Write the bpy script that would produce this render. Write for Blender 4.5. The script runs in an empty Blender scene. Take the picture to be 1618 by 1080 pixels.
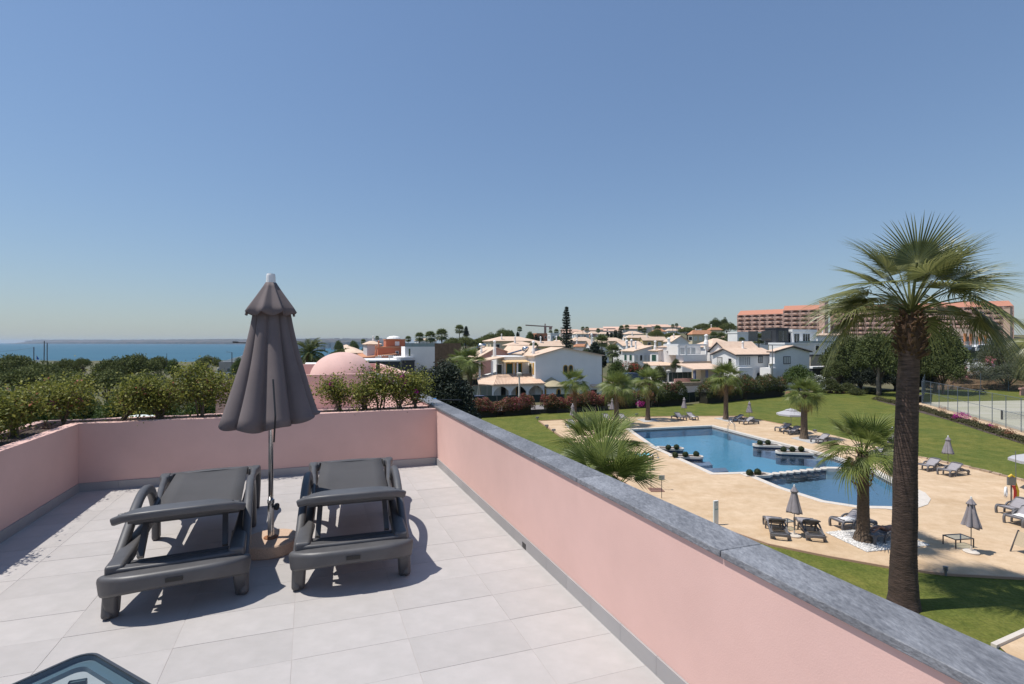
import bpy, bmesh, math, random
import numpy as np
from mathutils import Vector, Matrix, Euler, noise
from mathutils.geometry import tessellate_polygon

random.seed(7)
RNG = np.random.default_rng(11)
R = math.radians
scn = bpy.context.scene
COL = scn.collection

# ------------------------------------------------------------------ camera, world, sun, exposure
EYE = 9.2            # metres above the pool lawn
F = 800.0            # focal length in photo pixels (photo 1618 px wide)
CX, CY = 809.0, 541.0
FLOOR = 7.5          # roof terrace floor
cam_data = bpy.data.cameras.new('camera')
cam = bpy.data.objects.new('camera', cam_data)
COL.objects.link(cam)
cam.location = (0, 0, EYE)
cam.rotation_euler = (R(90), 0, 0)
cam_data.sensor_width = 36
cam_data.lens = 36 * F / 1618
cam_data.shift_y = 0.0006
cam_data.clip_start = 0.05
cam_data.clip_end = 40000
scn.camera = cam

SUN = Vector((0.455, 0.045, -1.0)).normalized()      # the way sunlight travels
world = bpy.data.worlds.new('World')
scn.world = world
world.use_nodes = True
wn = world.node_tree
wn.nodes.clear()
sky = wn.nodes.new('ShaderNodeTexSky')
sky.sky_type = 'NISHITA'
sky.sun_disc = False
sky.sun_elevation = math.asin(-SUN.z)
sky.sun_rotation = math.atan2(-SUN.x, -SUN.y)
sky.altitude = 0
sky.air_density = 1.4
sky.dust_density = 0.3
sky.ozone_density = 1.0
bg = wn.nodes.new('ShaderNodeBackground')
bg.inputs['Strength'].default_value = 0.091
wo = wn.nodes.new('ShaderNodeOutputWorld')
hsv = wn.nodes.new('ShaderNodeHueSaturation')
hsv.inputs['Saturation'].default_value = 1.0
mul = wn.nodes.new('ShaderNodeMix')
mul.data_type = 'RGBA'
mul.blend_type = 'MULTIPLY'
mul.inputs[0].default_value = 1
mul.inputs[7].default_value = (0.900, 1.205, 1.76, 1)
wn.links.new(sky.outputs['Color'], hsv.inputs['Color'])
wn.links.new(hsv.outputs[0], mul.inputs[6])
gam = wn.nodes.new('ShaderNodeGamma')
gam.inputs['Gamma'].default_value = 0.7
wn.links.new(mul.outputs[2], gam.inputs['Color'])
wn.links.new(gam.outputs[0], bg.inputs['Color'])
wn.links.new(bg.outputs[0], wo.inputs['Surface'])

sd = bpy.data.lights.new('sun', 'SUN')
sd.energy = 3.7
sd.angle = R(0.53)
sd.color = (1.0, 0.955, 0.89)
sun = bpy.data.objects.new('sun', sd)
COL.objects.link(sun)
sun.rotation_euler = SUN.to_track_quat('-Z', 'Y').to_euler()
sun.location = (-40, 0, 80)

scn.view_settings.view_transform = 'Standard'
scn.view_settings.look = 'None'
scn.view_settings.exposure = 0.38
scn.view_settings.gamma = 1.0
scn.view_settings.use_curve_mapping = False

# ------------------------------------------------------------------ helpers
def at(px, d, z=0.0):
    """point seen in photo column px at d metres ahead, height z"""
    return Vector(((px - CX) / F * d, d, z))

def G(px, py, z=0.0):
    """point of the level z seen at photo pixel (px, py)"""
    d = F * (EYE - z) / (py - CY)
    return Vector(((px - CX) / F * d, d, z))

def Z(py, d):
    """height seen in photo row py at d metres"""
    return EYE - (py - CY) / F * d

def lerp(a, b, t):
    return a + (b - a) * t

def smooth(t):
    t = max(0.0, min(1.0, t))
    return t * t * (3 - 2 * t)

def interp(x, xs, ys):
    return float(np.interp(x, xs, ys))

_mats = {}

def M(name, col, rough=0.7, var=0.0, scale=6.0, bump=0.0, bscale=40.0, metal=0.0, spec=0.5, col2=None,
      rand=0.0, island=0.0, transl=0.0, coords='Object', detail=6.0, bdist=0.01, stretch=None, alpha=None, sheen=0.0):
    """procedural material: base colour mottled by noise, per-object / per-island variation, bump"""
    if name in _mats:
        return _mats[name]
    m = bpy.data.materials.new(name)
    m.use_nodes = True
    nt = m.node_tree
    N = nt.nodes
    L = nt.links
    b = N['Principled BSDF']
    b.inputs['Roughness'].default_value = rough
    b.inputs['Metallic'].default_value = metal
    b.inputs['Specular IOR Level'].default_value = spec
    tc = N.new('ShaderNodeTexCoord')
    vec = tc.outputs[coords]
    if stretch:
        mp = N.new('ShaderNodeMapping')
        mp.inputs['Scale'].default_value = stretch
        L.new(vec, mp.inputs['Vector'])
        vec = mp.outputs[0]
    c1 = (*col, 1)
    if col2 is None:
        col2 = tuple(min(1, c * (1 - var)) for c in col) if var else col
        chi = tuple(min(1, c * (1 + var * .6)) for c in col) if var else col
    else:
        chi = col
    cur = None
    if var or col2 != col:
        nz = N.new('ShaderNodeTexNoise')
        nz.inputs['Scale'].default_value = scale
        nz.inputs['Detail'].default_value = detail
        nz.inputs['Roughness'].default_value = 0.6
        L.new(vec, nz.inputs['Vector'])
        cr = N.new('ShaderNodeValToRGB')
        cr.color_ramp.elements[0].position = 0.32
        cr.color_ramp.elements[1].position = 0.68
        cr.color_ramp.elements[0].color = (*col2, 1)
        cr.color_ramp.elements[1].color = (*chi, 1)
        L.new(nz.outputs['Fac'], cr.inputs[0])
        cur = cr.outputs[0]
    if rand or island:
        hs = N.new('ShaderNodeHueSaturation')
        mr = N.new('ShaderNodeMapRange')
        if island:
            ge = N.new('ShaderNodeNewGeometry')
            L.new(ge.outputs['Random Per Island'], mr.inputs[0])
            amt = island
        else:
            oi = N.new('ShaderNodeObjectInfo')
            L.new(oi.outputs['Random'], mr.inputs[0])
            amt = rand
        mr.inputs[3].default_value = 1 - amt
        mr.inputs[4].default_value = 1 + amt
        L.new(mr.outputs[0], hs.inputs['Value'])
        if island:
            mr2 = N.new('ShaderNodeMapRange')
            mr2.inputs[3].default_value = 0.5 + 0.035 * island
            mr2.inputs[4].default_value = 0.5 - 0.045 * island
            L.new(ge.outputs['Random Per Island'], mr2.inputs[0])
            L.new(mr2.outputs[0], hs.inputs['Hue'])
        if cur is not None:
            L.new(cur, hs.inputs['Color'])
        else:
            hs.inputs['Color'].default_value = c1
        cur = hs.outputs[0]
    if cur is not None:
        L.new(cur, b.inputs['Base Color'])
    else:
        b.inputs['Base Color'].default_value = c1
    if bump:
        n2 = N.new('ShaderNodeTexNoise')
        n2.inputs['Scale'].default_value = bscale
        n2.inputs['Detail'].default_value = 4
        L.new(vec, n2.inputs['Vector'])
        bp = N.new('ShaderNodeBump')
        bp.inputs['Strength'].default_value = bump
        bp.inputs['Distance'].default_value = bdist
        L.new(n2.outputs['Fac'], bp.inputs['Height'])
        L.new(bp.outputs[0], b.inputs['Normal'])
    if transl:
        out = N['Material Output']
        tr = N.new('ShaderNodeBsdfTranslucent')
        if cur is not None:
            L.new(cur, tr.inputs['Color'])
        else:
            tr.inputs['Color'].default_value = c1
        mx = N.new('ShaderNodeMixShader')
        mx.inputs[0].default_value = transl
        L.new(b.outputs[0], mx.inputs[1])
        L.new(tr.outputs[0], mx.inputs[2])
        L.new(mx.outputs[0], out.inputs['Surface'])
    _mats[name] = m
    return m

class MB:
    """collects primitives into one mesh"""
    def __init__(s):
        s.v = []
        s.f = []

    def add(s, vs, fs, mat=None):
        o = len(s.v)
        if mat is not None:
            vs = [mat @ Vector(p) for p in vs]
        s.v += [tuple(p) for p in vs]
        s.f += [tuple(i + o for i in f) for f in fs]
        return s

    def box(s, x0, x1, y0, y1, z0, z1, mat=None):
        return s.add([(x0, y0, z0), (x1, y0, z0), (x1, y1, z0), (x0, y1, z0), (x0, y0, z1), (x1, y0, z1), (x1, y1, z1), (x0, y1, z1)],
                     [(0, 3, 2, 1), (4, 5, 6, 7), (0, 1, 5, 4), (1, 2, 6, 5), (2, 3, 7, 6), (3, 0, 4, 7)], mat)

    def prism(s, poly, z0, z1, mat=None):
        """poly counter-clockwise from above"""
        n = len(poly)
        vs = [(p[0], p[1], z0) for p in poly] + [(p[0], p[1], z1) for p in poly]
        fs = [tuple(range(n - 1, -1, -1)), tuple(range(n, 2 * n))]
        fs += [(i, (i + 1) % n, n + (i + 1) % n, n + i) for i in range(n)]
        return s.add(vs, fs, mat)

    def slab(s, pts, t):
        """thick sheet under the 3-D polygon pts (t downward)"""
        n = len(pts)
        vs = [tuple(p) for p in pts] + [(p[0], p[1], p[2] - t) for p in pts]
        fs = [tuple(range(n)), tuple(range(2 * n - 1, n - 1, -1))]
        fs += [(i, n + i, n + (i + 1) % n, (i + 1) % n) for i in range(n)]
        return s.add(vs, fs)

    def tube(s, pts, r, n=8, cap=True, flat=1.0):
        pts = [Vector(p) for p in pts]
        rs = r if isinstance(r, (list, tuple)) else [r] * len(pts)
        up = Vector((0, 0, 1))
        vs = []
        prev = None
        for i, p in enumerate(pts):
            t = (pts[min(i + 1, len(pts) - 1)] - pts[max(i - 1, 0)])
            if t.length < 1e-9:
                t = Vector((0, 0, 1))
            t.normalize()
            if prev is None:
                a = t.cross(up)
                if a.length < 0.1:
                    a = t.cross(Vector((1, 0, 0)))
                a.normalize()
            else:
                a = prev - t * prev.dot(t)
                if a.length < 1e-6:
                    a = t.cross(up)
                a.normalize()
            prev = a
            b = t.cross(a)
            for k in range(n):
                th = 2 * math.pi * k / n
                vs.append(p + (a * math.cos(th) + b * math.sin(th) * flat) * rs[i])
        fs = []
        for i in range(len(pts) - 1):
            for k in range(n):
                k2 = (k + 1) % n
                fs.append((i * n + k, i * n + k2, (i + 1) * n + k2, (i + 1) * n + k))
        if cap:
            fs.append(tuple(range(n - 1, -1, -1)))
            fs.append(tuple((len(pts) - 1) * n + k for k in range(n)))
        return s.add(vs, fs)

    def bar(s, pts, w, h, side=None):
        """rectangular section sweep; w across 'side', h in the other direction"""
        pts = [Vector(p) for p in pts]
        side = Vector(side) if side is not None else None
        vs = []
        for i, p in enumerate(pts):
            t = (pts[min(i + 1, len(pts) - 1)] - pts[max(i - 1, 0)]).normalized()
            a = side if side is not None else t.cross(Vector((0, 0, 1))).normalized()
            b = a.cross(t).normalized()
            ww = w[i] if isinstance(w, list) else w
            hh = h[i] if isinstance(h, list) else h
            for (sa, sb) in ((-1, -1), (1, -1), (1, 1), (-1, 1)):
                vs.append(p + a * (ww / 2 * sa) + b * (hh / 2 * sb))
        fs = []
        for i in range(len(pts) - 1):
            for k in range(4):
                k2 = (k + 1) % 4
                fs.append((i * 4 + k, i * 4 + k2, (i + 1) * 4 + k2, (i + 1) * 4 + k))
        fs.append((3, 2, 1, 0))
        e = (len(pts) - 1) * 4
        fs.append((e, e + 1, e + 2, e + 3))
        return s.add(vs, fs)

    def lathe(s, prof, n=24, c=(0, 0, 0), a0=0, a1=2 * math.pi, fn=None):
        full = abs(a1 - a0 - 2 * math.pi) < 1e-6
        m = n if full else n + 1
        vs = []
        for (r, z) in prof:
            for k in range(m):
                th = a0 + (a1 - a0) * k / n
                rr = fn(r, th, z) if fn else r
                vs.append((c[0] + rr * math.cos(th), c[1] + rr * math.sin(th), c[2] + z))
        fs = []
        for i in range(len(prof) - 1):
            for k in range(n):
                k2 = (k + 1) % m
                fs.append((i * m + k, i * m + k2, (i + 1) * m + k2, (i + 1) * m + k))
        return s.add(vs, fs)

    def mesh(s, name, mat, smooth=False, fix=True):
        me = bpy.data.meshes.new(name)
        me.from_pydata(s.v, [], s.f)
        if mat is not None:
            me.materials.append(mat)
        if fix:
            bm = bmesh.new()
            bm.from_mesh(me)
            bmesh.ops.recalc_face_normals(bm, faces=bm.faces)
            bm.to_mesh(me)
            bm.free()
        if smooth:
            me.polygons.foreach_set('use_smooth', [True] * len(me.polygons))
        me.update()
        return me

    def build(s, name, mat, parent=None, smooth=False, bevel=0, loc=None, rotz=0, fix=True, seg=2):
        me = s.mesh(name, mat, smooth, fix)
        return obj(name, me, parent, loc, rotz, bevel, seg)

def obj(name, me, parent=None, loc=None, rotz=0, bevel=0, seg=2):
    o = bpy.data.objects.new(name, me)
    COL.objects.link(o)
    if parent is not None:
        o.parent = parent
    if loc is not None:
        o.location = loc
    if rotz:
        o.rotation_euler = (0, 0, rotz)
    if bevel:
        bv = o.modifiers.new('bevel', 'BEVEL')
        bv.width = bevel
        bv.segments = seg
        bv.limit_method = 'ANGLE'
        bv.angle_limit = R(35)
        o.modifiers.new('wn', 'WEIGHTED_NORMAL')
    return o

def tag(o, label=None, cat=None, group=None, kind=None):
    if label:
        o['label'] = label
    if cat:
        o['category'] = cat
    if group:
        o['group'] = group
    if kind:
        o['kind'] = kind
    return o

def thing(name, label, cat, loc=(0, 0, 0), rotz=0, group=None):
    o = bpy.data.objects.new(name, None)
    COL.objects.link(o)
    o.empty_display_size = 0.2
    o.location = loc
    o.rotation_euler = (0, 0, rotz)
    return tag(o, label, cat, group)

def kids(o):
    return [c for c in COL.objects if c.parent == o]

_kidcache = {}
def copy_tree(root, loc, rotz=0, label=None, group=None, scale=None, keepcat=True):
    if root.name not in _kidcache:
        def walk(o):
            return [(c, walk(c)) for c in COL.objects if c.parent == o]
        _kidcache[root.name] = walk(root)
    r = root.copy()
    COL.objects.link(r)
    r.location = loc
    r.rotation_euler = (0, 0, rotz)
    if scale is not None:
        r.scale = scale if isinstance(scale, (tuple, list)) else (scale,) * 3
    if label:
        r['label'] = label
    if group:
        r['group'] = group
    def rec(lst, par):
        for c, sub in lst:
            d = c.copy()
            COL.objects.link(d)
            d.parent = par
            rec(sub, d)
    rec(_kidcache[root.name], r)
    return r

def sheet(name, outer, z, mat, holes=(), kind='structure', thick=0):
    """flat polygon (with holes) at height z"""
    loops = [[Vector((p[0], p[1], 0)) for p in outer]] + [[Vector((p[0], p[1], 0)) for p in h] for h in holes]
    tris = tessellate_polygon(loops)
    vs = [(p.x, p.y, z) for lp in loops for p in lp]
    me = bpy.data.meshes.new(name)
    me.from_pydata(vs, [], [tuple(t) for t in tris])
    me.materials.append(mat)
    bm = bmesh.new()
    bm.from_mesh(me)
    for f in bm.faces:
        if f.normal.z < 0:
            f.normal_flip()
    if thick:
        ext = bmesh.ops.extrude_edge_only(bm, edges=[e for e in bm.edges if e.is_boundary])
        for v in [g for g in ext['geom'] if isinstance(g, bmesh.types.BMVert)]:
            v.co.z -= thick
    bm.to_mesh(me)
    bm.free()
    o = obj(name, me)
    if kind:
        o['kind'] = kind
    return o

def smooth_poly(pts, n=4):
    """Catmull-Rom through a closed list of 2-D points"""
    out = []
    m = len(pts)
    for i in range(m):
        p0, p1, p2, p3 = (Vector(pts[(i + k - 1) % m][:2]) for k in range(4))
        for k in range(n):
            t = k / n
            out.append(0.5 * ((2 * p1) + (p2 - p0) * t + (2 * p0 - 5 * p1 + 4 * p2 - p3) * t * t + (-p0 + 3 * p1 - 3 * p2 + p3) * t ** 3))
    return out

def curve(pts, n=4):
    """Catmull-Rom through open 3-D points"""
    P = [Vector(p) for p in pts]
    P = [P[0] * 2 - P[1]] + P + [P[-1] * 2 - P[-2]]
    out = []
    for i in range(1, len(P) - 2):
        p0, p1, p2, p3 = P[i - 1:i + 3]
        for k in range(n):
            t = k / n
            out.append(0.5 * ((2 * p1) + (p2 - p0) * t + (2 * p0 - 5 * p1 + 4 * p2 - p3) * t * t + (-p0 + 3 * p1 - 3 * p2 + p3) * t ** 3))
    out.append(P[-2])
    return out

def leaf_mesh(name, C, size, mat, aspect=0.5, up=0.3, N=None, curl=0.0):
    """numpy cloud of diamond leaves at points C"""
    C = np.asarray(C, dtype=float)
    n = len(C)
    if N is None:
        N = RNG.normal(size=(n, 3))
        N[:, 2] = np.abs(N[:, 2]) + up
    N = N / np.linalg.norm(N, axis=1)[:, None]
    T = RNG.normal(size=(n, 3))
    T -= N * (T * N).sum(1)[:, None]
    T /= np.linalg.norm(T, axis=1)[:, None]
    B = np.cross(N, T)
    s = (size * RNG.uniform(0.65, 1.35, n))[:, None]
    w = s * aspect
    V = np.empty((n, 4, 3))
    V[:, 0] = C - T * s * 0.5
    V[:, 1] = C - B * w * 0.5 + N * s * curl
    V[:, 2] = C + T * s * 0.5
    V[:, 3] = C + B * w * 0.5 + N * s * curl
    me = bpy.data.meshes.new(name)
    me.vertices.add(n * 4)
    me.vertices.foreach_set('co', V.reshape(-1))
    me.loops.add(n * 4)
    me.loops.foreach_set('vertex_index', np.arange(n * 4, dtype=np.int32))
    me.polygons.add(n)
    me.polygons.foreach_set('loop_start', np.arange(0, n * 4, 4, dtype=np.int32))
    me.polygons.foreach_set('loop_total', np.full(n, 4, dtype=np.int32))
    me.update(calc_edges=True)
    me.materials.append(mat)
    return me

def ball_pts(n, lobes, inner=0.55, rough=0.12):
    """points in the outer shell of ellipsoid lobes, thinned by a random pattern so gaps show"""
    lobes = np.array(lobes, dtype=float)
    vol = (lobes[:, 3] * lobes[:, 4] * lobes[:, 5]) ** (2 / 3)
    idx = RNG.choice(len(lobes), n, p=vol / vol.sum())
    D = RNG.normal(size=(n, 3))
    D /= np.linalg.norm(D, axis=1)[:, None]
    r = inner + (1 - inner) * RNG.uniform(0, 1, n) ** 0.6
    r += RNG.normal(size=n) * rough
    return lobes[idx, :3] + D * lobes[idx, 3:6] * r[:, None], D

def terrain(x, y):
    if y < 20:
        return 0.0
    a = x / max(y, 1.0)
    top = interp(a, [-1.2, -.45, -.33, -.24, -.1, 0, .12, .25, .4, .55, .8, 1.1, 1.6],
                 [-3, -3, -2, 1, 5, 8, 12, 16, 15.5, 15, 15, 15, 14])
    y0 = interp(a, [-1, -.3, 0, .3, .7, 1.2], [25, 45, 84, 96, 100, 100])
    t = max(0.0, min(1.0, (y - y0) / 255.0))
    if top < 0:
        t = min(1, t * 4)
    z = top * t
    if y > 700:
        z -= (y - 700) * .01
    coast = interp(a, [-2, -.5, -.33, -.26, -.18, -.1], [330, 345, 400, 800, 2000, 5000])
    z = lerp(z, -14, smooth((y - coast) / 45))
    n = noise.noise(Vector((x * .02, y * .02, 0))) * 1.2 * smooth((y - 110) / 60)
    return z + n
# ------------------------------------------------------------------ materials
PINK = M('pink_render', (0.685, 0.448, 0.392), 0.92, var=0.05, scale=1.3, bump=0.35, bscale=160, bdist=0.002)
PINK_TOP = M('pink_render_top', (0.60, 0.37, 0.34), 0.92, var=0.16, scale=5, bump=0.4, bscale=60, bdist=0.004)
TILE = M('terrace_tile', (0.45, 0.422, 0.405), 0.62, var=0.05, scale=1.7, bump=0.12, bscale=55, rand=0.045, stretch=(1, 3, 1), bdist=0.002)
GROUT = M('grout', (0.40, 0.36, 0.335), 0.95)
SKIRT = M('skirting_tile_grey', (0.34, 0.325, 0.32), 0.6, var=0.06, scale=3, rand=0.05)
SLATE = M('slate_coping', (0.225, 0.23, 0.245), 0.6, scale=75, col2=(0.11, 0.114, 0.125), bump=1.0, bscale=90, rand=0.16, stretch=(1, .42, 1), detail=15, bdist=0.005)
SLATE.node_tree.nodes['Mapping'].inputs['Rotation'].default_value = (0, 0, -0.38)
def slate_veins():
    nt = SLATE.node_tree; N, L = nt.nodes, nt.links
    hs = N['Hue/Saturation/Value']
    src = hs.inputs['Color'].links[0].from_socket
    nz = N.new('ShaderNodeTexNoise'); nz.inputs['Scale'].default_value = 5; nz.inputs['Detail'].default_value = 9
    L.new(N['Mapping'].outputs[0], nz.inputs['Vector'])
    cr = N.new('ShaderNodeValToRGB'); cr.color_ramp.elements[0].position = .42; cr.color_ramp.elements[1].position = .72
    cr.color_ramp.elements[0].color = (.86, .86, .87, 1); cr.color_ramp.elements[1].color = (1.4, 1.4, 1.41, 1)
    mx = N.new('ShaderNodeMix'); mx.data_type = 'RGBA'; mx.blend_type = 'MULTIPLY'; mx.inputs[0].default_value = 1
    L.new(nz.outputs['Fac'], cr.inputs[0]); L.new(src, mx.inputs[6]); L.new(cr.outputs[0], mx.inputs[7]); L.new(mx.outputs[2], hs.inputs['Color'])
slate_veins()
LAWN = M('lawn_grass', (0.142, 0.148, 0.036), 0.95, scale=0.5, col2=(0.082, 0.108, 0.022), bump=1.0, bscale=5, detail=12, bdist=0.08, spec=.15)
DECKM = M('sand_paving', (0.60, 0.455, 0.305), 0.85, scale=0.5, col2=(0.50, 0.355, 0.215), bump=0.3, bscale=8, stretch=(1, 1.6, 1), detail=10, bdist=0.01)
COPE = M('pool_coping_stone', (0.60, 0.54, 0.47), 0.7, var=0.1, scale=3)
DARKTILE = M('dark_blue_pool_tile', (0.035, 0.04, 0.07), 0.3)
BASIN = M('blue_pool_plaster', (0.125, 0.27, 0.375), 0.6, var=0.06, scale=.6)
BASIN2 = M('shallow_pool_mosaic', (0.13, 0.18, 0.255), 0.6, var=0.25, scale=14)
WHITE = M('white_render', (0.81, 0.79, 0.76), 0.85, var=0.05, scale=.5)
WHITEP = M('white_paint', (0.78, 0.78, 0.77), 0.5)
CREAM = M('cream_render', (0.66, 0.56, 0.38), 0.85, var=0.06, scale=.5)
YELLOW = M('ochre_render', (0.62, 0.47, 0.22), 0.85, var=0.06, scale=.5)
OCHRE = M('ochre_trim', (0.62, 0.36, 0.08), 0.7)
ROSE = M('rose_render', (0.53, 0.30, 0.25), 0.88, var=0.06, scale=.5)
TERRA = M('terracotta_render', (0.52, 0.19, 0.105), 0.88, var=0.06, scale=.5)
GLASSD = M('dark_window_glass', (0.02, 0.025, 0.03), 0.08, spec=0.8)
SHUT = M('green_shutter', (0.022, 0.075, 0.05), 0.6)
SHUTW = M('pale_shutter', (0.60, 0.58, 0.54), 0.6)
DKWOOD = M('dark_trim', (0.05, 0.045, 0.05), 0.6)
ANTH = M('anthracite_cladding', (0.035, 0.037, 0.043), 0.6)
FENCEG = M('dark_green_screen', (0.010, 0.026, 0.024), 0.8)
METALG = M('grey_metal', (0.25, 0.25, 0.25), 0.45, metal=0.6)
STEEL = M('stainless_steel', (0.62, 0.62, 0.62), 0.22, metal=1.0)
PALEM = M('pale_lamp_paint', (0.62, 0.58, 0.50), 0.5)
GREYP = M('grey_resin', (0.088, 0.086, 0.088), 0.45, var=0.18, scale=7, bump=0.15, bscale=90, bdist=0.001)
RESF = M('grey_resin_pool', (0.13, 0.125, 0.13), 0.5, var=0.1, scale=4)
SLINGF = M('grey_sling_pool', (0.30, 0.28, 0.29), 0.8, var=0.08, scale=6)
CANVAS = M('grey_canvas', (0.17, 0.14, 0.138), 0.95, var=0.1, scale=5, bump=0.3, bscale=220, bdist=0.001, transl=0.08)
CANVASF = M('grey_canvas_pool', (0.27, 0.245, 0.26), 0.95, var=0.1, scale=5)
BLACK = M('black_plastic', (0.012, 0.012, 0.013), 0.4)
def layered(mat, layers):
    """multiply a material's colour by several scales of soft mottling: (scale, low, high)"""
    nt = mat.node_tree; N, L = nt.nodes, nt.links
    bs = N['Principled BSDF'].inputs['Base Color']
    cur = bs.links[0].from_socket
    tc = N.new('ShaderNodeTexCoord')
    for sc_, lo, hi in layers:
        nz = N.new('ShaderNodeTexNoise'); nz.inputs['Scale'].default_value = sc_; nz.inputs['Detail'].default_value = 5; nz.inputs['Roughness'].default_value = .65
        L.new(tc.outputs['Object'], nz.inputs['Vector'])
        cr = N.new('ShaderNodeValToRGB'); cr.color_ramp.elements[0].position = .36; cr.color_ramp.elements[1].position = .64
        cr.color_ramp.elements[0].color = (*lo, 1); cr.color_ramp.elements[1].color = (*hi, 1)
        mx = N.new('ShaderNodeMix'); mx.data_type = 'RGBA'; mx.blend_type = 'MULTIPLY'; mx.inputs[0].default_value = 1
        L.new(nz.outputs['Fac'], cr.inputs[0]); L.new(cur, mx.inputs[6]); L.new(cr.outputs[0], mx.inputs[7]); cur = mx.outputs[2]
    L.new(cur, bs)
layered(LAWN, [(.12, (.86, .94, .9), (1.14, 1.05, 1.0)), (1.6, (.82, .86, .8), (1.2, 1.14, 1.2)), (9, (.78, .80, .75), (1.22, 1.2, 1.2))])
layered(DECKM, [(.18, (.93, .92, .90), (1.04, 1.04, 1.05)), (2.2, (.93, .91, .88), (1.05, 1.05, 1.06)), (14, (.95, .94, .93), (1.04, 1.04, 1.04))])
layered(PINK, [(.45, (.965, .96, .955), (1.02, 1.02, 1.025)), (3.5, (.98, .977, .975), (1.01, 1.01, 1.01))])
layered(TILE, [(.9, (.93, .935, .93), (1.05, 1.04, 1.045)), (7, (.97, .97, .965), (1.02, 1.02, 1.02))])
SOIL = M('planter_soil', (0.13, 0.095, 0.075), 1.0, col2=(0.05, 0.035, 0.03), scale=22, bump=1, bscale=40, bdist=0.03)
BARK = M('bark', (0.115, 0.085, 0.065), 0.95, var=0.4, scale=9, bump=0.8, bscale=22, bdist=0.03)
TWIG = M('twig', (0.20, 0.14, 0.10), 0.9, var=0.3, scale=20)
TOWEL_B = M('turquoise_towel', (0.19, 0.55, 0.62), 0.95, var=0.1, scale=6)
TOWEL_W = M('white_towel', (0.72, 0.70, 0.68), 0.95, var=0.08, scale=9, bump=0.4, bscale=30)

def roof_mat(name, col, lo, wave=14.0):
    m = M(name, col, 0.85, scale=1.2, col2=lo, detail=8)
    nt = m.node_tree
    N, L = nt.nodes, nt.links
    tc = N.new('ShaderNodeTexCoord')
    w = N.new('ShaderNodeTexWave')
    w.inputs['Scale'].default_value = wave
    w.bands_direction = 'DIAGONAL'
    L.new(tc.outputs['Object'], w.inputs['Vector'])
    w.inputs['Scale'].default_value = 3.2
    w.inputs['Distortion'].default_value = .6
    bp = N.new('ShaderNodeBump')
    bp.inputs['Strength'].default_value = 0.35
    bp.inputs['Distance'].default_value = 0.05
    L.new(w.outputs['Fac'], bp.inputs['Height'])
    L.new(bp.outputs[0], N['Principled BSDF'].inputs['Normal'])
    return m

ROOF = roof_mat('pale_clay_tile', (0.70, 0.53, 0.40), (0.61, 0.43, 0.31))
ROOFO = roof_mat('orange_clay_tile', (0.55, 0.27, 0.15), (0.46, 0.21, 0.11))
ROOFH = roof_mat('hotel_roof_tile', (0.50, 0.22, 0.14), (0.44, 0.19, 0.12))

def leafm(name, col, island=0.35, transl=0.3, rough=0.6, spec=.35):
    return M(name, col, rough, island=island, transl=transl, spec=spec)

L_BOUG = leafm('bougainvillea_leaf', (0.185, 0.205, 0.042), .65, .35)
L_PINE = leafm('stone_pine_needles', (0.105, 0.125, 0.032), .35, .15, .8)
L_PINE2 = leafm('aleppo_pine_needles', (0.078, 0.10, 0.028), .35, .18, .8)
L_CEDAR = leafm('cypress_spray', (0.030, 0.042, 0.026), .4, .12, .7)
L_OLIVE = leafm('olive_leaf', (0.095, 0.108, 0.062), .3, .2)
L_HEDGE = leafm('hedge_leaf', (0.075, 0.092, 0.028), .45, .2)
L_RED = leafm('red_bract', (0.32, 0.075, 0.085), .5, .25)
L_GREEN = leafm('garden_leaf', (0.075, 0.115, 0.026), .4, .3)
L_BOX = leafm('box_leaf', (0.028, 0.042, 0.010), .4, .15)
L_PALM = leafm('palm_leaf', (0.15, 0.18, 0.07), .28, .28, .45)
L_PALMD = leafm('big_palm_leaf', (0.19, 0.205, 0.075), .4, .4, .38, .5)
L_PALMY = leafm('young_palm_leaf', (0.155, 0.195, 0.05), .3, .35, .45)
L_DRY = leafm('dry_palm_leaf', (0.30, 0.20, 0.085), .3, .2, .8)
MAGENTA = leafm('magenta_bract', (0.42, 0.025, 0.24), .3, .3)
CORAL = leafm('coral_bract', (0.50, 0.20, 0.13), .3, .3)
OLE_W = leafm('white_blossom', (0.70, 0.70, 0.66), .1, .3)
OLE_P = leafm('pink_blossom', (0.60, 0.20, 0.24), .2, .3)
YELLOWF = leafm('yellow_blossom', (0.60, 0.33, 0.03), .2, .3)

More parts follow.
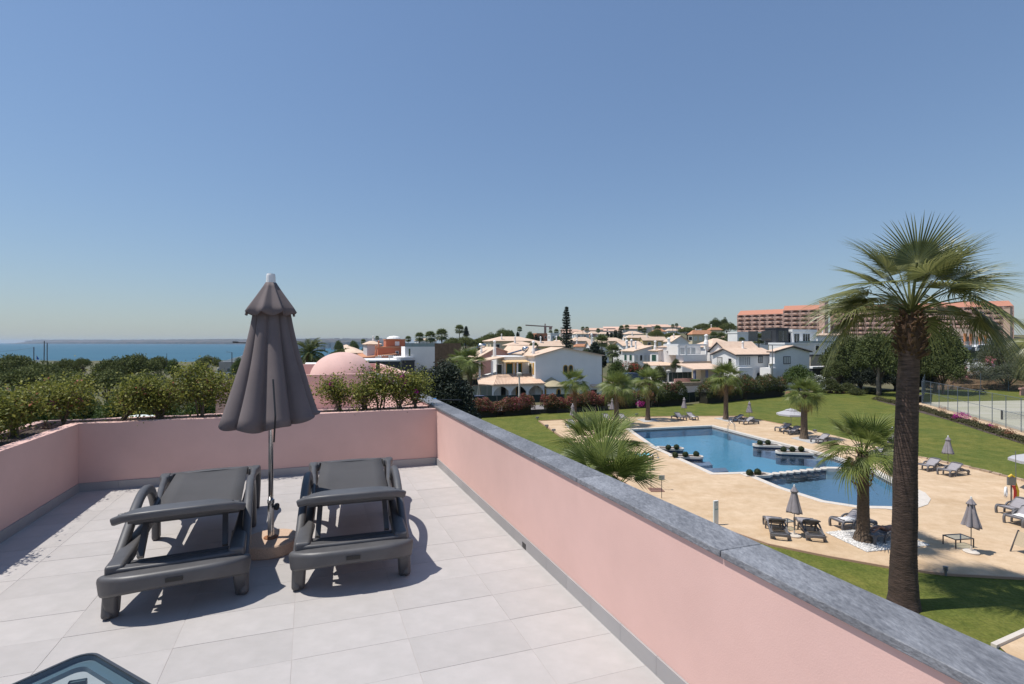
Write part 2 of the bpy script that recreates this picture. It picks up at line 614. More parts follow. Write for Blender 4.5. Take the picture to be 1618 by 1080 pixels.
def water_mat(name, tint, refl, bump, bscale, dist, rough=0.03, murk=None, murkf=0.0):
    m = bpy.data.materials.new(name)
    m.use_nodes = True
    nt = m.node_tree
    N, L = nt.nodes, nt.links
    N.clear()
    out = N.new('ShaderNodeOutputMaterial')
    tr = N.new('ShaderNodeBsdfTransparent')
    tr.inputs['Color'].default_value = (*tint, 1)
    gl = N.new('ShaderNodeBsdfGlossy')
    gl.inputs['Roughness'].default_value = rough
    lw = N.new('ShaderNodeFresnel')
    lw.inputs['IOR'].default_value = refl
    tc = N.new('ShaderNodeTexCoord')
    nz = N.new('ShaderNodeTexNoise')
    nz.inputs['Scale'].default_value = bscale
    nz.inputs['Detail'].default_value = 3
    bp = N.new('ShaderNodeBump')
    bp.inputs['Strength'].default_value = bump
    bp.inputs['Distance'].default_value = dist
    L.new(tc.outputs['Object'], nz.inputs['Vector'])
    L.new(nz.outputs['Fac'], bp.inputs['Height'])
    L.new(bp.outputs[0], gl.inputs['Normal'])
    L.new(bp.outputs[0], lw.inputs['Normal'])
    base = tr.outputs[0]
    if murk:
        df = N.new('ShaderNodeBsdfDiffuse')
        df.inputs['Color'].default_value = (*murk, 1)
        m1 = N.new('ShaderNodeMixShader')
        m1.inputs[0].default_value = murkf
        L.new(base, m1.inputs[1])
        L.new(df.outputs[0], m1.inputs[2])
        base = m1.outputs[0]
    mx = N.new('ShaderNodeMixShader')
    ge = N.new('ShaderNodeNewGeometry')
    iv = N.new('ShaderNodeMath'); iv.operation = 'SUBTRACT'; iv.inputs[0].default_value = 1
    ml = N.new('ShaderNodeMath'); ml.operation = 'MULTIPLY'
    L.new(ge.outputs['Backfacing'], iv.inputs[1]); L.new(iv.outputs[0], ml.inputs[0]); L.new(lw.outputs[0], ml.inputs[1])
    L.new(ml.outputs[0], mx.inputs[0])
    L.new(base, mx.inputs[1])
    L.new(gl.outputs[0], mx.inputs[2])
    L.new(mx.outputs[0], out.inputs['Surface'])
    return m

POOLW = water_mat('pool_water', (0.72, 0.90, 0.95), 1.33, 0.5, 2.6, 0.05)
SEAW = M('sea_water', (0.032, 0.115, 0.165), 0.4, scale=.004, col2=(0.022, 0.088, 0.135), bump=.6, bscale=.5, bdist=.4, spec=.12, stretch=(.3, 1, 1))

# ------------------------------------------------------------------ ground, sea, far coast
GROUNDM = M('dry_scrub_ground', (0.15, 0.125, 0.065), 0.95, scale=0.05, col2=(0.055, 0.068, 0.025), detail=10, bump=.5, bscale=1.5, bdist=.2)

def build_ground():
    xs = sorted(set([-3000, -1800, -1200, -900, -700, -560, -450] + list(range(-360, 0, 12)) + list(range(0, 60, 6)) + list(range(60, 481, 12)) + [560, 700, 900, 1200, 1700, 2400, 3200]))
    ys = sorted(set([-60, -30, -10, 5] + list(range(10, 130, 6)) + list(range(130, 480, 12)) + [500, 540, 600, 680, 800, 950, 1200, 1600, 2200, 3000]))
    vs, fs = [], []
    for y in ys:
        for x in xs:
            z = terrain(x, y) - 0.08
            if 4 < x < 44 and 16 < y < 62:
                z = -3.0
            vs.append((x, y, z))
    n = len(xs)
    for j in range(len(ys) - 1):
        for i in range(n - 1):
            fs.append((j * n + i, j * n + i + 1, (j + 1) * n + i + 1, (j + 1) * n + i))
    me = bpy.data.meshes.new('ground')
    me.from_pydata(vs, [], fs)
    me.materials.append(GROUNDM)
    me.polygons.foreach_set('use_smooth', [True] * len(fs))
    tag(obj('ground', me), kind='structure')
build_ground()

def ring_sheet(name, z, mat, r):
    me = bpy.data.meshes.new(name)
    me.from_pydata([(-r, -400, z), (r, -400, z), (r, r, z), (-r, r, z)], [], [(0, 1, 2, 3)])
    me.materials.append(mat)
    return tag(obj(name, me), kind='structure')
ring_sheet('sea', -8.0, SEAW, 20000)

def headland():
    """low cliffs and built-up hills across the bay"""
    cliff = M('hazy_cliff', (0.11, 0.085, 0.075), 0.95, scale=0.006, col2=(0.02, 0.034, 0.03), detail=9)
    vs, fs = [], []
    n = 150
    for i in range(n + 1):
        t = i / n
        px = lerp(8, 640, t)
        d = lerp(7600, 4300, smooth(t * 1.05))
        rise = smooth(t * 9) * (1 + .16 * noise.noise(Vector((t * 20, 3, 0))))
        h = lerp(64, 58, t) * rise * (1 + .10 * noise.noise(Vector((t * 55, 0, 0))))
        for (k, (dd, zz)) in enumerate(((0, -8), (8, -8 + h * .35), (160, -8 + h * .62), (500, -8 + h * .9), (1100, -8 + h), (2500, -8 + h * .7))):
            jit = noise.noise(Vector((t * 90, k * 3.1, 1))) * h * .06 if k > 1 else 0
            p = at(px, d + dd, zz + jit)
            vs.append(p)
    for i in range(n):
        for k in range(5):
            a = i * 6 + k
            fs.append((a, a + 6, a + 7, a + 1))
    me = bpy.data.meshes.new('headland')
    me.from_pydata(vs, [], fs)
    me.materials.append(cliff)
    tag(obj('headland', me), kind='structure')
    # far town on it: hundreds of white blocks nobody could count
    mb = MB()
    for i in range(420):
        t = random.random() ** .8
        px = lerp(40, 620, t)
        d0 = lerp(7600, 4300, smooth(t * 1.05))
        u = random.choice((.15, .3, .5, .8, .95))
        h = lerp(64, 58, t)
        zz = -8 + h * lerp(.5, .98, u)
        d = d0 + lerp(120, 1000, u)
        p = at(px, d, zz)
        w = random.uniform(12, 45)
        mb.box(p.x - w, p.x + w, p.y - 10, p.y + 10, zz - 8, zz + random.uniform(2, 8))
    tag(mb.build('far_town', M('far_white_walls', (0.40, 0.37, 0.35), .9, island=.25), fix=False), 'hazy strip of white houses along the coast across the bay', 'town', kind='stuff')
headland()

# beach behind the pines
sheet('beach', [G(296, 590, -4.2), at(420, 232, 0), at(430, 420, 0), at(290, 420, 0)], -7.2, M('beach_sand', (0.62, 0.50, 0.38), .95))

# ------------------------------------------------------------------ lawn, paving, pool
deck_px = [(851.4, 665.8), (960, 660.5), (1060, 658.6), (1169, 658), (1240, 672), (1320, 689), (1385, 706), (1450.7, 723.6), (1535, 741), (1618, 761.5), (1760, 800),
           (1900, 870), (1850, 925), (1618, 915.8), (1494, 909), (1406, 898), (1310, 881), (1215, 861.6), (1110, 826), (1010, 780), (930, 722)]
deck = [G(*p) for p in deck_px]
pool_px = [(996, 679), (1060, 676), (1125, 673.2), (1220, 698), (1315, 722), (1372, 741), (1415, 764), (1436, 784), (1432, 797), (1415, 802), (1357, 801), (1302, 792.6), (1234, 771), (1191, 753),
           (1178, 747), (1127, 748.4), (1080, 727), (1038, 708)]
pool = [G(*p) for p in pool_px]
pc = sum((Vector((p.x, p.y)) for p in pool), Vector((0, 0))) / len(pool)

def offset_poly(poly, off):
    out = []
    n = len(poly)
    area = sum(poly[i].x * poly[(i + 1) % n].y - poly[(i + 1) % n].x * poly[i].y for i in range(n))
    s = 1 if area > 0 else -1
    for i in range(n):
        a, b, c = (Vector(poly[(i + k - 1) % n][:2]) for k in range(3))
        d1 = (b - a).normalized(); d2 = (c - b).normalized()
        n1 = Vector((d1.y, -d1.x)) * s; n2 = Vector((d2.y, -d2.x)) * s
        m = (n1 + n2)
        m = m / max(0.35, m.length_squared / 2) if m.length > 1e-6 else n1
        out.append(b + m * off)
    return out

DZ = 0.06
rim_out = offset_poly(pool, 0.42)
rim_in = offset_poly(pool, -0.03)
lawn_out = [(-30, -8), (3.5, 2), (6.0, 8), (60, 6), (95, 30), (100, 60), (86, 95), (66, 100), (50, 90), (24, 74), (-6, 63), (-30, 60)]
sheet('lawn', lawn_out, 0.0, LAWN, [offset_poly(deck, -0.15)])
sheet('pool_deck', deck, DZ, DECKM, [offset_poly(pool, 0.39)], thick=.2)
# coping: ring of flat slabs
def ring(name, a, b, z0, z1, mat, kind='structure', parent=None):
    mb = MB()
    n = len(a)
    for i in range(n):
        j = (i + 1) % n
        q = [a[i], a[j], b[j], b[i]]
        vs = [(p[0], p[1], z1) for p in q] + [(p[0], p[1], z0) for p in q]
        mb.add(vs, [(0, 1, 2, 3), (7, 6, 5, 4), (0, 4, 5, 1), (2, 6, 7, 3)])
    o = mb.build(name, mat, parent)
    if kind:
        o['kind'] = kind
    return o
ring('pool_coping', rim_out, rim_in, -0.1, DZ + 0.02, COPE)
ring('waterline_tiles', offset_poly(pool, 0.02), offset_poly(pool, 0.001), -0.30, -0.0, DARKTILE)
ring('pool_wall', offset_poly(pool, 0.02), offset_poly(pool, 0.001), -1.3, -0.302, BASIN)
sheet('pool_basin', offset_poly(pool, 0.015), -0.95, BASIN)
# stone apron round the blunt end of the pool
sheet('pool_apron', [G(*p) for p in ((1413, 762), (1440, 770), (1462, 780), (1471, 790), (1466, 799), (1445, 806), (1415, 808), (1400, 806), (1416, 803), (1434, 798), (1438, 785))], DZ + .024, COPE)
low = [G(*p) for p in ((1191, 753), (1300, 741.5), (1372, 741), (1415, 764), (1436, 784), (1432, 797), (1415, 802), (1357, 801), (1302, 792.6), (1234, 771))]
sheet('shallow_pool_floor', low, -0.7, BASIN2)
sheet('pool_water', offset_poly(pool, 0.012), -0.13, POOLW)
# submerged shelf on the right and underwater steps
def shelf(name, px, z, mat):
    pts = [G(a, b, z) for a, b in px]
    mb = MB()
    mb.slab([(p.x, p.y, z) for p in pts], 0.9)
    return tag(mb.build(name, mat), kind='structure')
STEPM = M('violet_pool_mosaic', (0.26, 0.21, 0.27), .5, var=.2, scale=10)
shelf('pool_shelf', [(1190, 709), (1228, 701), (1316, 724), (1290, 728)], -0.35, STEPM)
shelf('pool_seat', [(1086, 730), (1121, 729), (1126, 734.5), (1098, 736)], -0.33, STEPM)
shelf('pool_seat', [(1109, 740), (1146, 738.5), (1151, 744), (1121, 747)], -0.33, STEPM)

# pool edge islands with clipped box balls
def island(px0, px1, py0, py1, label, balls, right=False, n=0):
    """long rounded stone planter in the pool; (px0,py0)-(px1,py1) its axis at rim height"""
    z = 0.12
    a, b = G(px0, py0, z), G(px1, py1, z)
    ax = (b - a); ln = ax.length; ang = math.atan2(ax.y, ax.x)
    t = thing('pool_planter', label, 'planter', (a.x, a.y, 0), ang, 'stone planters at the pool edge')
    w = .48
    def outline(w, l0, l1):
        pts = [(l0, -w), (l1 - w * .9, -w)] + [(l1 - w * .9 + w * .9 * math.cos(q), w * math.sin(q)) for q in np.linspace(-1.4, 1.4, 7)] + [(l1 - w * .9, w), (l0, w)]
        return pts
    if right:
        fl = lambda pts: [(ln - x, -y) for x, y in pts]
    else:
        fl = lambda pts: pts
    mb = MB(); mb.prism(fl(outline(w - .05, 0, ln - .05)), -1.0, .03); mb.build('base', DARKTILE, t)
    o = fl(outline(w, -.1, ln)); i = fl(outline(w - .17, .1, ln - .15))
    mb = MB()
    m = len(o)
    for k in range(m):
        j = (k + 1) % m
        q = [o[k], o[j], i[j], i[k]]
        mb.add([(p[0], p[1], z) for p in q] + [(p[0], p[1], -.04) for p in q], [(0, 1, 2, 3), (7, 6, 5, 4), (0, 4, 5, 1), (2, 6, 7, 3)])
    mb.build('rim', COPE, t)
    mb = MB(); mb.prism(fl(outline(w - .16, .1, ln - .15)), .02, .07); mb.build('soil', SOIL, t)
    for q, (bx, by, lab) in enumerate(balls):
        p = G(bx, by, .07 + .22)
        P, D = ball_pts(420, [(0, 0, .22, .235, .235, .235)], .93, .02)
        P[:, 2] = np.maximum(P[:, 2], 0.0)
        o_ = obj('box_ball', leaf_mesh('box_ball', P, .075, L_BOX, .8, N=D + RNG.normal(size=D.shape) * .3), loc=(p.x, p.y, .07))
        tag(o_, lab, 'box ball', 'clipped box balls in the pool planters')
        mb = MB(); mb.lathe([(0, -.21), (.13, -.16), (.2, 0), (.13, .16), (0, .21)], 10, (0, 0, .22)); mb.build('inner_growth', L_BOX, o_)
island(1040, 1081, 706, 707.5, 'stone planter with two box balls at the far left pool edge', [(1056, 706.5, 'left box ball on the two-ball planter at the far left pool edge'), (1069, 706, 'right box ball on the two-ball planter at the far left pool edge')])
island(1058, 1111.5, 718.6, 720.2, 'stone planter with three box balls at the left pool edge, nearest the submerged seats', [(1067, 718.3, 'leftmost of three box balls on the planter beside the submerged seats'), (1083, 717.6, 'middle of three box balls on the planter beside the submerged seats'), (1100, 717, 'rightmost of three box balls on the planter beside the submerged seats')])
island(1189, 1232, 701.2, 702.5, 'stone planter with two box balls reaching in from the right pool edge', [(1200.7, 699.3, 'left box ball on the two-ball planter at the right pool edge'), (1213.5, 698.7, 'right box ball on the two-ball planter at the right pool edge')], True)
island(1225, 1281, 712, 714, 'stone planter with three box balls reaching in from the right pool edge', [(1238, 710, 'leftmost of three box balls on the right pool edge planter'), (1252, 709.5, 'middle of three box balls on the right pool edge planter'), (1266, 709, 'rightmost of three box balls on the right pool edge planter')], True)
island(1175, 1217, 749, 747.5, 'stone planter with two box balls where the pool narrows, beside the stepping stones', [(1184.6, 746.6, 'left box ball beside the row of stepping stones'), (1197, 745.4, 'right box ball beside the row of stepping stones')])
stone_words = ['first', 'second', 'third', 'fourth', 'fifth', 'sixth', 'seventh', 'eighth', 'ninth']
mb = MB(); mb.lathe([(0, .1), (.24, .1), (.27, .075), (.27, .03), (.22, 0), (.2, -.08), (0, -.08)], 14)
stone_me = mb.mesh('stepping_stone', COPE)
for k in range(9):
    t = k / 8
    p = G(lerp(1215.6, 1302, t), lerp(748.5, 739.5, t), .05)
    tag(obj('stepping_stone', stone_me, loc=(p.x, p.y, -.02)), 'round white stepping stone across the pool, %s from the box ball planter' % stone_words[k], 'stepping stone', 'stepping stones across the pool')
mb = MB(); a, b = G(1210, 749.2, 0), G(1304, 740.2, 0); mb.bar([(a.x, a.y, -.6), (b.x, b.y, -.6)], .34, 1.0); tag(mb.build('stone_footing', DARKTILE), kind='structure')
mb = MB(); a, b = G(1303, 740.5, 0), G(1345, 741, 0)
mb.bar([(a.x, a.y, -.3), (b.x, b.y, -.3)], .5, .8); tag(mb.build('pool_divider', COPE), kind='structure')

# gravel beds under the palms
GRAVM = M('white_gravel_base', (0.55, 0.53, 0.50), .95, scale=30, col2=(.3, .29, .28))
def gravel(px, near=False):
    q = [G(*p) for p in px]
    sheet('gravel_bed', q, DZ + .03, GRAVM, thick=.03)
    if near:
        mb = MB()
        n = 3200
        for i in range(n):
            u, v = random.random(), random.random()
            p = lerp(lerp(q[0], q[1], u), lerp(q[3], q[2], u), v)
            s = random.uniform(.02, .05)
            a = random.uniform(0, 6)
            ca, sa = math.cos(a) * s, math.sin(a) * s
            z = DZ + .03
            mb.add([(p.x + ca, p.y + sa, z), (p.x - sa, p.y + ca, z), (p.x - ca, p.y - sa, z), (p.x + sa, p.y - ca, z), (p.x, p.y, z + s * .8)], [(0, 1, 4), (1, 2, 4), (2, 3, 4), (3, 0, 4)])
        tag(mb.build('gravel', M('white_pebbles', (.62, .60, .57), .9, island=.35), fix=False), 'loose white gravel around the short palm by the pool', 'gravel', kind='stuff')
gravel([(1304.5, 843.5), (1369.5, 874.4), (1470, 864), (1392, 834)], True)
gravel([(1249, 693), (1283, 702), (1303, 698.5), (1268, 690)])
gravel([(1128, 661.5), (1150, 667), (1172, 664), (1150, 659.5)])
gravel([(1006, 663), (1018, 668), (1042, 666), (1030, 661.5)])
gravel([(893, 672), (899, 678), (925, 675), (918, 670)])
gravel([(958, 672), (966, 679), (992, 675), (982, 670)])

# kerb stones where the right edge of the paving meets the raised lawn
mb = MB(); kb = [G(*p) for p in deck_px[7:11]]
KERB = M('rough_kerb_stone', (0.42, 0.31, 0.22), .95, var=.3, scale=6, rand=.2)
kerb = tag(bpy.data.objects.new('kerb', None), kind='structure'); COL.objects.link(kerb)
kme = []
for k in range(3):
    mb = MB(); mb.box(-.3, .3, -.11, .11, 0, .17)
    mb.v = [(x + random.uniform(-.05, .05), y + random.uniform(-.03, .03), z + random.uniform(-.03, .03)) for x, y, z in mb.v]
    kme.append(mb.mesh('kerb_stone', KERB))
for a, b in zip(kb, kb[1:]):
    n = int((b - a).length / .62)
    for i in range(n):
        p = lerp(a, b, (i + .5) / n)
        if p.x > 40: break
        o = obj('kerb_stone', kme[i % 3], kerb, (p.x, p.y, .0), math.atan2(b.y - a.y, b.x - a.x) + random.uniform(-.06, .06))
# thin pale edging round the rest of the lawn side of the paving
mb = MB()
for a, b in zip(deck[:4], deck[1:5]):
    mb.bar([(a.x, a.y, .05), (b.x, b.y, .05)], .1, .14)
mb.bar([(deck[0].x, deck[0].y, .05), (deck[-1].x, deck[-1].y, .05)], .1, .14)
for a, b in zip(deck[13:], deck[14:]):
    mb.bar([(a.x, a.y, .04), (b.x, b.y, .04)], .06, .1)
tag(mb.build('paving_edge', M('terracotta_edging', (0.42, 0.27, 0.18), .9)), kind='structure')

# sandy path with a pale kerb at the bottom right
sheet('sand_path', [G(1578, 1022), G(1625, 1000), G(1720, 985), G(1800, 1060), G(1640, 1080)], 0.04, DECKM)
mb = MB(); a, b, c = G(1570, 1024), G(1625, 999), G(1720, 984)
mb.bar([(a.x, a.y, .05), (b.x, b.y, .05), (c.x, c.y, .05)], .14, .16); tag(mb.build('path_kerb', COPE), kind='structure')
# road behind the hedge
p0, p1 = G(640, 662, 0), G(1240, 612, 0)
sheet('road', [at(600, 63, 0), at(760, 66, 0), at(950, 73, 0), at(1100, 83, 0), at(1240, 96, 0), at(1240, 101, 0), at(1100, 89, 0), at(950, 78.5, 0), at(760, 71, 0), at(600, 68, 0)], 0.03, M('pale_asphalt', (0.22, 0.20, 0.19), .9, var=.1, scale=2))

# tennis court with its path and planting strip
court = [G(1452, 635.5), G(1700, 706), at(2000, 62, 0), G(1760, 631), G(1618, 632.5)]
sheet('tennis_court', court, 0.03, M('sandy_court', (0.50, 0.47, 0.39), .95, scale=.12, col2=(.38, .37, .26), stretch=(1, 4, 1)))
sheet('court_lawn', [G(1448, 635), G(1618, 632), G(1760, 630.5), at(1900, 96, 0), at(1618, 98, 0), at(1450, 98, 0)], 0.012, LAWN)
sheet('court_path', [G(1449, 638.5), G(1452, 635.5), G(1540, 659), G(1700, 706), G(1700, 716), G(1618, 692), G(1530, 665)], 0.05, DECKM)
strip = [G(1382, 627), G(1412, 634), G(1448, 638.5), G(1530, 665), G(1618, 692), G(1700, 716), G(1700, 728), G(1618, 702), G(1560, 684), G(1500, 664), G(1448, 650), G(1386, 633)]
sheet('planting_strip', strip, 0.02, SOIL)
# bank behind the court
mb = MB()
bank = [(at(px, d, 0), h) for px, d, h in ((1480, 99, 1.0), (1530, 100, 2.4), (1590, 99, 2.6), (1680, 97, 2.8), (1900, 90, 3.0))]
vs = []; fs = []
for i in range(33):
    t = i / 32 * (len(bank) - 1); k = min(int(t), len(bank) - 2); f = t - k
    p = lerp(bank[k][0], bank[k + 1][0], f); h = lerp(bank[k][1], bank[k + 1][1], f)
    for j, (dy, hz) in enumerate(((0, 0), (.3, .35), (1.6, .4), (2.0, .68), (3.4, .72), (3.8, 1.0), (14, 1.05))):
        w = noise.noise(Vector((i * .9, j * 2.3, 0)))
        vs.append((p.x, p.y + dy + w * .4, h * hz + w * .15))
for i in range(32):
    for j in range(6):
        a = i * 7 + j; fs.append((a, a + 7, a + 8, a + 1))
mb.v, mb.f = vs, fs
tag(mb.build('earth_bank', M('brown_earth', (0.22, 0.125, 0.07), .95, scale=1.2, col2=(.13, .10, .05), bump=1, bscale=2, bdist=.3), fix=False), kind='structure')
# ------------------------------------------------------------------ roof terrace
P0 = Vector((-1.054, 7.083, FLOOR))          # far right inside corner of the terrace floor
VD = Vector((-0.372, 0.928, 0)).normalized() # along the right parapet, away
UD = Vector((0.9467, 0.322, 0)).normalized() # along the back wall, to the right
LW = 4.10
def W(u, v, z=0.0):
    return P0 + UD * u + VD * v + Vector((0, 0, z))

def quadbox(mb, u0, u1, v0, v1, z0, z1):
    q = [W(u0, v0), W(u1, v0), W(u1, v1), W(u0, v1)]
    return mb.prism([(p.x, p.y) for p in q], FLOOR + z0, FLOOR + z1)

def qb(name, u0, u1, v0, v1, z0, z1, mat, parent=None, bevel=0):
    mb = MB(); quadbox(mb, u0, u1, v0, v1, z0, z1)
    return mb.build(name, mat, parent, bevel=bevel)

# building under the terrace
o = qb('building_block', -5.2, .2, -10, .62, -7.6, -.06, PINK); tag(o, 'pink building mass under the roof terrace', 'building')
fl = tag(qb('terrace_floor', -LW - .01, .01, -9, .01, -.055, -.0013, GROUT), kind='structure')
# tiles: columns measured from the right wall
PU, PV = 0.617, 0.325
edges_u = [0.0, -.512] + [-.512 - PU * k for k in range(1, 6)] + [-LW]
rows = [0.0, -.205] + [-.205 - PV * k for k in range(1, 24)]
cache = {}
for i in range(len(edges_u) - 1):
    u1, u0 = edges_u[i], edges_u[i + 1]
    for j in range(len(rows) - 1):
        v1, v0 = rows[j], rows[j + 1]
        g = 0.0012
        key = (i if i in (0, 6) else 1, j == 0)
        if key not in cache:
            a = W(u0 + g, v0 + g) - W(u0, v0); b = W(u1 - g, v0 + g) - W(u0, v0); c = W(u1 - g, v1 - g) - W(u0, v0); d = W(u0 + g, v1 - g) - W(u0, v0)
            mb = MB(); mb.prism([(p.x, p.y) for p in (a, b, c, d)], -.012, 0)
            cache[key] = mb.mesh('tile', TILE)
        p = W(u0, v0)
        o = obj('tile', cache[key], fl, (p.x, p.y, FLOOR + random.uniform(-.0006, .0006)))

# right parapet
par = thing('parapet_wall', 'long pink parapet on the right with a dark slate coping', 'wall', W(0, 0))
PO = P0.copy()
def local(o_root, *objs):
    for o in objs:
        o.location = o.location - o_root.location
WH = 0.775
TH = .19
o = qb('wall', 0, TH, -10, 9.2, -7.4, WH, PINK, par); local(par, o)
jo = [9.2, 7.9, 6.6, 5.3, 4.0, 2.75, 1.5, .25, -.95, -2.2, -3.42, -4.05, -5.2, -6.4, -7.6, -8.8]
jo = [9.2, 7.95, 6.7, 5.45, 4.2, 2.95, 1.7, .45, -.8, -2.05, -3.35, -4.02, -5.28, -6.5, -7.7, -9]
for a, b in zip(jo, jo[1:]):
    mb = MB(); quadbox(mb, -.016, TH + .02, b + .002, a - .002, WH, WH + .032)
    # object coordinates must differ per slab for the grain
    c = W(TH / 2, (a + b) / 2)
    mb.v = [(x - c.x, y - c.y, z - c.z) for x, y, z in mb.v]
    o = mb.build('coping_slab', SLATE, par, bevel=.004)
    o.location = c - P0
def skirting(par, pts):
    """pts: list of (u0,u1,v0,v1)"""
    for (u0, u1, v0, v1) in pts:
        o = qb('skirting_tile', u0, u1, v0, v1, -.004, .098, SKIRT, par)
        local(par, o)
skirting(par, [(-.013, -.001, -.013 - .322 * (k + 1) + .0015, -.013 - .322 * k) for k in range(24)])
mb = MB(); quadbox(mb, -.016, -.0135, -3.17, -3.10, .008, .05)
o = mb.build('drain_hole', BLACK, par); local(par, o)

# back planter
bk = thing('planter_wall', 'pink planter wall across the back of the terrace, filled with dry soil', 'planter', W(0, 0))
BW = .775
def sunk(name, u0, u1, v0, v1, z0, z1, mat, root, bevel=0):
    o = qb(name, u0, u1, v0, v1, z0, z1, mat, root, bevel); local(root, o); return o
def wavy_lip(root, u0, u1, v0, v1, z0, z1, along='u'):
    """hand-trowelled wall: slightly uneven top"""
    mb = MB(); n = 44
    vs = []
    for i in range(n + 1):
        t = i / n
        for (s, zz) in ((0, z0), (0, z1), (1, z1), (1, z0)):
            k = .006 * noise.noise(Vector((t * 14, s * 4, 0))) if zz == z1 else 0
            e = .006 * noise.noise(Vector((t * 11, s * 9, 5))) if zz == z1 else 0
            p = W(lerp(u0, u1, t), lerp(v0, v1, s) + e, zz + k) if along == 'u' else W(lerp(u0, u1, s) + e, lerp(v0, v1, t), zz + k)
            vs.append(p)
    fs = []
    for i in range(n):
        for k in range(4):
            a = i * 4 + k; b = i * 4 + (k + 1) % 4
            fs.append((a, b, b + 4, a + 4))
    fs += [(0, 1, 2, 3), (n * 4 + 3, n * 4 + 2, n * 4 + 1, n * 4)]
    mb.v, mb.f = [tuple(v) for v in vs], fs
    o = mb.build('wall', PINK_TOP if False else PINK, root); local(root, o)
    return o
wavy_lip(bk, -LW - .10, -.001, .0, .115, -7.4, BW)
wavy_lip(bk, -LW - .60, -.001, .50, .60, -7.4, BW - .02)
sunk('soil', -LW - .12, -.002, .114, .501, .4, BW - .06, SOIL, bk)
skirting(bk, [(-.014 - .617 * (k + 1) + .0015 if k < 6 else -LW + .013, -.014 - .617 * k, -.013, -.001) for k in range(7)])
lf = thing('planter_wall', 'pink planter wall along the left side of the terrace, bushy with bougainvillea', 'planter', W(0, 0))
wavy_lip(lf, -LW - .115, -LW, -9, -.001, -7.4, BW, 'v')
wavy_lip(lf, -LW - .60, -LW - .50, -9, .499, -7.4, BW - .02, 'v')
sunk('soil', -LW - .501, -LW - .114, -9, .113, .4, BW - .06, SOIL, lf)
skirting(lf, [(-LW + .001, -LW + .013, -.013 - .322 * (k + 1) + .0015, -.013 - .322 * k) for k in range(24)])

# dead leaves and clods on the soil
mb = MB()
for i in range(900):
    if random.random() < .6:
        p = W(random.uniform(-LW - .45, -.06), random.uniform(.0, .49), BW - .045)
    else:
        p = W(random.uniform(-LW - .49, -LW - .02), random.uniform(-3.6, .2), BW - .045)
    onlip = False
    s = random.uniform(.008, .028)
    up = .012
    q = [p + Vector((random.uniform(-s, s), random.uniform(-s, s), up + random.uniform(-.008, .01))) for _ in range(4)]
    mb.add(q, [(0, 1, 2), (0, 2, 3), (0, 3, 1)])
tag(mb.build('leaf_litter', M('dry_litter', (0.17, 0.12, 0.085), .95, island=.5), fix=False), 'dry leaf litter scattered over the planter soil', 'litter', kind='stuff')

# bougainvilleas
def bush(u, v, h, r, label, lean=(0, 0), n=1500, flowers=0, coral=0, seed=0, dense=1.0):
    h *= .86
    coral = int(coral * 1.6)
    random.seed(seed + 100)
    p = W(u, v, BW - .06)
    t = thing('bougainvillea', label, 'bush', p, 0, 'bougainvillea bushes in the terrace planters')
    mb = MB()
    tips = []
    ns = random.randint(4, 7)
    for k in range(ns):
        a = random.uniform(0, 6.28)
        q0 = Vector((random.uniform(-.05, .05), random.uniform(-.03, .03), 0))
        q1 = Vector((math.cos(a) * r * .28 + lean[0] * .45, math.sin(a) * r * .2 + lean[1] * .45, h * random.uniform(.32, .45)))
        q2 = Vector((math.cos(a) * r * .6 + lean[0] * .8, math.sin(a) * r * .5 + lean[1] * .8, h * random.uniform(.6, .75)))
        q3 = Vector((math.cos(a + .4) * r * random.uniform(.3, .95) + lean[0], math.sin(a + .4) * r * random.uniform(.3, .8) + lean[1], h * random.uniform(.78, 1.0)))
        c = curve([q0, q1, q2, q3], 3)
        mb.tube(c, [.011 * (1 - .75 * i / (len(c) - 1)) + .0015 for i in range(len(c))], 5)
        for j in range(6):
            i0 = random.randint(4, len(c) - 1)
            b = c[i0] + Vector((random.gauss(0, r * .42), random.gauss(0, r * .34), random.gauss(.02, h * .13)))
            b.z = min(max(b.z, h * .22), h * 1.04)
            mb.tube([c[i0], (c[i0] + b) / 2 + Vector((0, 0, .015)), b], [.004, .003, .0015], 4)
            tips.append(b)
        tips.append(c[-1])
    mb.build('stem', TWIG, t, fix=False)
    tips = np.array([tuple(x) for x in tips])
    cl = RNG.choice(len(tips), n)
    n = int(n * 2.5)
    cl = RNG.choice(len(tips), n)
    rad = .066
    C = tips[cl] + RNG.normal(size=(n, 3)) * rad * np.array([1.15, 1, .85])
    extra = int(n * .26)
    C[:extra] = np.array([lean[0] * .7, lean[1] * .7, h * .58]) + RNG.normal(size=(extra, 3)) * np.array([r * .5, r * .38, h * .2])
    C[:, 2] = np.maximum(C[:, 2], .03)
    obj('foliage', leaf_mesh('foliage', C, .031, L_BOUG, .62, .25, curl=.12), t)['kind'] = 'stuff'
    for k in range(flowers):
        c = tips[random.randrange(len(tips))] * 1.04
        obj('flower_cluster', leaf_mesh('flower_cluster', c + RNG.normal(size=(22, 3)) * .017, .028, MAGENTA, .8, .2, curl=.2), t)['kind'] = 'stuff'
    if coral:
        idx = RNG.choice(len(tips), max(3, coral // 8))
        C = np.repeat(tips[idx], 8, axis=0) + RNG.normal(size=(len(idx) * 8, 3)) * .045
        obj('faded_bracts', leaf_mesh('faded_bracts', C, .03, CORAL, .7, .2, curl=.15), t)['kind'] = 'stuff'
    return t
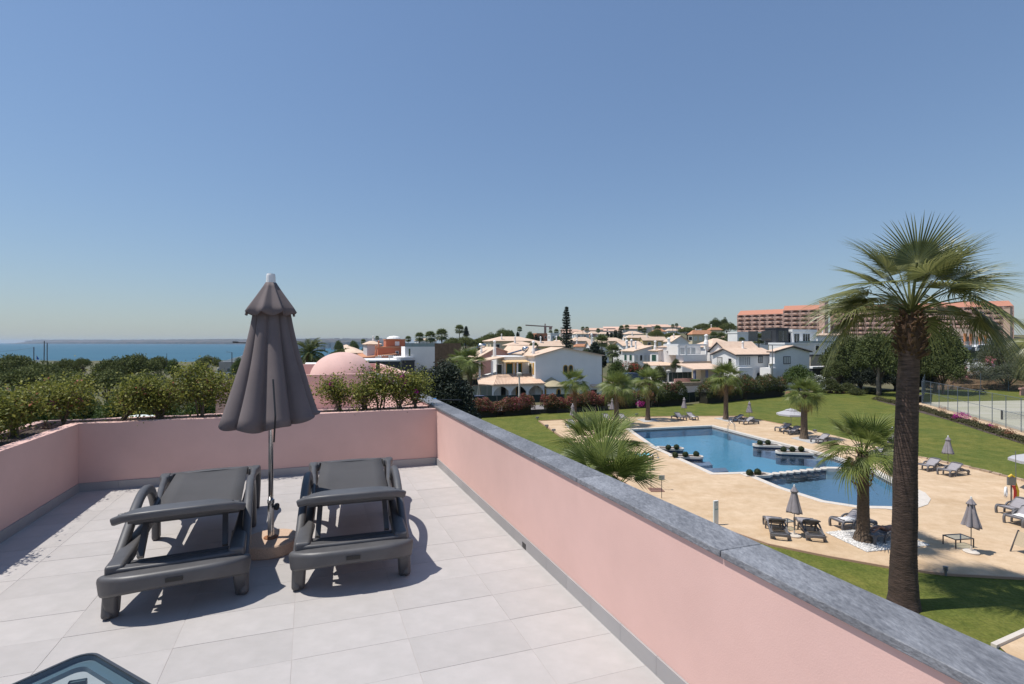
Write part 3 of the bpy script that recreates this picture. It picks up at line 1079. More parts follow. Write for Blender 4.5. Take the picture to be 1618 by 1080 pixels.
# back planter, left to right
bush(-4.36, .34, .60, .28, 'bougainvillea in the far left corner of the planter, one magenta bloom at its top', n=1700, flowers=2, coral=40, seed=1)
bush(-3.78, .34, .58, .30, 'sparse bougainvillea leaning right over bare twigs in the back planter', lean=(.22, .02), n=1300, coral=12, seed=2)
bush(-3.38, .30, .54, .30, 'bougainvillea with coral bracts low down, third from the left corner of the back planter', n=1400, coral=46, seed=3)
bush(-2.93, .32, .76, .27, 'tallest bougainvillea of the back planter, left of the parasol', n=1500, coral=10, seed=4)
bush(-2.45, .32, .62, .30, 'dense round bougainvillea directly left of the closed parasol', n=1700, coral=30, seed=5)
bush(-2.08, .36, .48, .22, 'small bougainvillea half hidden behind the closed parasol', n=800, coral=14, seed=6)
bush(-1.26, .32, .50, .22, 'bougainvillea right of the parasol with magenta blooms at its top left', n=1100, flowers=3, seed=7)
bush(-.93, .30, .42, .19, 'low green bougainvillea in front of the pink dome', n=750, seed=8)
bush(-.72, .34, .66, .22, 'tall bougainvillea covering the right side of the pink dome', n=1350, flowers=3, coral=8, seed=9)
bush(-.46, .30, .52, .17, 'thin bougainvillea with bare stems and two magenta blooms right of the dome', n=700, flowers=3, seed=10)
bush(-.24, .30, .58, .19, 'last bougainvillea at the right end of the back planter by the parapet', n=1000, flowers=2, seed=11)
# left planter, far to near
for k, (v, h, r, lab) in enumerate([(-.35, .62, .3, 'bougainvillea nearest the corner in the left planter'), (-.85, .70, .32, 'bougainvillea second from the corner in the left planter, leggy grey stems'),
                                   (-1.4, .60, .3, 'low bougainvillea with faded coral bracts in the left planter'), (-1.95, .66, .32, 'bougainvillea cut by the left edge of the photo')]):
    bush(-LW - .44, v, h * .74, r * .62, lab, n=1500, coral=50, flowers=1 if k == 0 else 0, seed=20 + k)
random.seed(5)

# irrigation pipe and debris at the right end of the planter
ip = thing('irrigation_pipe', 'black irrigation pipe with a blue coupling beyond the right end of the planter', 'pipe', W(-.1, .7, BW - .1))
mb = MB(); mb.tube([(-.5, -.1, -.02), (-.2, .1, .07), (.18, .35, .12), (.6, .42, .10)], .011, 6); mb.build('pipe', BLACK, ip)
mb = MB(); mb.tube([(.10, .30, .108), (.2, .36, .122)], .022, 8); mb.build('coupling', M('blue_plastic', (.03, .18, .45), .4), ip)

# lower roof and dome block beyond the planter
rb = thing('pink_roof_block', 'pink roof block beyond the planter with a raised parapet', 'building', (0, 0, 0))
def gb(mb, u0, u1, v0, v1, za, zb):
    q = [W(u0, v0), W(u1, v0), W(u1, v1), W(u0, v1)]
    mb.prism([(p.x, p.y) for p in q], za, zb)
mb = MB(); gb(mb, -2.6, -.001, .61, 12, -.1, 6.95)
mb.build('lower_roof', PINK, rb)
c0 = at(676, 18.2, 0); uvp = (c0 - P0)
cu, cv = uvp.dot(UD), uvp.dot(VD)
mb = MB(); gb(mb, cu - 4.6, cu, cv, cv + .22, 6.9, 8.13); mb.build('front_parapet', PINK, rb)
mb = MB(); gb(mb, cu - .22, cu, cv + .22, cv + 9, 6.9, 8.13); mb.build('side_parapet', PINK, rb)
mb = MB(); gb(mb, cu - 4.6, cu - .221, cv + 8.8, cv + 9, 6.9, 8.13); mb.build('rear_parapet', PINK, rb)
mb = MB(); gb(mb, cu - 4.6, cu - .221, cv + .221, cv + 8.79, 0, 7.25); mb.build('roof_deck', PINK, rb)
dm = thing('roof_dome', 'smooth pink dome on the roof behind the bougainvilleas', 'dome', at(541.5, 22.5, 7.3))
mb = MB(); mb.lathe([(1.38 * math.cos(a), .30 + 1.18 * math.sin(a)) for a in np.linspace(0, math.pi / 2 - .001, 22)], 56); mb.build('shell', PINK, dm, smooth=True)
mb = MB(); mb.lathe([(1.42, -.3), (1.42, .26), (1.36, .30), (1.30, .30)], 56); mb.build('drum', PINK, dm)
fp = thing('flue_pipe', 'black metal flue rising from the pink roof right of the dome', 'flue', at(597, 21, 7.25))
mb = MB(); mb.tube([(0, 0, 0), (0, 0, 1.18)], .085, 12); mb.build('pipe', BLACK, fp)
mb = MB(); mb.lathe([(.26, 0), (.2, .16), (.09, .24)], 12); mb.build('flashing', METALG, fp)
rc = thing('roof_duct', 'white ventilation duct with a fan housing left of the dome', 'duct', at(493, 26, 7.3))
mb = MB(); mb.tube([(-.3, 0, .75), (.45, 0, .75)], .13, 12); mb.build('duct', WHITEP, rc)
mb = MB(); mb.lathe([(.2, .6), (.27, .75), (.25, .95), (.12, 1.05), (0, 1.08)], 14, (-.9, 0, 0)); mb.box(-1.3, -.5, -.3, .3, 0, .62); mb.build('fan_housing', M('dull_grey_metal', (.10, .10, .10), .7), rc)
wl = at(372, 26, 0)
nb = thing('pink_roof_gable', 'small pink roof gable with an arched opening left of the parasol', 'building', (wl.x, wl.y, 0), R(18))
mb = MB(); mb.add([(-.9, 0, 3), (2.6, 0, 3), (2.6, 0, 8.55), (1.0, 0, 7.75), (-.9, 0, 7.15), (-.9, .25, 3), (2.6, .25, 3), (2.6, .25, 8.55), (1.0, .25, 7.75), (-.9, .25, 7.15)],
                  [(0, 1, 2, 3, 4), (9, 8, 7, 6, 5), (0, 5, 6, 1), (1, 6, 7, 2), (2, 7, 8, 3), (3, 8, 9, 4), (4, 9, 5, 0)]); mb.build('wall', PINK, nb)
mb = MB(); mb.prism([(.28, -.012), (.56, -.012), (.56, -.002), (.28, -.002)], 6.4, 7.3); mb.build('opening', BLACK, nb)
# white ledge beyond the left end of the planter
mb = MB(); a = at(95, 6.9, 0); b = at(238, 8.2, 0); mb.bar([(a.x, a.y, 7.98), (b.x, b.y, 7.98)], .45, .10)
tag(mb.build('roof_ledge', M('pale_green_white', (.62, .66, .60), .7)), 'pale ledge of the roof just beyond the back planter', 'ledge')

# ------------------------------------------------------------------ parasol on the terrace
def closed_parasol(root, pole_h, top, bot, rb_, rt, zfl, rfl, mats, folds=8, n=144, rseed=0, strap=True):
    """closed umbrella: pole, cap, folded lower canopy and folded flounce"""
    cv, cvm, pm = mats
    def fold(amp, ph, sharp=False):
        def fn(r, th, z):
            t = (top - z) / (top - bot)
            a = amp * (0.35 + .65 * min(1, t * 1.5))
            q = th + .22 * math.sin(2 * th + rseed) + .10 * math.sin(3 * th + rseed * 3)
            c = abs(math.sin(folds * q / 2 + ph)) ** .62
            k_ = math.floor((folds * q / 2 + ph) / math.pi)
            j = .5 + .5 * math.sin(k_ * 12.9898 + rseed * 7)
            a *= .6 + .9 * j
            if sharp: c = (1 - c) ** .8
            return r * (1 - a + 1.75 * a * c + .06 * math.sin(th + 2.6) * t + .035 * math.sin(3 * th + rseed * 2 + z * 4))
        return fn
    prof = []
    for i in range(15):
        t = i / 14
        z = lerp(zfl + .06, bot, t)
        r = lerp(rfl * .60, rb_, t ** 1.32)
        prof.append((r, z))
    mb = MB()
    mb.lathe(prof, n, fn=fold(.27, rseed))
    # scalloped hem: shift bottom ring
    m = n
    for k in range(m):
        th = 2 * math.pi * k / n
        i = (len(prof) - 1) * m + k
        x, y, z = mb.v[i]
        mb.v[i] = (x, y, z + .012 * math.sin(folds * th + rseed + 1) + .03 * math.sin(th * 2 + 1) + .03 * math.cos(th))
    lo = mb.build('canopy', cv, root, smooth=True, fix=False)
    so = lo.modifiers.new('s', 'SOLIDIFY'); so.thickness = .004
    prof = []
    for i in range(8):
        t = i / 7
        prof.append((lerp(rt, rfl, t ** 1.05), lerp(top, zfl, t)))
    mb = MB()
    mb.lathe(prof, n, fn=fold(.36, rseed + .6, True))
    for k in range(m):
        th = 2 * math.pi * k / n
        i = (len(prof) - 1) * m + k
        x, y, z = mb.v[i]
        mb.v[i] = (x, y, z - .035 * abs(math.sin(folds * (th + .22 * math.sin(2 * th + rseed) + .10 * math.sin(3 * th + rseed * 3)) / 2 + rseed + .6)) ** .7)
    fo = mb.build('flounce', cv, root, smooth=True, fix=False)
    so = fo.modifiers.new('s', 'SOLIDIFY'); so.thickness = .004
    mb = MB(); mb.tube([(0, 0, .02), (0, 0, top)], .019, 12); mb.build('pole', pm, root, smooth=True)
    mb = MB(); mb.lathe([(0, top + .075), (.03, top + .075), (.034, top + .06), (.038, top - .02), (.03, top - .03)], 16); mb.build('cap', WHITEP, root)

pp = G(428, 868, FLOOR)
us = thing('parasol', 'large closed grey parasol standing between the two terrace loungers', 'parasol', pp)
closed_parasol(us, 2.2, 2.19, 1.05, .325, .04, 1.95, .205, (CANVAS, CANVAS, STEEL), rseed=2.2)
mb = MB(); mb.bar([(.155, -.29, 1.42), (.21, -.37, 1.15), (.19, -.35, .95)], .012, .004, side=(1, 0, 0)); mb.build('strap', BLACK, us)
bs = thing('parasol_stand', 'round sand coloured concrete parasol stand on the tiles', 'parasol stand', pp)
CONC = M('washed_concrete', (0.56, 0.40, 0.29), .95, var=.25, scale=120, bump=1, bscale=150, bdist=.004)
mb = MB(); mb.lathe([(0, 0), (.205, 0), (.213, .01), (.213, .088), (.203, .098), (0, .1)], 40); mb.build('disc', CONC, bs)
mb = MB(); mb.tube([(0, 0, .098), (0, 0, .40)], .0245, 14, cap=False); mb.tube([(0, 0, .385), (0, 0, .41)], .028, 14); mb.build('socket_tube', STEEL, bs, smooth=False)
mb = MB(); mb.lathe([(.055, .099), (.055, .106), (.03, .11)], 16); mb.build('rusty_collar', M('rusty_metal', (.25, .10, .04), .8, var=.4, scale=30), bs)
mb = MB(); mb.tube([(.02, -.01, .36), (.05, -.02, .36)], .008, 8); mb.lathe([(0, -.012), (.026, -.012), (.03, 0), (.026, .012), (0, .012)], 12)
k0 = len(mb.v) - 60
mb.v = mb.v[:k0] + [(.058 + z, -.022 + y, .36 + x) for x, y, z in mb.v[k0:]]
mb.build('knob', BLACK, bs)

# ------------------------------------------------------------------ loungers
def weave_mat():
    m = M('charcoal_sling', (0.062, 0.060, 0.062), .75, var=.12, scale=2.5)
    nt = m.node_tree; N, L = nt.nodes, nt.links
    tc = N.new('ShaderNodeTexCoord')
    w1 = N.new('ShaderNodeTexWave'); w1.inputs['Scale'].default_value = 90; w1.bands_direction = 'Y'
    w2 = N.new('ShaderNodeTexWave'); w2.inputs['Scale'].default_value = 60; w2.bands_direction = 'X'
    ad = N.new('ShaderNodeMath'); ad.operation = 'ADD'
    L.new(tc.outputs['Object'], w1.inputs[0]); L.new(tc.outputs['Object'], w2.inputs[0])
    L.new(w1.outputs['Fac'], ad.inputs[0]); L.new(w2.outputs['Fac'], ad.inputs[1])
    bp = N.new('ShaderNodeBump'); bp.inputs['Distance'].default_value = .001; bp.inputs['Strength'].default_value = .6
    L.new(ad.outputs[0], bp.inputs['Height']); L.new(bp.outputs[0], N['Principled BSDF'].inputs['Normal'])
    return m
SLING = weave_mat()

def make_lounger(name, label, loc, rotz, FM, SM, back=0.31, hi=True, group=None):
    """resin sun lounger. local y: -1.0 head end ... +1.0 foot end, x across"""
    t = thing(name, label, 'sun lounger', loc, rotz, group)
    bv = .012 if hi else 0
    k = 8 if hi else 5
    hw = .36
    # side frame: from the foot leg along the seat to the head leg
    for s in (-1, 1):
        mb = MB()
        path = curve([(s * (hw + .01), 1.02, .0), (s * (hw + .02), 1.04, .26), (s * (hw + .02), .95, .42), (s * (hw + .0), .65, .40), (s * (hw - .03), .2, .33), (s * (hw - .03), -.4, .30), (s * (hw - .03), -.98, .30)], 5 if hi else 3)
        mb.bar(path, [.085 if p.y > .8 or p.z < .3 and p.y > .5 else lerp(.05, .10, min(1, max(0, (.2 - p.y) / .9))) for p in path], [lerp(.10, .075, min(1, i / 9)) for i in range(len(path))], side=(1, 0, 0))
        mb.build('side_rail', FM, t, bevel=.02 if hi else 0, seg=3)
        # sweeping armrest hoop: foot on the ground, over, down to the head beam
        mb = MB()
        xs_ = s * (hw + .012)
        path = curve([(xs_, .46, .0), (xs_, .45, .16), (xs_, .38, .34), (xs_, .22, .49), (xs_, .0, .53), (xs_, -.2, .49), (xs_, -.45, .385), (xs_, -.68, .28), (xs_, -.86, .20), (xs_, -.93, .0)], 4 if hi else 2)
        mb.bar(path, .06, [.066 + .032 * abs(1 - 2 * i / (len(path) - 1)) for i in range(len(path))], side=(1, 0, 0))
        mb.build('armrest_hoop', FM, t, bevel=.024 if hi else 0, seg=3)
    # head beam: broad rounded shell with drooping ends
    mb = MB()
    nb_ = 17 if hi else 9
    pts = []
    for i in range(nb_):
        u = -1 + 2 * i / (nb_ - 1)
        pts.append((u * .385, -1.03 + .10 * abs(u) ** 5, .245 - .035 * abs(u) ** 4))
    mb.bar(pts, [.14 - .03 * abs(-1 + 2 * i / (nb_ - 1)) ** 4 for i in range(nb_)], [.105 + .03 * abs(-1 + 2 * i / (nb_ - 1)) ** 3 for i in range(nb_)])
    mb.build('head_beam', FM, t, bevel=.03 if hi else 0, seg=4)
    if hi:
        mb = MB(); mb.box(-.045, .045, -1.108, -1.097, .232, .256); mb.build('badge', BLACK, t)
        mb = MB(); pts = [(-.31, -.55, .305), (-.315, -.88, .30), (-.27, -.955, .30), (.27, -.955, .30), (.315, -.88, .30), (.31, -.55, .305)]
        mb.bar(curve(pts, 3), .075, .035); mb.build('inner_rim', FM, t, bevel=.012)
    for s in (-1, 1):
        mb = MB(); mb.bar([(s * .345, -.93, .24), (s * .35, -.925, .12), (s * .345, -.90, 0)], [.09, .075, .05], [.17, .13, .075], side=(1, 0, 0)); mb.build('leg', FM, t, bevel=.018 if hi else 0, seg=3)
    # foot end: rounded shoulders
    mb = MB()
    pts = curve([(-.35, .84, .42), (-.35, .96, .41), (-.28, 1.015, .40), (0, 1.02, .405), (.28, 1.015, .40), (.35, .96, .41), (.35, .84, .42)], 3)
    mb.bar(pts, .07, .075); mb.build('foot_bar', FM, t, bevel=bv)
    # seat sling
    def sling(y0, z0, y1, z1, nm, sag=.015, n=10, hw=.305):
        mb = MB(); vs = []; m = 6
        for i in range(n + 1):
            for j in range(m + 1):
                u = -1 + 2 * j / m
                y = lerp(y0, y1, i / n); z = lerp(z0, z1, i / n)
                z += -sag * (1 - u * u) * 1.0
                vs.append((u * hw, y, z))
        fs = [(i * (m + 1) + j, i * (m + 1) + j + 1, (i + 1) * (m + 1) + j + 1, (i + 1) * (m + 1) + j) for i in range(n) for j in range(m)]
        mb.v, mb.f = vs, fs
        o = mb.build(nm, SM, t, smooth=True, fix=False)
        md = o.modifiers.new('s', 'SOLIDIFY'); md.thickness = .008
        return o
    sling(1.0, .435, (-.10 if hi else .27), .375 if hi else .345, 'seat_sling')
    # backrest
    py, pz, L_ = (-.11, .355, .78) if hi else (.25, .33, .74)
    a = back
    def bp(s, dz=0):
        return (py - math.cos(a) * s + math.sin(a) * dz * -1, pz + math.sin(a) * s + math.cos(a) * dz)
    y1, z1 = bp(L_)
    sling(py, pz + .02, y1, z1 + .02, 'back_sling')
    for s in (-1, 1):
        mb = MB(); mb.bar([(s * .32, *bp(0)), (s * .325, *bp(.4)), (s * .325, *bp(L_ - .02))], .045, .05, side=(1, 0, 0)); mb.build('back_rail', FM, t, bevel=bv)
        if hi or back > .5:
            q = bp(.5, -.03)
            mb = MB(); mb.bar([(s * .235, q[0], q[1]), (s * .245, q[0] - (.16 if hi else .22), .28)], .035, .045, side=(1, 0, 0)); mb.build('prop', FM, t)
    mb = MB(); q = bp(.42, -.035); mb.bar([(-.32, *q), (.32, *q)], .05, .03); q = bp(.62, -.03); mb.bar([(-.32, *q), (.32, *q)], .03, .03); mb.build('cross_brace', FM, t)
    mb = MB()
    pts = []
    for i in range(11):
        u = -1 + 2 * i / 10
        yy, zz = bp(L_ + .03 - .07 * abs(u) ** 4, .012 - .03 * abs(u) ** 5)
        pts.append((u * .355, yy, zz))
    mb.bar(pts, [.15 - .05 * abs(-1 + i / 5) ** 4 for i in range(11)], .052); mb.build('head_bar', FM, t, bevel=.015 if hi else 0, seg=3)
    mb = MB(); mb.box(-.30, .30, .2, .24, .27, .31); mb.build('under_brace', FM, t); mb = MB(); mb.box(-.32, .32, -.86, -.82, .265, .30); mb.build('under_brace', FM, t)
    return t

def ground_lounger(l_px, r_px, label):
    a = G(*l_px, FLOOR + .25); b = G(*r_px, FLOOR + .25)
    e = (b - a).normalized(); c = (a + b) / 2
    n = Vector((-e.y, e.x, 0))
    loc = c + n * 1.03
    return make_lounger('sun_lounger', label, (loc.x, loc.y, FLOOR), math.atan2(e.y, e.x), GREYP, SLING, group='charcoal loungers on the roof terrace')
ground_lounger((158, 925), (387, 888), 'charcoal resin sun lounger on the tiles left of the parasol')
ground_lounger((464, 884), (646, 862), 'charcoal resin sun lounger on the tiles right of the parasol')

# ------------------------------------------------------------------ glass side table, bottom left
tz = .45
tc_ = G(140, 1030, FLOOR + tz)
tt = thing('glass_table', 'dark framed glass side table cut by the bottom left edge', 'table', (tc_.x, tc_.y, FLOOR), R(62))
S = .55; rr = .06
def rsq(s0, s1, r, n=6):
    pts = []
    for (cx, cy, a0) in ((s1 - r, s1 - r, 0), (s0 + r, s1 - r, 90), (s0 + r, s0 + r, 180), (s1 - r, s0 + r, 270)):
        for k in range(n + 1):
            a = R(a0 + 90 * k / n); pts.append((cx + r * math.cos(a), cy + r * math.sin(a)))
    return pts
# corner at local origin, table spreads to -x,-y
def sh(pts): return [(x - S, y - S) for x, y in pts]
o_ = sh(rsq(-.011, S + .011, rr + .011)); i_ = sh(rsq(-.001, S + .001, rr + .001))
mb = MB(); m = len(o_)
for k in range(m):
    j = (k + 1) % m
    q = [o_[k], o_[j], i_[j], i_[k]]
    mb.add([(p[0], p[1], tz + .004) for p in q] + [(p[0], p[1], tz - .05) for p in q], [(0, 1, 2, 3), (7, 6, 5, 4), (0, 4, 5, 1), (2, 6, 7, 3)])
TFR = M('table_frame', (.045, .05, .058), .4)
mb.build('frame', TFR, tt)
glass = bpy.data.materials.new('tinted_glass'); glass.use_nodes = True
gn = glass.node_tree; gn.nodes.clear()
go = gn.nodes.new('ShaderNodeOutputMaterial'); gt = gn.nodes.new('ShaderNodeBsdfTransparent'); gt.inputs[0].default_value = (.80, .87, .89, 1)
gg = gn.nodes.new('ShaderNodeBsdfGlossy'); gg.inputs['Roughness'].default_value = .02; gf = gn.nodes.new('ShaderNodeFresnel'); gm = gn.nodes.new('ShaderNodeMixShader')
gf.inputs[0].default_value = 1.5
gge = gn.nodes.new('ShaderNodeNewGeometry'); giv = gn.nodes.new('ShaderNodeMath'); giv.operation = 'SUBTRACT'; giv.inputs[0].default_value = 1
gml = gn.nodes.new('ShaderNodeMath'); gml.operation = 'MULTIPLY'; gn.links.new(gge.outputs['Backfacing'], giv.inputs[1]); gn.links.new(giv.outputs[0], gml.inputs[0]); gn.links.new(gf.outputs[0], gml.inputs[1])
gn.links.new(gml.outputs[0], gm.inputs[0]); gn.links.new(gt.outputs[0], gm.inputs[1]); gn.links.new(gg.outputs[0], gm.inputs[2]); gn.links.new(gm.outputs[0], go.inputs[0])
mb = MB(); g_ = sh(rsq(.004, S - .004, rr)); mb.prism(g_, tz - .003, tz + .003); mb.build('glass_top', glass, tt)
mb = MB()
for k in range(m):
    j = (k + 1) % m
    o2 = sh(rsq(.0, S, rr)); i2 = sh(rsq(.034, S - .034, rr - .02))
    q = [o2[k], o2[j], i2[j], i2[k]]
    mb.add([(p[0], p[1], tz - .02) for p in q] + [(p[0], p[1], tz - .04) for p in q], [(0, 1, 2, 3), (7, 6, 5, 4), (0, 4, 5, 1), (2, 6, 7, 3)])
mb.build('under_frame', M('grey_table_rail', (.16, .19, .21), .5), tt)
for (lx, ly) in ((-.06, -.06), (-S + .06, -.06), (-.06, -S + .06), (-S + .06, -S + .06)):
    mb = MB(); cx, cy = (lx + S / 2) * .25, (ly + S / 2) * .25
    mb.bar([(lx, ly, tz - .06), (lx + cx * .3, ly + cy * .3, .22), (lx + cx, ly + cy, 0)], [.06, .045, .035], .016); mb.build('leg', TFR, tt, bevel=.003)
# ------------------------------------------------------------------ palms
def fan_frond(name, mat, P=1.2, Rl=1.1, sag=.5, droop=.6, spread=118, nseg=44, seed=0, cup=.25, width=1.0, prad=.02, hang=0.0, pitch=0.0):
    """one fan leaf: petiole from the origin along +x (curving down by sag rad), then a pleated blade"""
    rnd = random.Random(seed)
    mb = MB()
    n = 6
    p = Vector((0, 0, 0)); ang = 0.0
    pts = [p.copy()]
    for i in range(n):
        ang -= sag / n
        p = p + Vector((math.cos(ang), 0, math.sin(ang))) * (P / n)
        pts.append(p.copy())
    mb.tube(pts, [prad * (1.5 - .8 * i / n) for i in range(n + 1)], 4, flat=.6)
    ang -= pitch
    ax = Vector((math.cos(ang), 0, math.sin(ang))); up = Vector((-math.sin(ang), 0, math.cos(ang))); sd_ = Vector((0, 1, 0))
    hub = p
    step = 2 * R(spread) / nseg
    for k in range(nseg):
        th = -R(spread) + step * (k + .5)
        L = Rl * (1 - .30 * (abs(th) / R(spread)) ** 1.5) * rnd.uniform(.88, 1.08)
        dr = droop * rnd.uniform(.6, 1.45)
        tw = rnd.uniform(-.05, .05)
        rs = (.04, .40, .62, .82, 1.0)
        ws = (.2, 1.0, .72, .40, .02)
        vs = []
        for r_, w_ in zip(rs, ws):
            rr = r_ * L
            th2 = th + tw * max(0, r_ - .4)
            d = ax * math.cos(th2) + sd_ * math.sin(th2)
            e = -ax * math.sin(th2) + sd_ * math.cos(th2)
            fold = cup * math.sin(abs(th2)) * rr * .55 + cup * .15 * rr
            q = hub + d * rr + up * fold
            q = q + Vector((0, 0, -1)) * (dr * max(0, r_ - .38) ** 2 * L * 1.5) - Vector((0, 0, 1)) * hang * rr * rr * .5
            hw = rr * math.tan(step / 2) * w_ * 1.02 if r_ <= .42 else .42 * L * math.tan(step / 2) * w_ * 1.1
            pl = hw * .55
            vs += [q - e * hw * width, q + up * pl, q + e * hw * width]
        fs = []
        for i in range(len(rs) - 1):
            a = i * 3
            fs += [(a, a + 1, a + 4, a + 3), (a + 1, a + 2, a + 5, a + 4)]
        mb.add(vs, fs)
    return mb.mesh(name, mat, fix=False)

def frond_set(mat, tag_, P, Rl, nseg, prad=.02, dry=L_DRY):
    s = {}
    s['up'] = [fan_frond('frond', mat, P * .95, Rl, .12, .30, 105, nseg, 1 + i, .22, prad=prad, pitch=.12 * i) for i in range(3)]
    s['mid'] = [fan_frond('frond', mat, P, Rl, .35, .5, 122, nseg, 11 + i, .08, prad=prad, pitch=.15 + .22 * i) for i in range(3)]
    s['low'] = [fan_frond('frond', mat, P * 1.05, Rl, .40, .85, 125, nseg, 21 + i, -.05, prad=prad, pitch=.2 + .25 * i) for i in range(3)]
    s['dry'] = [fan_frond('dead_frond', dry, P * .8, Rl * .85, .8, 1.2, 90, nseg, 31 + i, -.1, .6, prad=prad) for i in range(2)]
    return s

def put_fronds(root, s, centre, spec, seed=0, sc=1.0):
    """spec: list of (kind, count, elevation deg, spread deg)"""
    rnd = random.Random(seed)
    golden = 2.399
    k = 0
    off = rnd.uniform(0, 6.28)
    for kind, cnt, el, sp in spec:
        for i in range(cnt):
            me = rnd.choice(s[kind])
            az = off + k * golden + rnd.uniform(-.2, .2)
            k += 1
            o = bpy.data.objects.new(me.name.split('.')[0], me)
            COL.objects.link(o)
            o.parent = root
            e = R(el + rnd.uniform(-sp, sp))
            o.rotation_euler = Euler((rnd.uniform(-.75, .75), -e, az), 'XYZ')
            q = rnd.uniform(.9, 1.08) * sc
            o.scale = (q, q, q)
            o.location = Vector(centre) + Vector((math.cos(az), math.sin(az), 0)) * .06

TRUNKM = M('palm_trunk_bark', (0.098, 0.064, 0.051), .95, scale=5, col2=(.030, .020, .017), bump=1.0, bscale=14, stretch=(.6, .6, 3.2), bdist=.04, detail=8)
TRUNKS = M('small_palm_trunk', (0.19, 0.135, 0.09), .95, scale=9, col2=(.075, .055, .04), bump=1.0, bscale=18, stretch=(1, 1, 2.0), bdist=.04)
def bark_by_height():
    """the bark colour gets paler towards the top of the trunk"""
    nt = TRUNKM.node_tree; N, L = nt.nodes, nt.links
    bs = N['Principled BSDF'].inputs['Base Color']; cur = bs.links[0].from_socket
    tc = N.new('ShaderNodeTexCoord'); sp = N.new('ShaderNodeSeparateXYZ'); mr = N.new('ShaderNodeMapRange'); cr = N.new('ShaderNodeValToRGB'); mx = N.new('ShaderNodeMix')
    L.new(tc.outputs['Object'], sp.inputs[0]); L.new(sp.outputs['Z'], mr.inputs[0]); mr.inputs[1].default_value = 4; mr.inputs[2].default_value = 9.5
    cr.color_ramp.elements[0].color = (1, 1, 1, 1); cr.color_ramp.elements[1].color = (2.6, 2.45, 2.3, 1)
    mx.data_type = 'RGBA'; mx.blend_type = 'MULTIPLY'; mx.inputs[0].default_value = 1
    L.new(mr.outputs[0], cr.inputs[0]); L.new(cur, mx.inputs[6]); L.new(cr.outputs[0], mx.inputs[7]); L.new(mx.outputs[2], bs)
bark_by_height()
HUSK = M('brown_leaf_base', (0.17, 0.095, 0.055), .9, var=.4, scale=8, rand=.35)

def trunk_mesh(prof, n=20, rings=0, amp=.02, seed=0):
    """lathe with ring scars; prof (r,z) interpolated to fine rows"""
    zs = [z for r, z in prof]; rs_ = [r for r, z in prof]
    rows = rings or 40
    out = []
    for i in range(rows + 1):
        z = lerp(zs[0], zs[-1], i / rows)
        r = float(np.interp(z, zs, rs_))
        r *= 1 + (amp if i % 2 else -amp) * random.uniform(.2, 1.2)
        out.append((r, z))
    mb = MB()
    mb.lathe(out, n, fn=lambda r, th, z: r * (1 + .025 * math.sin(3 * th + z) + .02 * math.sin(7 * th - z * 2) + .03 * noise.noise(Vector((math.cos(th) * 2, math.sin(th) * 2, z * 1.5 + seed)))))
    return mb

def husks(root, c, r, z0, z1, n, size, mat=HUSK, seed=0):
    """stubs of cut leaf bases round the top of the trunk"""
    rnd = random.Random(seed)
    mes = []
    for k in range(3):
        mb = MB()
        w = size * .5
        mb.bar([(0, 0, 0), (size * .45, 0, size * .28), (size * .72, 0, size * .75)], [w, w * .8, w * .42], [size * .18, size * .14, size * .07], side=(0, 1, 0))
        mb.v = [(x + rnd.uniform(-.1, .1) * size * .3, y + rnd.uniform(-.12, .12) * size * .4, z + rnd.uniform(-.1, .1) * size * .3) for x, y, z in mb.v]
        mes.append(mb.mesh('leaf_base', mat))
    for i in range(n):
        t = (i + .5) / n
        az = i * 2.399 + rnd.uniform(-.2, .2)
        rr = r(t) if callable(r) else r
        o = obj('leaf_base', mes[i % 3], root, (c[0] + math.cos(az) * rr, c[1] + math.sin(az) * rr, lerp(z0, z1, t)))
        o.rotation_euler = Euler((rnd.uniform(-.3, .3), rnd.uniform(-.35, .45), az), 'XYZ')
        q = rnd.uniform(.75, 1.25); o.scale = (q, q, q)

# the big palm on the right
bp_ = G(1428, 957, 0)
big = thing('fan_palm', 'tall fan palm with thick dark trunk towering in the right foreground', 'palm tree', bp_)
dpt = bp_.y
ctop = Z(499, dpt)
tr = trunk_mesh([(.52, -.1), (.45, .35), (.40, 1.2), (.365, 2.6), (.345, 5.0), (.315, 8.0), (.305, ctop - 1.5), (.32, ctop - 1.2)], 28, 190, .012, 3)
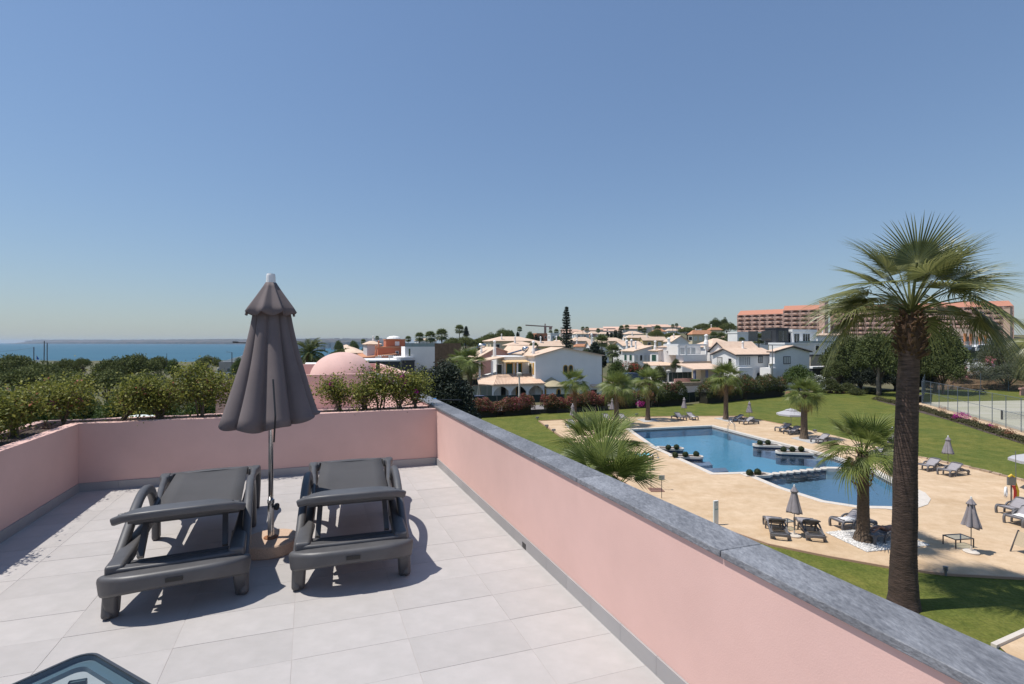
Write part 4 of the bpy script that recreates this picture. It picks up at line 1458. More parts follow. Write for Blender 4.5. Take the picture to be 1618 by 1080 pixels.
# slight lean: crown centre sits a little right
tr.v = [(x + .25 * (z / 10) ** 2, y, z) for x, y, z in tr.v]
tr.build('trunk', TRUNKM, big, smooth=True, fix=False)
cxo = .25
mb = MB(); mb.lathe([(.30, ctop - 1.5), (.36, ctop - 1.2), (.41, ctop - .8), (.38, ctop - .4), (.24, ctop - .1), (.05, ctop + .05)], 20, (cxo, 0, 0)); mb.build('crown_core', HUSK, big, smooth=True)
husks(big, (cxo, 0, 0), lambda t: float(np.interp(t, [0, .3, .7, 1], [.31, .39, .36, .22])), ctop - 1.45, ctop + .1, 130, .2)
FB = frond_set(L_PALMD, 'big', 1.6, 1.55, 50, .036)
rnd = random.Random(6)
for kind, az, el in [('up', 0, 86), ('up', -70, 73), ('up', 150, 77), ('up', 25, 70), ('up', 100, 68), ('up', -150, 65), ('up', 60, 62),
                     ('up', 172, 52), ('up', 8, 50), ('mid', -75, 52), ('up', 60, 47), ('up', 120, 45), ('mid', -125, 52), ('mid', -30, 44), ('mid', 195, 40),
                     ('mid', 178, 24), ('mid', -2, 26), ('low', -22, 24), ('mid', 158, 26), ('mid', 90, 28), ('mid', 50, 24), ('mid', 130, 22),
                     ('up', 140, 58), ('up', -20, 58), ('mid', 30, 40), ('mid', 150, 38), ('mid', -50, 33), ('low', 184, 3), ('low', -8, 4), ('low', 14, 10), ('low', 168, 8), ('low', 80, 4), ('mid', 205, 16)]:
    o = bpy.data.objects.new('frond', rnd.choice(FB[kind])); COL.objects.link(o); o.parent = big
    o.rotation_euler = Euler((rnd.uniform(-.55, .55), -R(el + rnd.uniform(-4, 4)), R(az - 38)), 'XYZ')
    q = rnd.uniform(.98, 1.17); o.scale = (q, q, q); o.location = (cxo, 0, ctop + .12)

# generic smaller fan palms round the pool
FS = frond_set(L_PALMY, 'small', .80, .95, 22, .018)
FM_ = frond_set(L_PALMY, 'open', 1.0, .98, 30, .02)
def small_palm(base_px, crown_py, label, r, trunk_r=.2, seed=0, nf=26, flare=1.5, upright=0, group='fan palms around the pool', dry=2, S_=None):
    b = G(*base_px, 0)
    h = Z(crown_py, b.y) if b.y else 3
    t = thing('fan_palm', label, 'palm tree', b, 0, group)
    tm = trunk_mesh([(trunk_r * flare, 0), (trunk_r * 1.15, .5), (trunk_r, 1.2), (trunk_r * .9, h * .7), (trunk_r * 1.1, h - .35), (trunk_r * .9, h)], 14, 60, .03, seed)
    tm.build('trunk', TRUNKS, t, smooth=True, fix=False)
    husks(t, (0, 0, 0), lambda q: trunk_r * 1.05, h * .62, h + .05, 26, trunk_r * .9, seed=seed)
    sc = r / 1.55
    put_fronds(t, S_ or FS, (0, 0, h), [('up', int(nf * .22), 72, 12), ('up', int(nf * .2), 48, 10), ('mid', int(nf * .28), 25, 12), ('mid', int(nf * .16), 6, 10), ('low', int(nf * .14), -8, 10), ('dry', dry, -45, 10)], seed=seed, sc=sc)
    return t
small_palm((908, 663), 607, 'fan palm furthest left at the far side of the pool, in front of the villa', 1.95, .24, 1, 28)
small_palm((974, 673), 613, 'fan palm with thick mottled trunk standing behind the young palm clump', 2.1, .27, 2, 30)
small_palm((1023.7, 664.5), 605, 'fan palm at the far left corner of the pool on a white bed', 2.0, .25, 3, 28)
small_palm((1147, 663.5), 598, 'tall fan palm at the far right corner of the pool near the ladder', 2.15, .26, 4, 32, dry=4)
small_palm((1270.5, 694), 624, 'fan palm with brown skirt of dead leaves beside the open parasol', 1.75, .29, 5, 30, dry=7)
small_palm((1364, 856), 716, 'short fan palm on the white gravel bed by the near pool end', 1.80, .25, 6, 26, flare=1.85, S_=FM_)
for i, (px, py, d, sc, seed, lab) in enumerate([(945, 722, 13.6, .80, 7, 'young fan palm crown rising just behind the slate coping, dark green'),
                                                (958, 786, 11.4, .86, 8, 'paler young fan palm leaning over the paving, nearest the parapet')]):
    t = thing('fan_palm', lab, 'palm tree', at(px, d, 0), 0, 'young fan palms below the parapet')
    h = Z(py, d)
    trunk_mesh([(.3, 0), (.2, 1), (.18, h)], 12, 40, .03, seed).build('trunk', TRUNKS, t, smooth=True, fix=False)
    put_fronds(t, FM_, (0, 0, h), [('up', 5, 74, 8), ('up', 6, 54, 8), ('mid', 7, 34, 9), ('mid', 5, 14, 9)], seed=seed + 20, sc=1.0 * sc)
# palm just outside the right edge whose fronds hang in
t = thing('fan_palm', 'fan palm beyond the right edge of the photo, only its left fronds showing', 'palm tree', at(1672, 31, 0))
h = Z(548, 31)
trunk_mesh([(.45, 0), (.35, 2), (.32, h)], 14, 50, .02, 9).build('trunk', TRUNKM, t, smooth=True, fix=False)
put_fronds(t, FB, (0, 0, h), [('up', 4, 70, 8), ('up', 5, 45, 8), ('mid', 9, 20, 12), ('low', 7, -5, 10)], seed=13, sc=.85)

# distant fan palms: one mesh crown shared by all
def far_palm_proto():
    mb = MB()
    rnd = random.Random(3)
    for k in range(44):
        az = k * 2.399; el = R(lerp(82, -42, k / 43) + rnd.uniform(-9, 9))
        M_ = Matrix.Rotation(az, 4, 'Z') @ Matrix.Rotation(-el, 4, 'Y')
        hub = Vector((.75, 0, 0)); n = 9
        mb.add([Vector((0, -.02, 0)), Vector((0, .02, 0)), hub], [(0, 1, 2)], M_)
        for i in range(n):
            th = R(-105 + 210 * (i + .5) / n); L = 1.05 * rnd.uniform(.8, 1.05)
            d = Vector((math.cos(th), math.sin(th), 0)); e = Vector((-math.sin(th), math.cos(th), 0))
            mb.add([hub, hub + d * L * .6 - e * .11, hub + d * L + Vector((0, 0, -.22)), hub + d * L * .6 + e * .11], [(0, 1, 2, 3)], M_)
    return mb.mesh('crown', L_PALM, fix=False)
FARCROWN = far_palm_proto()
mb = MB(); mb.lathe([(.09, 0), (.07, .5), (.065, 1)], 7); FARTRUNK = mb.mesh('trunk', TRUNKS)
def far_palm(px, py, d, rpx, label, group='fan palms among the far houses', height=None):
    b = at(px, d, 0); b.z = terrain(b.x, b.y)
    zc = Z(py, d); r = rpx / F * d
    h = max(1.5, zc - b.z)
    t = thing('fan_palm', label, 'palm tree', b, random.uniform(0, 6), group)
    c = obj('crown', FARCROWN, t, (0, 0, h)); c.scale = (r / 1.6,) * 3
    k = obj('trunk', FARTRUNK, t, (0, 0, -.5)); s = r * 1.05
    k.scale = (s, s, h + .5)
    return t

# date palm behind the parasol
def feather_frond(seed, mat, L=2.6, sag=1.2):
    rnd = random.Random(seed); mb = MB(); n = 16
    p = Vector((0, 0, 0)); ang = 0; pts = [p.copy()]; angs = [0]
    for i in range(n):
        ang -= sag / n * (0.4 + 1.2 * i / n)
        p = p + Vector((math.cos(ang), 0, math.sin(ang))) * (L / n)
        pts.append(p.copy()); angs.append(ang)
    mb.tube(pts, [.03 * (1 - .85 * i / n) for i in range(n + 1)], 4)
    for i in range(2 * n):
        f = 2 + (n - 2) * i / (2 * n); k = int(f); q = pts[k].lerp(pts[min(n, k + 1)], f - k); a = angs[k]
        ax = Vector((math.cos(a), 0, math.sin(a))); up = Vector((-math.sin(a), 0, math.cos(a)))
        ll = .52 * math.sin(math.pi * (.18 + .75 * i / (2 * n))) * rnd.uniform(.85, 1.1)
        for s in (-1, 1):
            d = (Vector((0, s, 0)) * .8 + ax * .75 + up * rnd.uniform(.1, .5)).normalized()
            w = ax * .022
            tip = q + d * ll + Vector((0, 0, -.10 * ll / .5))
            mb.add([q - w, q + d * ll * .5 - w * .9, tip, q + d * ll * .5 + w * .9, q + w], [(0, 1, 2), (0, 2, 3, 4)])
    return mb.mesh('frond', mat, fix=False)
FF = [feather_frond(i, L_PALM, 2.6, 1.0 + .3 * i) for i in range(3)]
dp = at(489, 44, 0); hd = Z(558, 44)
t = thing('date_palm', 'feathery date palm rising behind the dome right of the parasol', 'palm tree', dp)
trunk_mesh([(.4, -3), (.33, 2), (.3, hd)], 12, 60, .05, 5).build('trunk', TRUNKM, t, smooth=True, fix=False)
rnd = random.Random(4)
for k in range(46):
    el = lerp(80, -35, (k / 46) ** .9) + rnd.uniform(-8, 8)
    o = obj('frond', FF[k % 3], t, (0, 0, hd)); o.rotation_euler = Euler((rnd.uniform(-.4, .4), -R(el), k * 2.399), 'XYZ'); q = rnd.uniform(.62, .8); o.scale = (q,) * 3

# ------------------------------------------------------------------ pool furniture
E1 = Vector((.967, .255, 0)); E2 = Vector((-.255, .967, 0))     # across and along the pool
HEAD = {'R': math.atan2(-E1.x, E1.y) , 'B': 0.0}
def rot_to(foot):
    """z rotation so that local +y (foot end) points along 'foot'"""
    return math.atan2(-foot.x, foot.y)
FR = {'left': rot_to(-E1), 'right': rot_to(E1), 'near': rot_to(-E2), 'far': rot_to(Vector((.32, .95, 0)))}
GP = 'grey sun loungers around the pool'
protoA = make_lounger('sun_lounger', 'x', (0, 0, 0), 0, RESF, SLINGF, back=.62, hi=False, group=GP)
protoB = make_lounger('sun_lounger', 'x', (0, 0, 0), 0, RESF, SLINGF, back=.02, hi=False, group=GP)
lounge = [
    (1072, 662.5, 'near', 'up', 'left lounger of the pair facing the camera at the far end of the pool'),
    (1091, 662.0, 'near', 'up', 'right lounger of the pair facing the camera at the far end of the pool'),
    (983, 664.5, 'near', 'up', 'lounger right behind the mottled palm trunk at the far end of the pool'),
    (958, 664.5, 'near', 'up', 'raised lounger back showing between the palm clump and the mottled trunk'),
    (903, 674.5, 'near', 'up', 'folded lounger under the closed parasol at the far left of the paving'),
    (1167.5, 665.5, 'left', 'up', 'upper lounger of the pair beside the pool ladder'),
    (1184, 669.5, 'left', 'up', 'lower lounger of the pair beside the pool ladder'),
    (1242, 681.0, 'left', 'up', 'upper lounger under the open white parasol'),
    (1256, 685.5, 'left', 'up', 'lower lounger under the open white parasol, half behind the palm trunk'),
    (1301, 699.0, 'left', 'up', 'single lounger right of the palm with the brown skirt'),
    (1386, 723.0, 'left', 'up', 'lounger behind the fronds of the short gravel bed palm'),
    (1402, 729.5, 'left', 'up', 'lounger touching the left side of the tall foreground trunk'),
    (1473, 741.5, 'left', 'up', 'left lounger of the pair at the edge of the lawn right of the tall trunk'),
    (1507, 749.5, 'left', 'up', 'right lounger of the pair at the edge of the lawn right of the tall trunk'),
    (1610, 811.0, 'left', 'up', 'upper lounger cut by the right edge beside the rescue board'),
    (1622, 826.0, 'left', 'up', 'lower lounger cut by the right edge, with a white towel'),
    (1226, 841.0, 'far', 'up', 'left lounger of the pair seen from behind at the near side of the pool'),
    (1279, 843.0, 'far', 'up', 'right lounger of the pair seen from behind at the near side of the pool'),
    (1349, 832.0, 'left', 'up', 'lounger with a crumpled white towel left of the gravel bed palm'),
    (1398, 853.0, 'left', 'flat', 'lounger under the lying person between the two palm trunks'),
    (1009, 726.5, 'right', 'flat', 'lounger with a turquoise towel, far one of the pair left of the pool'),
    (1000, 734.0, 'right', 'flat', 'lounger with a pale towel, near one of the pair left of the pool'),
]
LP = {}
for i, (px, py, f, k, lab) in enumerate(lounge):
    p = G(px, py, DZ)
    pr = protoA if k == 'up' else protoB
    if k == 'up' and i == 0: o = protoA; o.location = p; o.rotation_euler = (0, 0, FR[f]); o['label'] = lab; _ = copy_tree  # first one is the prototype itself
    elif i == 19: o = protoB; o.location = p; o.rotation_euler = (0, 0, FR[f]); o['label'] = lab
    else: o = copy_tree(pr, p, FR[f] + random.uniform(-.08, .08), lab)
    LP[i] = (p, o.rotation_euler[2])

def towel(i, label, mat, y0, y1, w=.31, seed=0, crumple=.02, z=.40):
    p, rz = LP[i]; rnd = random.Random(seed)
    mb = MB(); n, m = 14, 8; vs = []
    for a in range(n + 1):
        for b in range(m + 1):
            u = lerp(-w, w, b / m) * (1 + .1 * noise.noise(Vector((a * .5, seed, 0)))); y = lerp(y0, y1, a / n) + .04 * noise.noise(Vector((b * .6, seed, 3)))
            zz = z + .012 + crumple * (1 + noise.noise(Vector((a * .8, b * .8, seed)))) - (.10 if b in (0, m) else 0)
            vs.append((u, y, zz))
    fs = [(a * (m + 1) + b, a * (m + 1) + b + 1, (a + 1) * (m + 1) + b + 1, (a + 1) * (m + 1) + b) for a in range(n) for b in range(m)]
    mb.v, mb.f = vs, fs
    o = mb.build('towel', mat, smooth=True, fix=False, loc=p, rotz=rz); md = o.modifiers.new('s', 'SOLIDIFY'); md.thickness = .015
    return tag(o, label, 'towel')
towel(20, 'turquoise towel spread over the far lounger left of the pool', TOWEL_B, -.9, 1.05, .36, 1)
towel(21, 'pale turquoise towel spread over the near lounger left of the pool', M('pale_towel', (.50, .68, .70), .95), -.9, 1.0, .36, 2)
towel(18, 'crumpled white towel on the lounger left of the gravel bed palm', TOWEL_W, -.1, .75, .26, 3, .05)
towel(15, 'white towel on the lounger at the right edge', TOWEL_W, -.1, .7, .3, 4, .03)
towel(7, 'small white towel on the lounger under the open parasol', TOWEL_W, .0, .6, .26, 5, .03)
towel(1, 'small white towel on the right lounger at the far end of the pool', TOWEL_W, .35, .85, .24, 6, .02)

# person lying on a lounger, seen past the palm trunk
def skin_body(name, verts, edges, radii, mat, parent, sub=2, root=0):
    me = bpy.data.meshes.new(name); me.from_pydata([tuple(v) for v in verts], edges, [])
    me.materials.append(mat)
    o = obj(name, me, parent)
    sk = o.modifiers.new('skin', 'SKIN')
    for i, r in enumerate(radii):
        me.skin_vertices[0].data[i].radius = (r, r) if not isinstance(r, tuple) else r
    me.skin_vertices[0].data[root].use_root = True
    s = o.modifiers.new('sub', 'SUBSURF'); s.levels = s.render_levels = sub
    return o
p, rz = LP[19]
ps = thing('person', 'person in dark patterned swimwear lying on a lounger, knees slightly raised', 'person', p, rz)
zb = .43
SKINM = M('sunburnt_skin', (0.36, 0.18, 0.12), .55, var=.1, scale=6)
V_ = [(0, -.05, zb + .10), (0, -.25, zb + .11), (0, -.50, zb + .13), (0, -.62, zb + .13), (0, -.76, zb + .15), (0, -.90, zb + .17),
      (-.10, .05, zb + .10), (-.12, .42, zb + .28), (-.11, .80, zb + .05), (-.11, .90, zb + .10),
      (.10, .05, zb + .10), (.12, .45, zb + .16), (.11, .85, zb + .04), (.11, .93, zb + .11),
      (-.19, -.53, zb + .12), (-.25, -.30, zb + .06), (-.22, -.06, zb + .07), (-.20, .02, zb + .07),
      (.19, -.53, zb + .12), (.26, -.30, zb + .06), (.20, -.08, zb + .14), (.14, -.04, zb + .17)]
E_ = [(0, 1), (1, 2), (2, 3), (3, 4), (4, 5), (0, 6), (6, 7), (7, 8), (8, 9), (0, 10), (10, 11), (11, 12), (12, 13), (2, 14), (14, 15), (15, 16), (16, 17), (2, 18), (18, 19), (19, 20), (20, 21)]
Rr = [.13, .115, .135, .06, .085, .085, .09, .06, .04, .035, .09, .06, .04, .035, .055, .042, .03, .03, .055, .042, .03, .03]
skin_body('body', V_, E_, Rr, SKINM, ps)
CAMO = M('patterned_swimwear', (0.09, 0.12, 0.08), .9, scale=14, col2=(.25, .08, .09))
skin_body('shorts', [(0, -.10, zb + .10), (0, .0, zb + .10), (-.105, .10, zb + .115), (-.118, .28, zb + .20), (.105, .10, zb + .105), (.118, .28, zb + .14)], [(0, 1), (1, 2), (2, 3), (1, 4), (4, 5)], [.148, .15, .108, .095, .108, .092], CAMO, ps, 2, 1)
mb = MB(); mb.lathe([(.0, -.10), (.07, -.07), (.098, 0), (.08, .07), (0, .1)], 12, (0, -.86, zb + .19)); mb.build('hair', M('dark_hair', (.03, .02, .015), .7), ps, smooth=True)

# closed parasols by the pool
GU = 'closed grey parasols around the pool'
up_ = thing('parasol', 'x', 'parasol', (0, 0, 0), 0, GU)
closed_parasol(up_, 2.3, 2.36, 1.15, .30, .03, 2.12, .17, (CANVASF, CANVASF, METALG), n=48, rseed=1.1)
mb = MB(); mb.lathe([(0, 0), (.28, 0), (.29, .06), (.25, .09), (.04, .1), (.035, .3), (.028, .3)], 20); mb.build('base', COPE, up_)
for i, (px, py, lab) in enumerate([(1255, 847, 'closed parasol between the two near loungers seen from behind'),
                                   (1534.5, 873, 'closed parasol with the low glass table on the right of the paving'),
                                   (1498, 741, 'closed parasol between the pair of loungers at the lawn edge'),
                                   (1410, 722, 'closed parasol just left of the tall foreground trunk'),
                                   (1184, 667, 'closed parasol by the loungers at the pool ladder'),
                                   (1081, 659, 'closed parasol behind the pair at the far end of the pool'),
                                   (967.5, 661.5, 'closed parasol behind the mottled palm trunk'),
                                   (905, 672.5, 'closed parasol at the far left of the paving by the leftmost palm')]):
    p = G(px, py, DZ)
    if i == 0: up_.location = p; up_['label'] = lab; up_.rotation_euler[2] = .4
    else: copy_tree(up_, p, random.uniform(0, 6), lab)
# open parasol
def open_parasol(px, py, label):
    p = G(px, py, DZ)
    t = thing('open_parasol', label, 'parasol', p, .2)
    CW = M('pale_canvas', (.50, .50, .53), .9, transl=.25)
    mb = MB(); n = 8
    top = (0, 0, 2.35)
    rim = [(1.35 * math.cos(k * math.pi / 4), 1.35 * math.sin(k * math.pi / 4), 1.92) for k in range(8)]
    mid = [(.5 * math.cos(k * math.pi / 4), .5 * math.sin(k * math.pi / 4), 2.24) for k in range(8)]
    for k in range(8):
        j = (k + 1) % 8
        mb.add([mid[k], rim[k], rim[j], mid[j]], [(0, 1, 2, 3)])
        r2 = [(x, y, z - .16) for x, y, z in (rim[k], rim[j])]
        mb.add([rim[k], r2[0], r2[1], rim[j]], [(0, 1, 2, 3)])
    mb.build('canopy', CW, t)
    mb = MB()
    for k in range(8):
        j = (k + 1) % 8
        mb.add([(0, 0, 2.46)] + [(x * 1.15, y * 1.15, z + .05) for x, y, z in (mid[k], mid[j])], [(0, 1, 2)])
    mb.build('vent', CW, t)
    mb = MB(); mb.tube([(0, 0, 0), (0, 0, 2.5)], .02, 8); mb.build('pole', METALG, t)
    for k in range(8):
        mb = MB(); mb.tube([(0, 0, 2.3), (rim[k][0], rim[k][1], rim[k][2] - .02)], .012, 4); mb.build('rib', METALG, t)
    mb = MB(); mb.lathe([(0, 0), (.28, 0), (.28, .08), (0, .09)], 16); mb.build('base', COPE, t)
open_parasol(1250, 683, 'open pale parasol shading the loungers by the palm with the brown skirt')
open_parasol(1640, 776, 'open parasol whose edge shows at the right border of the photo')

def side_table(px, py, label, w=.5, l=.5, h=.42, rz=0.26, mat=METALG, glass_=False):
    t = thing('side_table', label, 'table', G(px, py, DZ), rz)
    mb = MB()
    for (x0, x1, y0, y1) in ((-w, w, -l, -l + .04), (-w, w, l - .04, l), (-w, -w + .04, -l + .04, l - .04), (w - .04, w, -l + .04, l - .04)):
        mb.box(x0, x1, y0, y1, h - .035, h)
    mb.build('frame', mat, t)
    mb = MB(); mb.box(-w + .041, w - .041, -l + .041, l - .041, h - .02, h - .008); mb.build('top', glass if glass_ else RESF, t)
    for sx in (-1, 1):
        for sy in (-1, 1):
            mb = MB(); mb.box(sx * w - .035 * (sx > 0), sx * w + .035 * (sx < 0), sy * l - .035 * (sy > 0), sy * l + .035 * (sy < 0), 0, h - .036); mb.build('leg', mat, t)
    return t
side_table(1025, 741, 'small dark side table near the turquoise towels and the shower', .22, .22)
side_table(1514, 862, 'low rectangular glass table beside the closed parasol on the right', .48, .3, .42, .15, DKWOOD, True)
side_table(1244, 835, 'small blue-grey table between the two loungers seen from behind', .24, .24, .42, .26, METALG, True)

# pool ladder
ld = thing('pool_ladder', 'curved stainless steel ladder rails at the far right pool edge', 'ladder', G(1152, 679.5, DZ), math.atan2(-.24, .97) + 1.57 * 0)
for s in (-1, 1):
    mb = MB(); mb.tube(curve([(.55, s * .27, 0), (.52, s * .27, .6), (.3, s * .27, .85), (.05, s * .27, .72), (-.12, s * .27, .2), (-.15, s * .27, -1.0)], 4), .02, 8); mb.build('handrail', STEEL, ld, smooth=True)
for z in (-.25, -.5, -.75):
    mb = MB(); mb.box(-.2, -.1, -.25, .25, z, z + .03); mb.build('tread', STEEL, ld)
# shower
sh_ = thing('pool_shower', 'thin stainless shower pole with curved head on a brown plate', 'shower', G(1028.5, 774, DZ))
mb = MB(); mb.tube(curve([(0, 0, 0), (0, 0, 1.9), (.05, 0, 2.15), (.3, 0, 2.3), (.42, 0, 2.2), (.44, 0, 2.05)], 4), .022, 8); mb.build('pole', STEEL, sh_, smooth=True)
mb = MB(); mb.tube([(.44, 0, 2.05), (.44, 0, 2.0)], [.03, .08], 10); mb.build('shower_head', STEEL, sh_)
mb = MB(); mb.box(-.1, .75, -.4, .4, 0, .03); mb.build('plate', M('brown_plate', (.20, .105, .075), .8), sh_)
# small sign on a post
sg = thing('pool_sign', 'small grey sign board on a dark post beside the shower', 'sign', G(1045.5, 787, DZ), .0)
mb = MB(); mb.tube([(0, 0, 0), (0, 0, 1.35)], .018, 8); mb.build('post', FENCEG, sg)
mb = MB(); mb.box(-.17, .17, -.02, -.005, 1.08, 1.36); mb.build('board', M('pale_board', (.50, .50, .50), .5), sg)
for k in range(4):
    mb = MB(); mb.box(-.13, .13 - .05 * (k % 2), -.023, -.0205, 1.13 + k * .055, 1.145 + k * .055); mb.build('text_line', M('grey_text', (.30, .31, .32), .6), sg)
# white totem
to = thing('info_totem', 'slim white information totem with teal lines standing on the paving', 'sign', G(1131, 829, DZ), .35)
mb = MB(); mb.box(-.14, .14, -.04, .04, 0, 1.22); mb.build('panel', WHITEP, to, bevel=.008)
for (x0, x1, z, c) in ((-.11, .03, 1.12, (.1, .1, .12)), (-.01, .08, 1.0, (.03, .09, .25)), (-.10, .11, .80, (.05, .33, .33)), (-.10, .11, .77, (.05, .33, .33))):
    mb = MB(); mb.box(x0, x1, -.044, -.0405, z, z + .014); mb.build('printed_line', M('print_%d' % int(c[2] * 100), c, .6), to)
# bollard light
def bollard(px, py, lab, h=.42):
    t = thing('bollard_light', lab, 'light', G(px, py, .0))
    mb = MB(); mb.tube([(0, 0, 0), (0, 0, h * .45)], .05, 10); mb.build('post', METALG, t)
    for k in range(3):
        mb = MB(); z = h * (.5 + .15 * k); mb.lathe([(0, z), (.085, z), (.085, z + h * .07), (0, z + h * .09)], 12); mb.build('louvre', METALG, t)
bollard(1494, 909, 'louvred bollard light where the lawn meets the paving', .42)
for (px, py, lab) in [(849, 663, 'small garden spotlight at the far left tip of the paving'), (864, 676, 'blue-grey floodlight on the left edge of the paving'), (875, 683, 'short garden spotlight on the left edge of the paving below the floodlight'),
                      (1006, 657.5, 'floodlight on the lawn left of the far left palm'), (1287.5, 684, 'blue floodlight on the lawn behind the palm with the brown skirt'), (1240, 673, 'floodlight on the lawn behind the open parasol')]:
    t = thing('garden_spotlight', lab, 'light', G(px, py, 0), .5, 'garden spotlights along the paving')
    mb = MB(); mb.tube([(0, 0, 0), (0, 0, .18)], .03, 6); mb.build('spike', METALG, t)
    mb = MB(); mb.box(-.16, .16, -.12, .12, .17, .36); mb.build('housing', METALG, t)
# lifesaving post at the right edge
lp = thing('rescue_post', 'grey lifesaving board post with yellow top at the right edge', 'post', G(1598, 797, DZ), -.1)
mb = MB(); mb.box(-.03, .03, -.03, .03, 0, 1.5); mb.build('post', METALG, lp)
mb = MB(); mb.box(-.2, .2, -.05, .05, 1.1, 1.55); mb.build('notice_board', METALG, lp)
mb = MB(); mb.tube([(-.15, 0, 1.55), (0, 0, 1.68), (.15, 0, 1.55)], .06, 8); mb.build('top_light', M('signal_yellow', (.62, .42, .02), .5), lp)
t = tag(MB().bar([(.12, -.08, .05), (.14, -.08, .8), (.05, -.08, 1.1)], .16, .05, side=(1, 0, 0)).build('rescue_buoy', M('signal_red', (.50, .03, .02), .5), loc=G(1598, 797, DZ), bevel=.02), 'red rescue buoy leaning on the lifesaving post', 'rescue buoy')
t = tag(MB().bar([(.28, -.06, .02), (.30, -.05, .8), (.2, -.02, 1.35)], [.16, .18, .06], .05, side=(1, 0, 0)).build('rescue_board', _mats['signal_yellow'], loc=G(1598, 797, DZ), bevel=.02), 'yellow rescue board leaning on the lifesaving post', 'rescue board')
mb = MB(); n = 16
ringp = [(.26 * math.cos(2 * math.pi * k / n), 0, .26 * math.sin(2 * math.pi * k / n)) for k in range(n + 1)]
mb.tube(ringp, .055, 8, cap=False); o = mb.build('life_ring', WHITEP, smooth=True, loc=G(1598, 797, DZ) + Vector((-.36, -.05, .72)), rotz=.7); tag(o, 'white life ring hanging left of the lifesaving post', 'life ring')
t = tag(MB().tube([(0, 0, 0), (.05, .1, 3.0)], .018, 6).build('rescue_pole', METALG, loc=G(1606, 797, DZ)), 'long thin rescue pole standing beside the lifesaving post', 'pole')
af = thing('folding_sign', 'dark framed folding stand cut by the right edge of the photo', 'stand', G(1622, 874, DZ), .2)
mb = MB()
for s in (-1, 1):
    mb.bar([(-.45, s * .3, 0), (0, s * .3, .9)], .04, .04); mb.bar([(.45, s * .3, 0), (0, s * .3, .9)], .04, .04)
mb.build('frame', DKWOOD, af); mb = MB(); mb.add([(-.3, -.28, .3), (-.3, .28, .3), (-.02, .28, .86), (-.02, -.28, .86), (-.29, -.28, .3), (-.29, .28, .3), (-.01, .28, .86), (-.01, -.28, .86)], [(0, 1, 2, 3), (7, 6, 5, 4), (0, 4, 5, 1), (1, 5, 6, 2), (2, 6, 7, 3), (3, 7, 4, 0)]); mb.build('panel', M('beige_panel', (.45, .36, .25), .8), af)
tag(MB().tube([(0, 0, 0), (0, 0, 1.9)], [.05, .04], 8).build('wooden_stake', BARK, loc=G(941, 668, 0)), 'bare wooden stake above the young palm clump', 'stake')
# ------------------------------------------------------------------ houses
HR = R(18.5)
HE1 = Vector((math.cos(HR), math.sin(HR), 0)); HE2 = Vector((-math.sin(HR), math.cos(HR), 0))

def solve(l, c, r, d):
    """corner at column c, depth d; front wall reaches column r, left wall reaches column l"""
    C0 = at(c, d, 0)
    ar, al = (r - CX) / F, (l - CX) / F
    w = (ar * C0.y - C0.x) / (HE1.x - ar * HE1.y)
    t = (C0.x - al * C0.y) / (-HE2.x + al * HE2.y)
    return C0, w, t

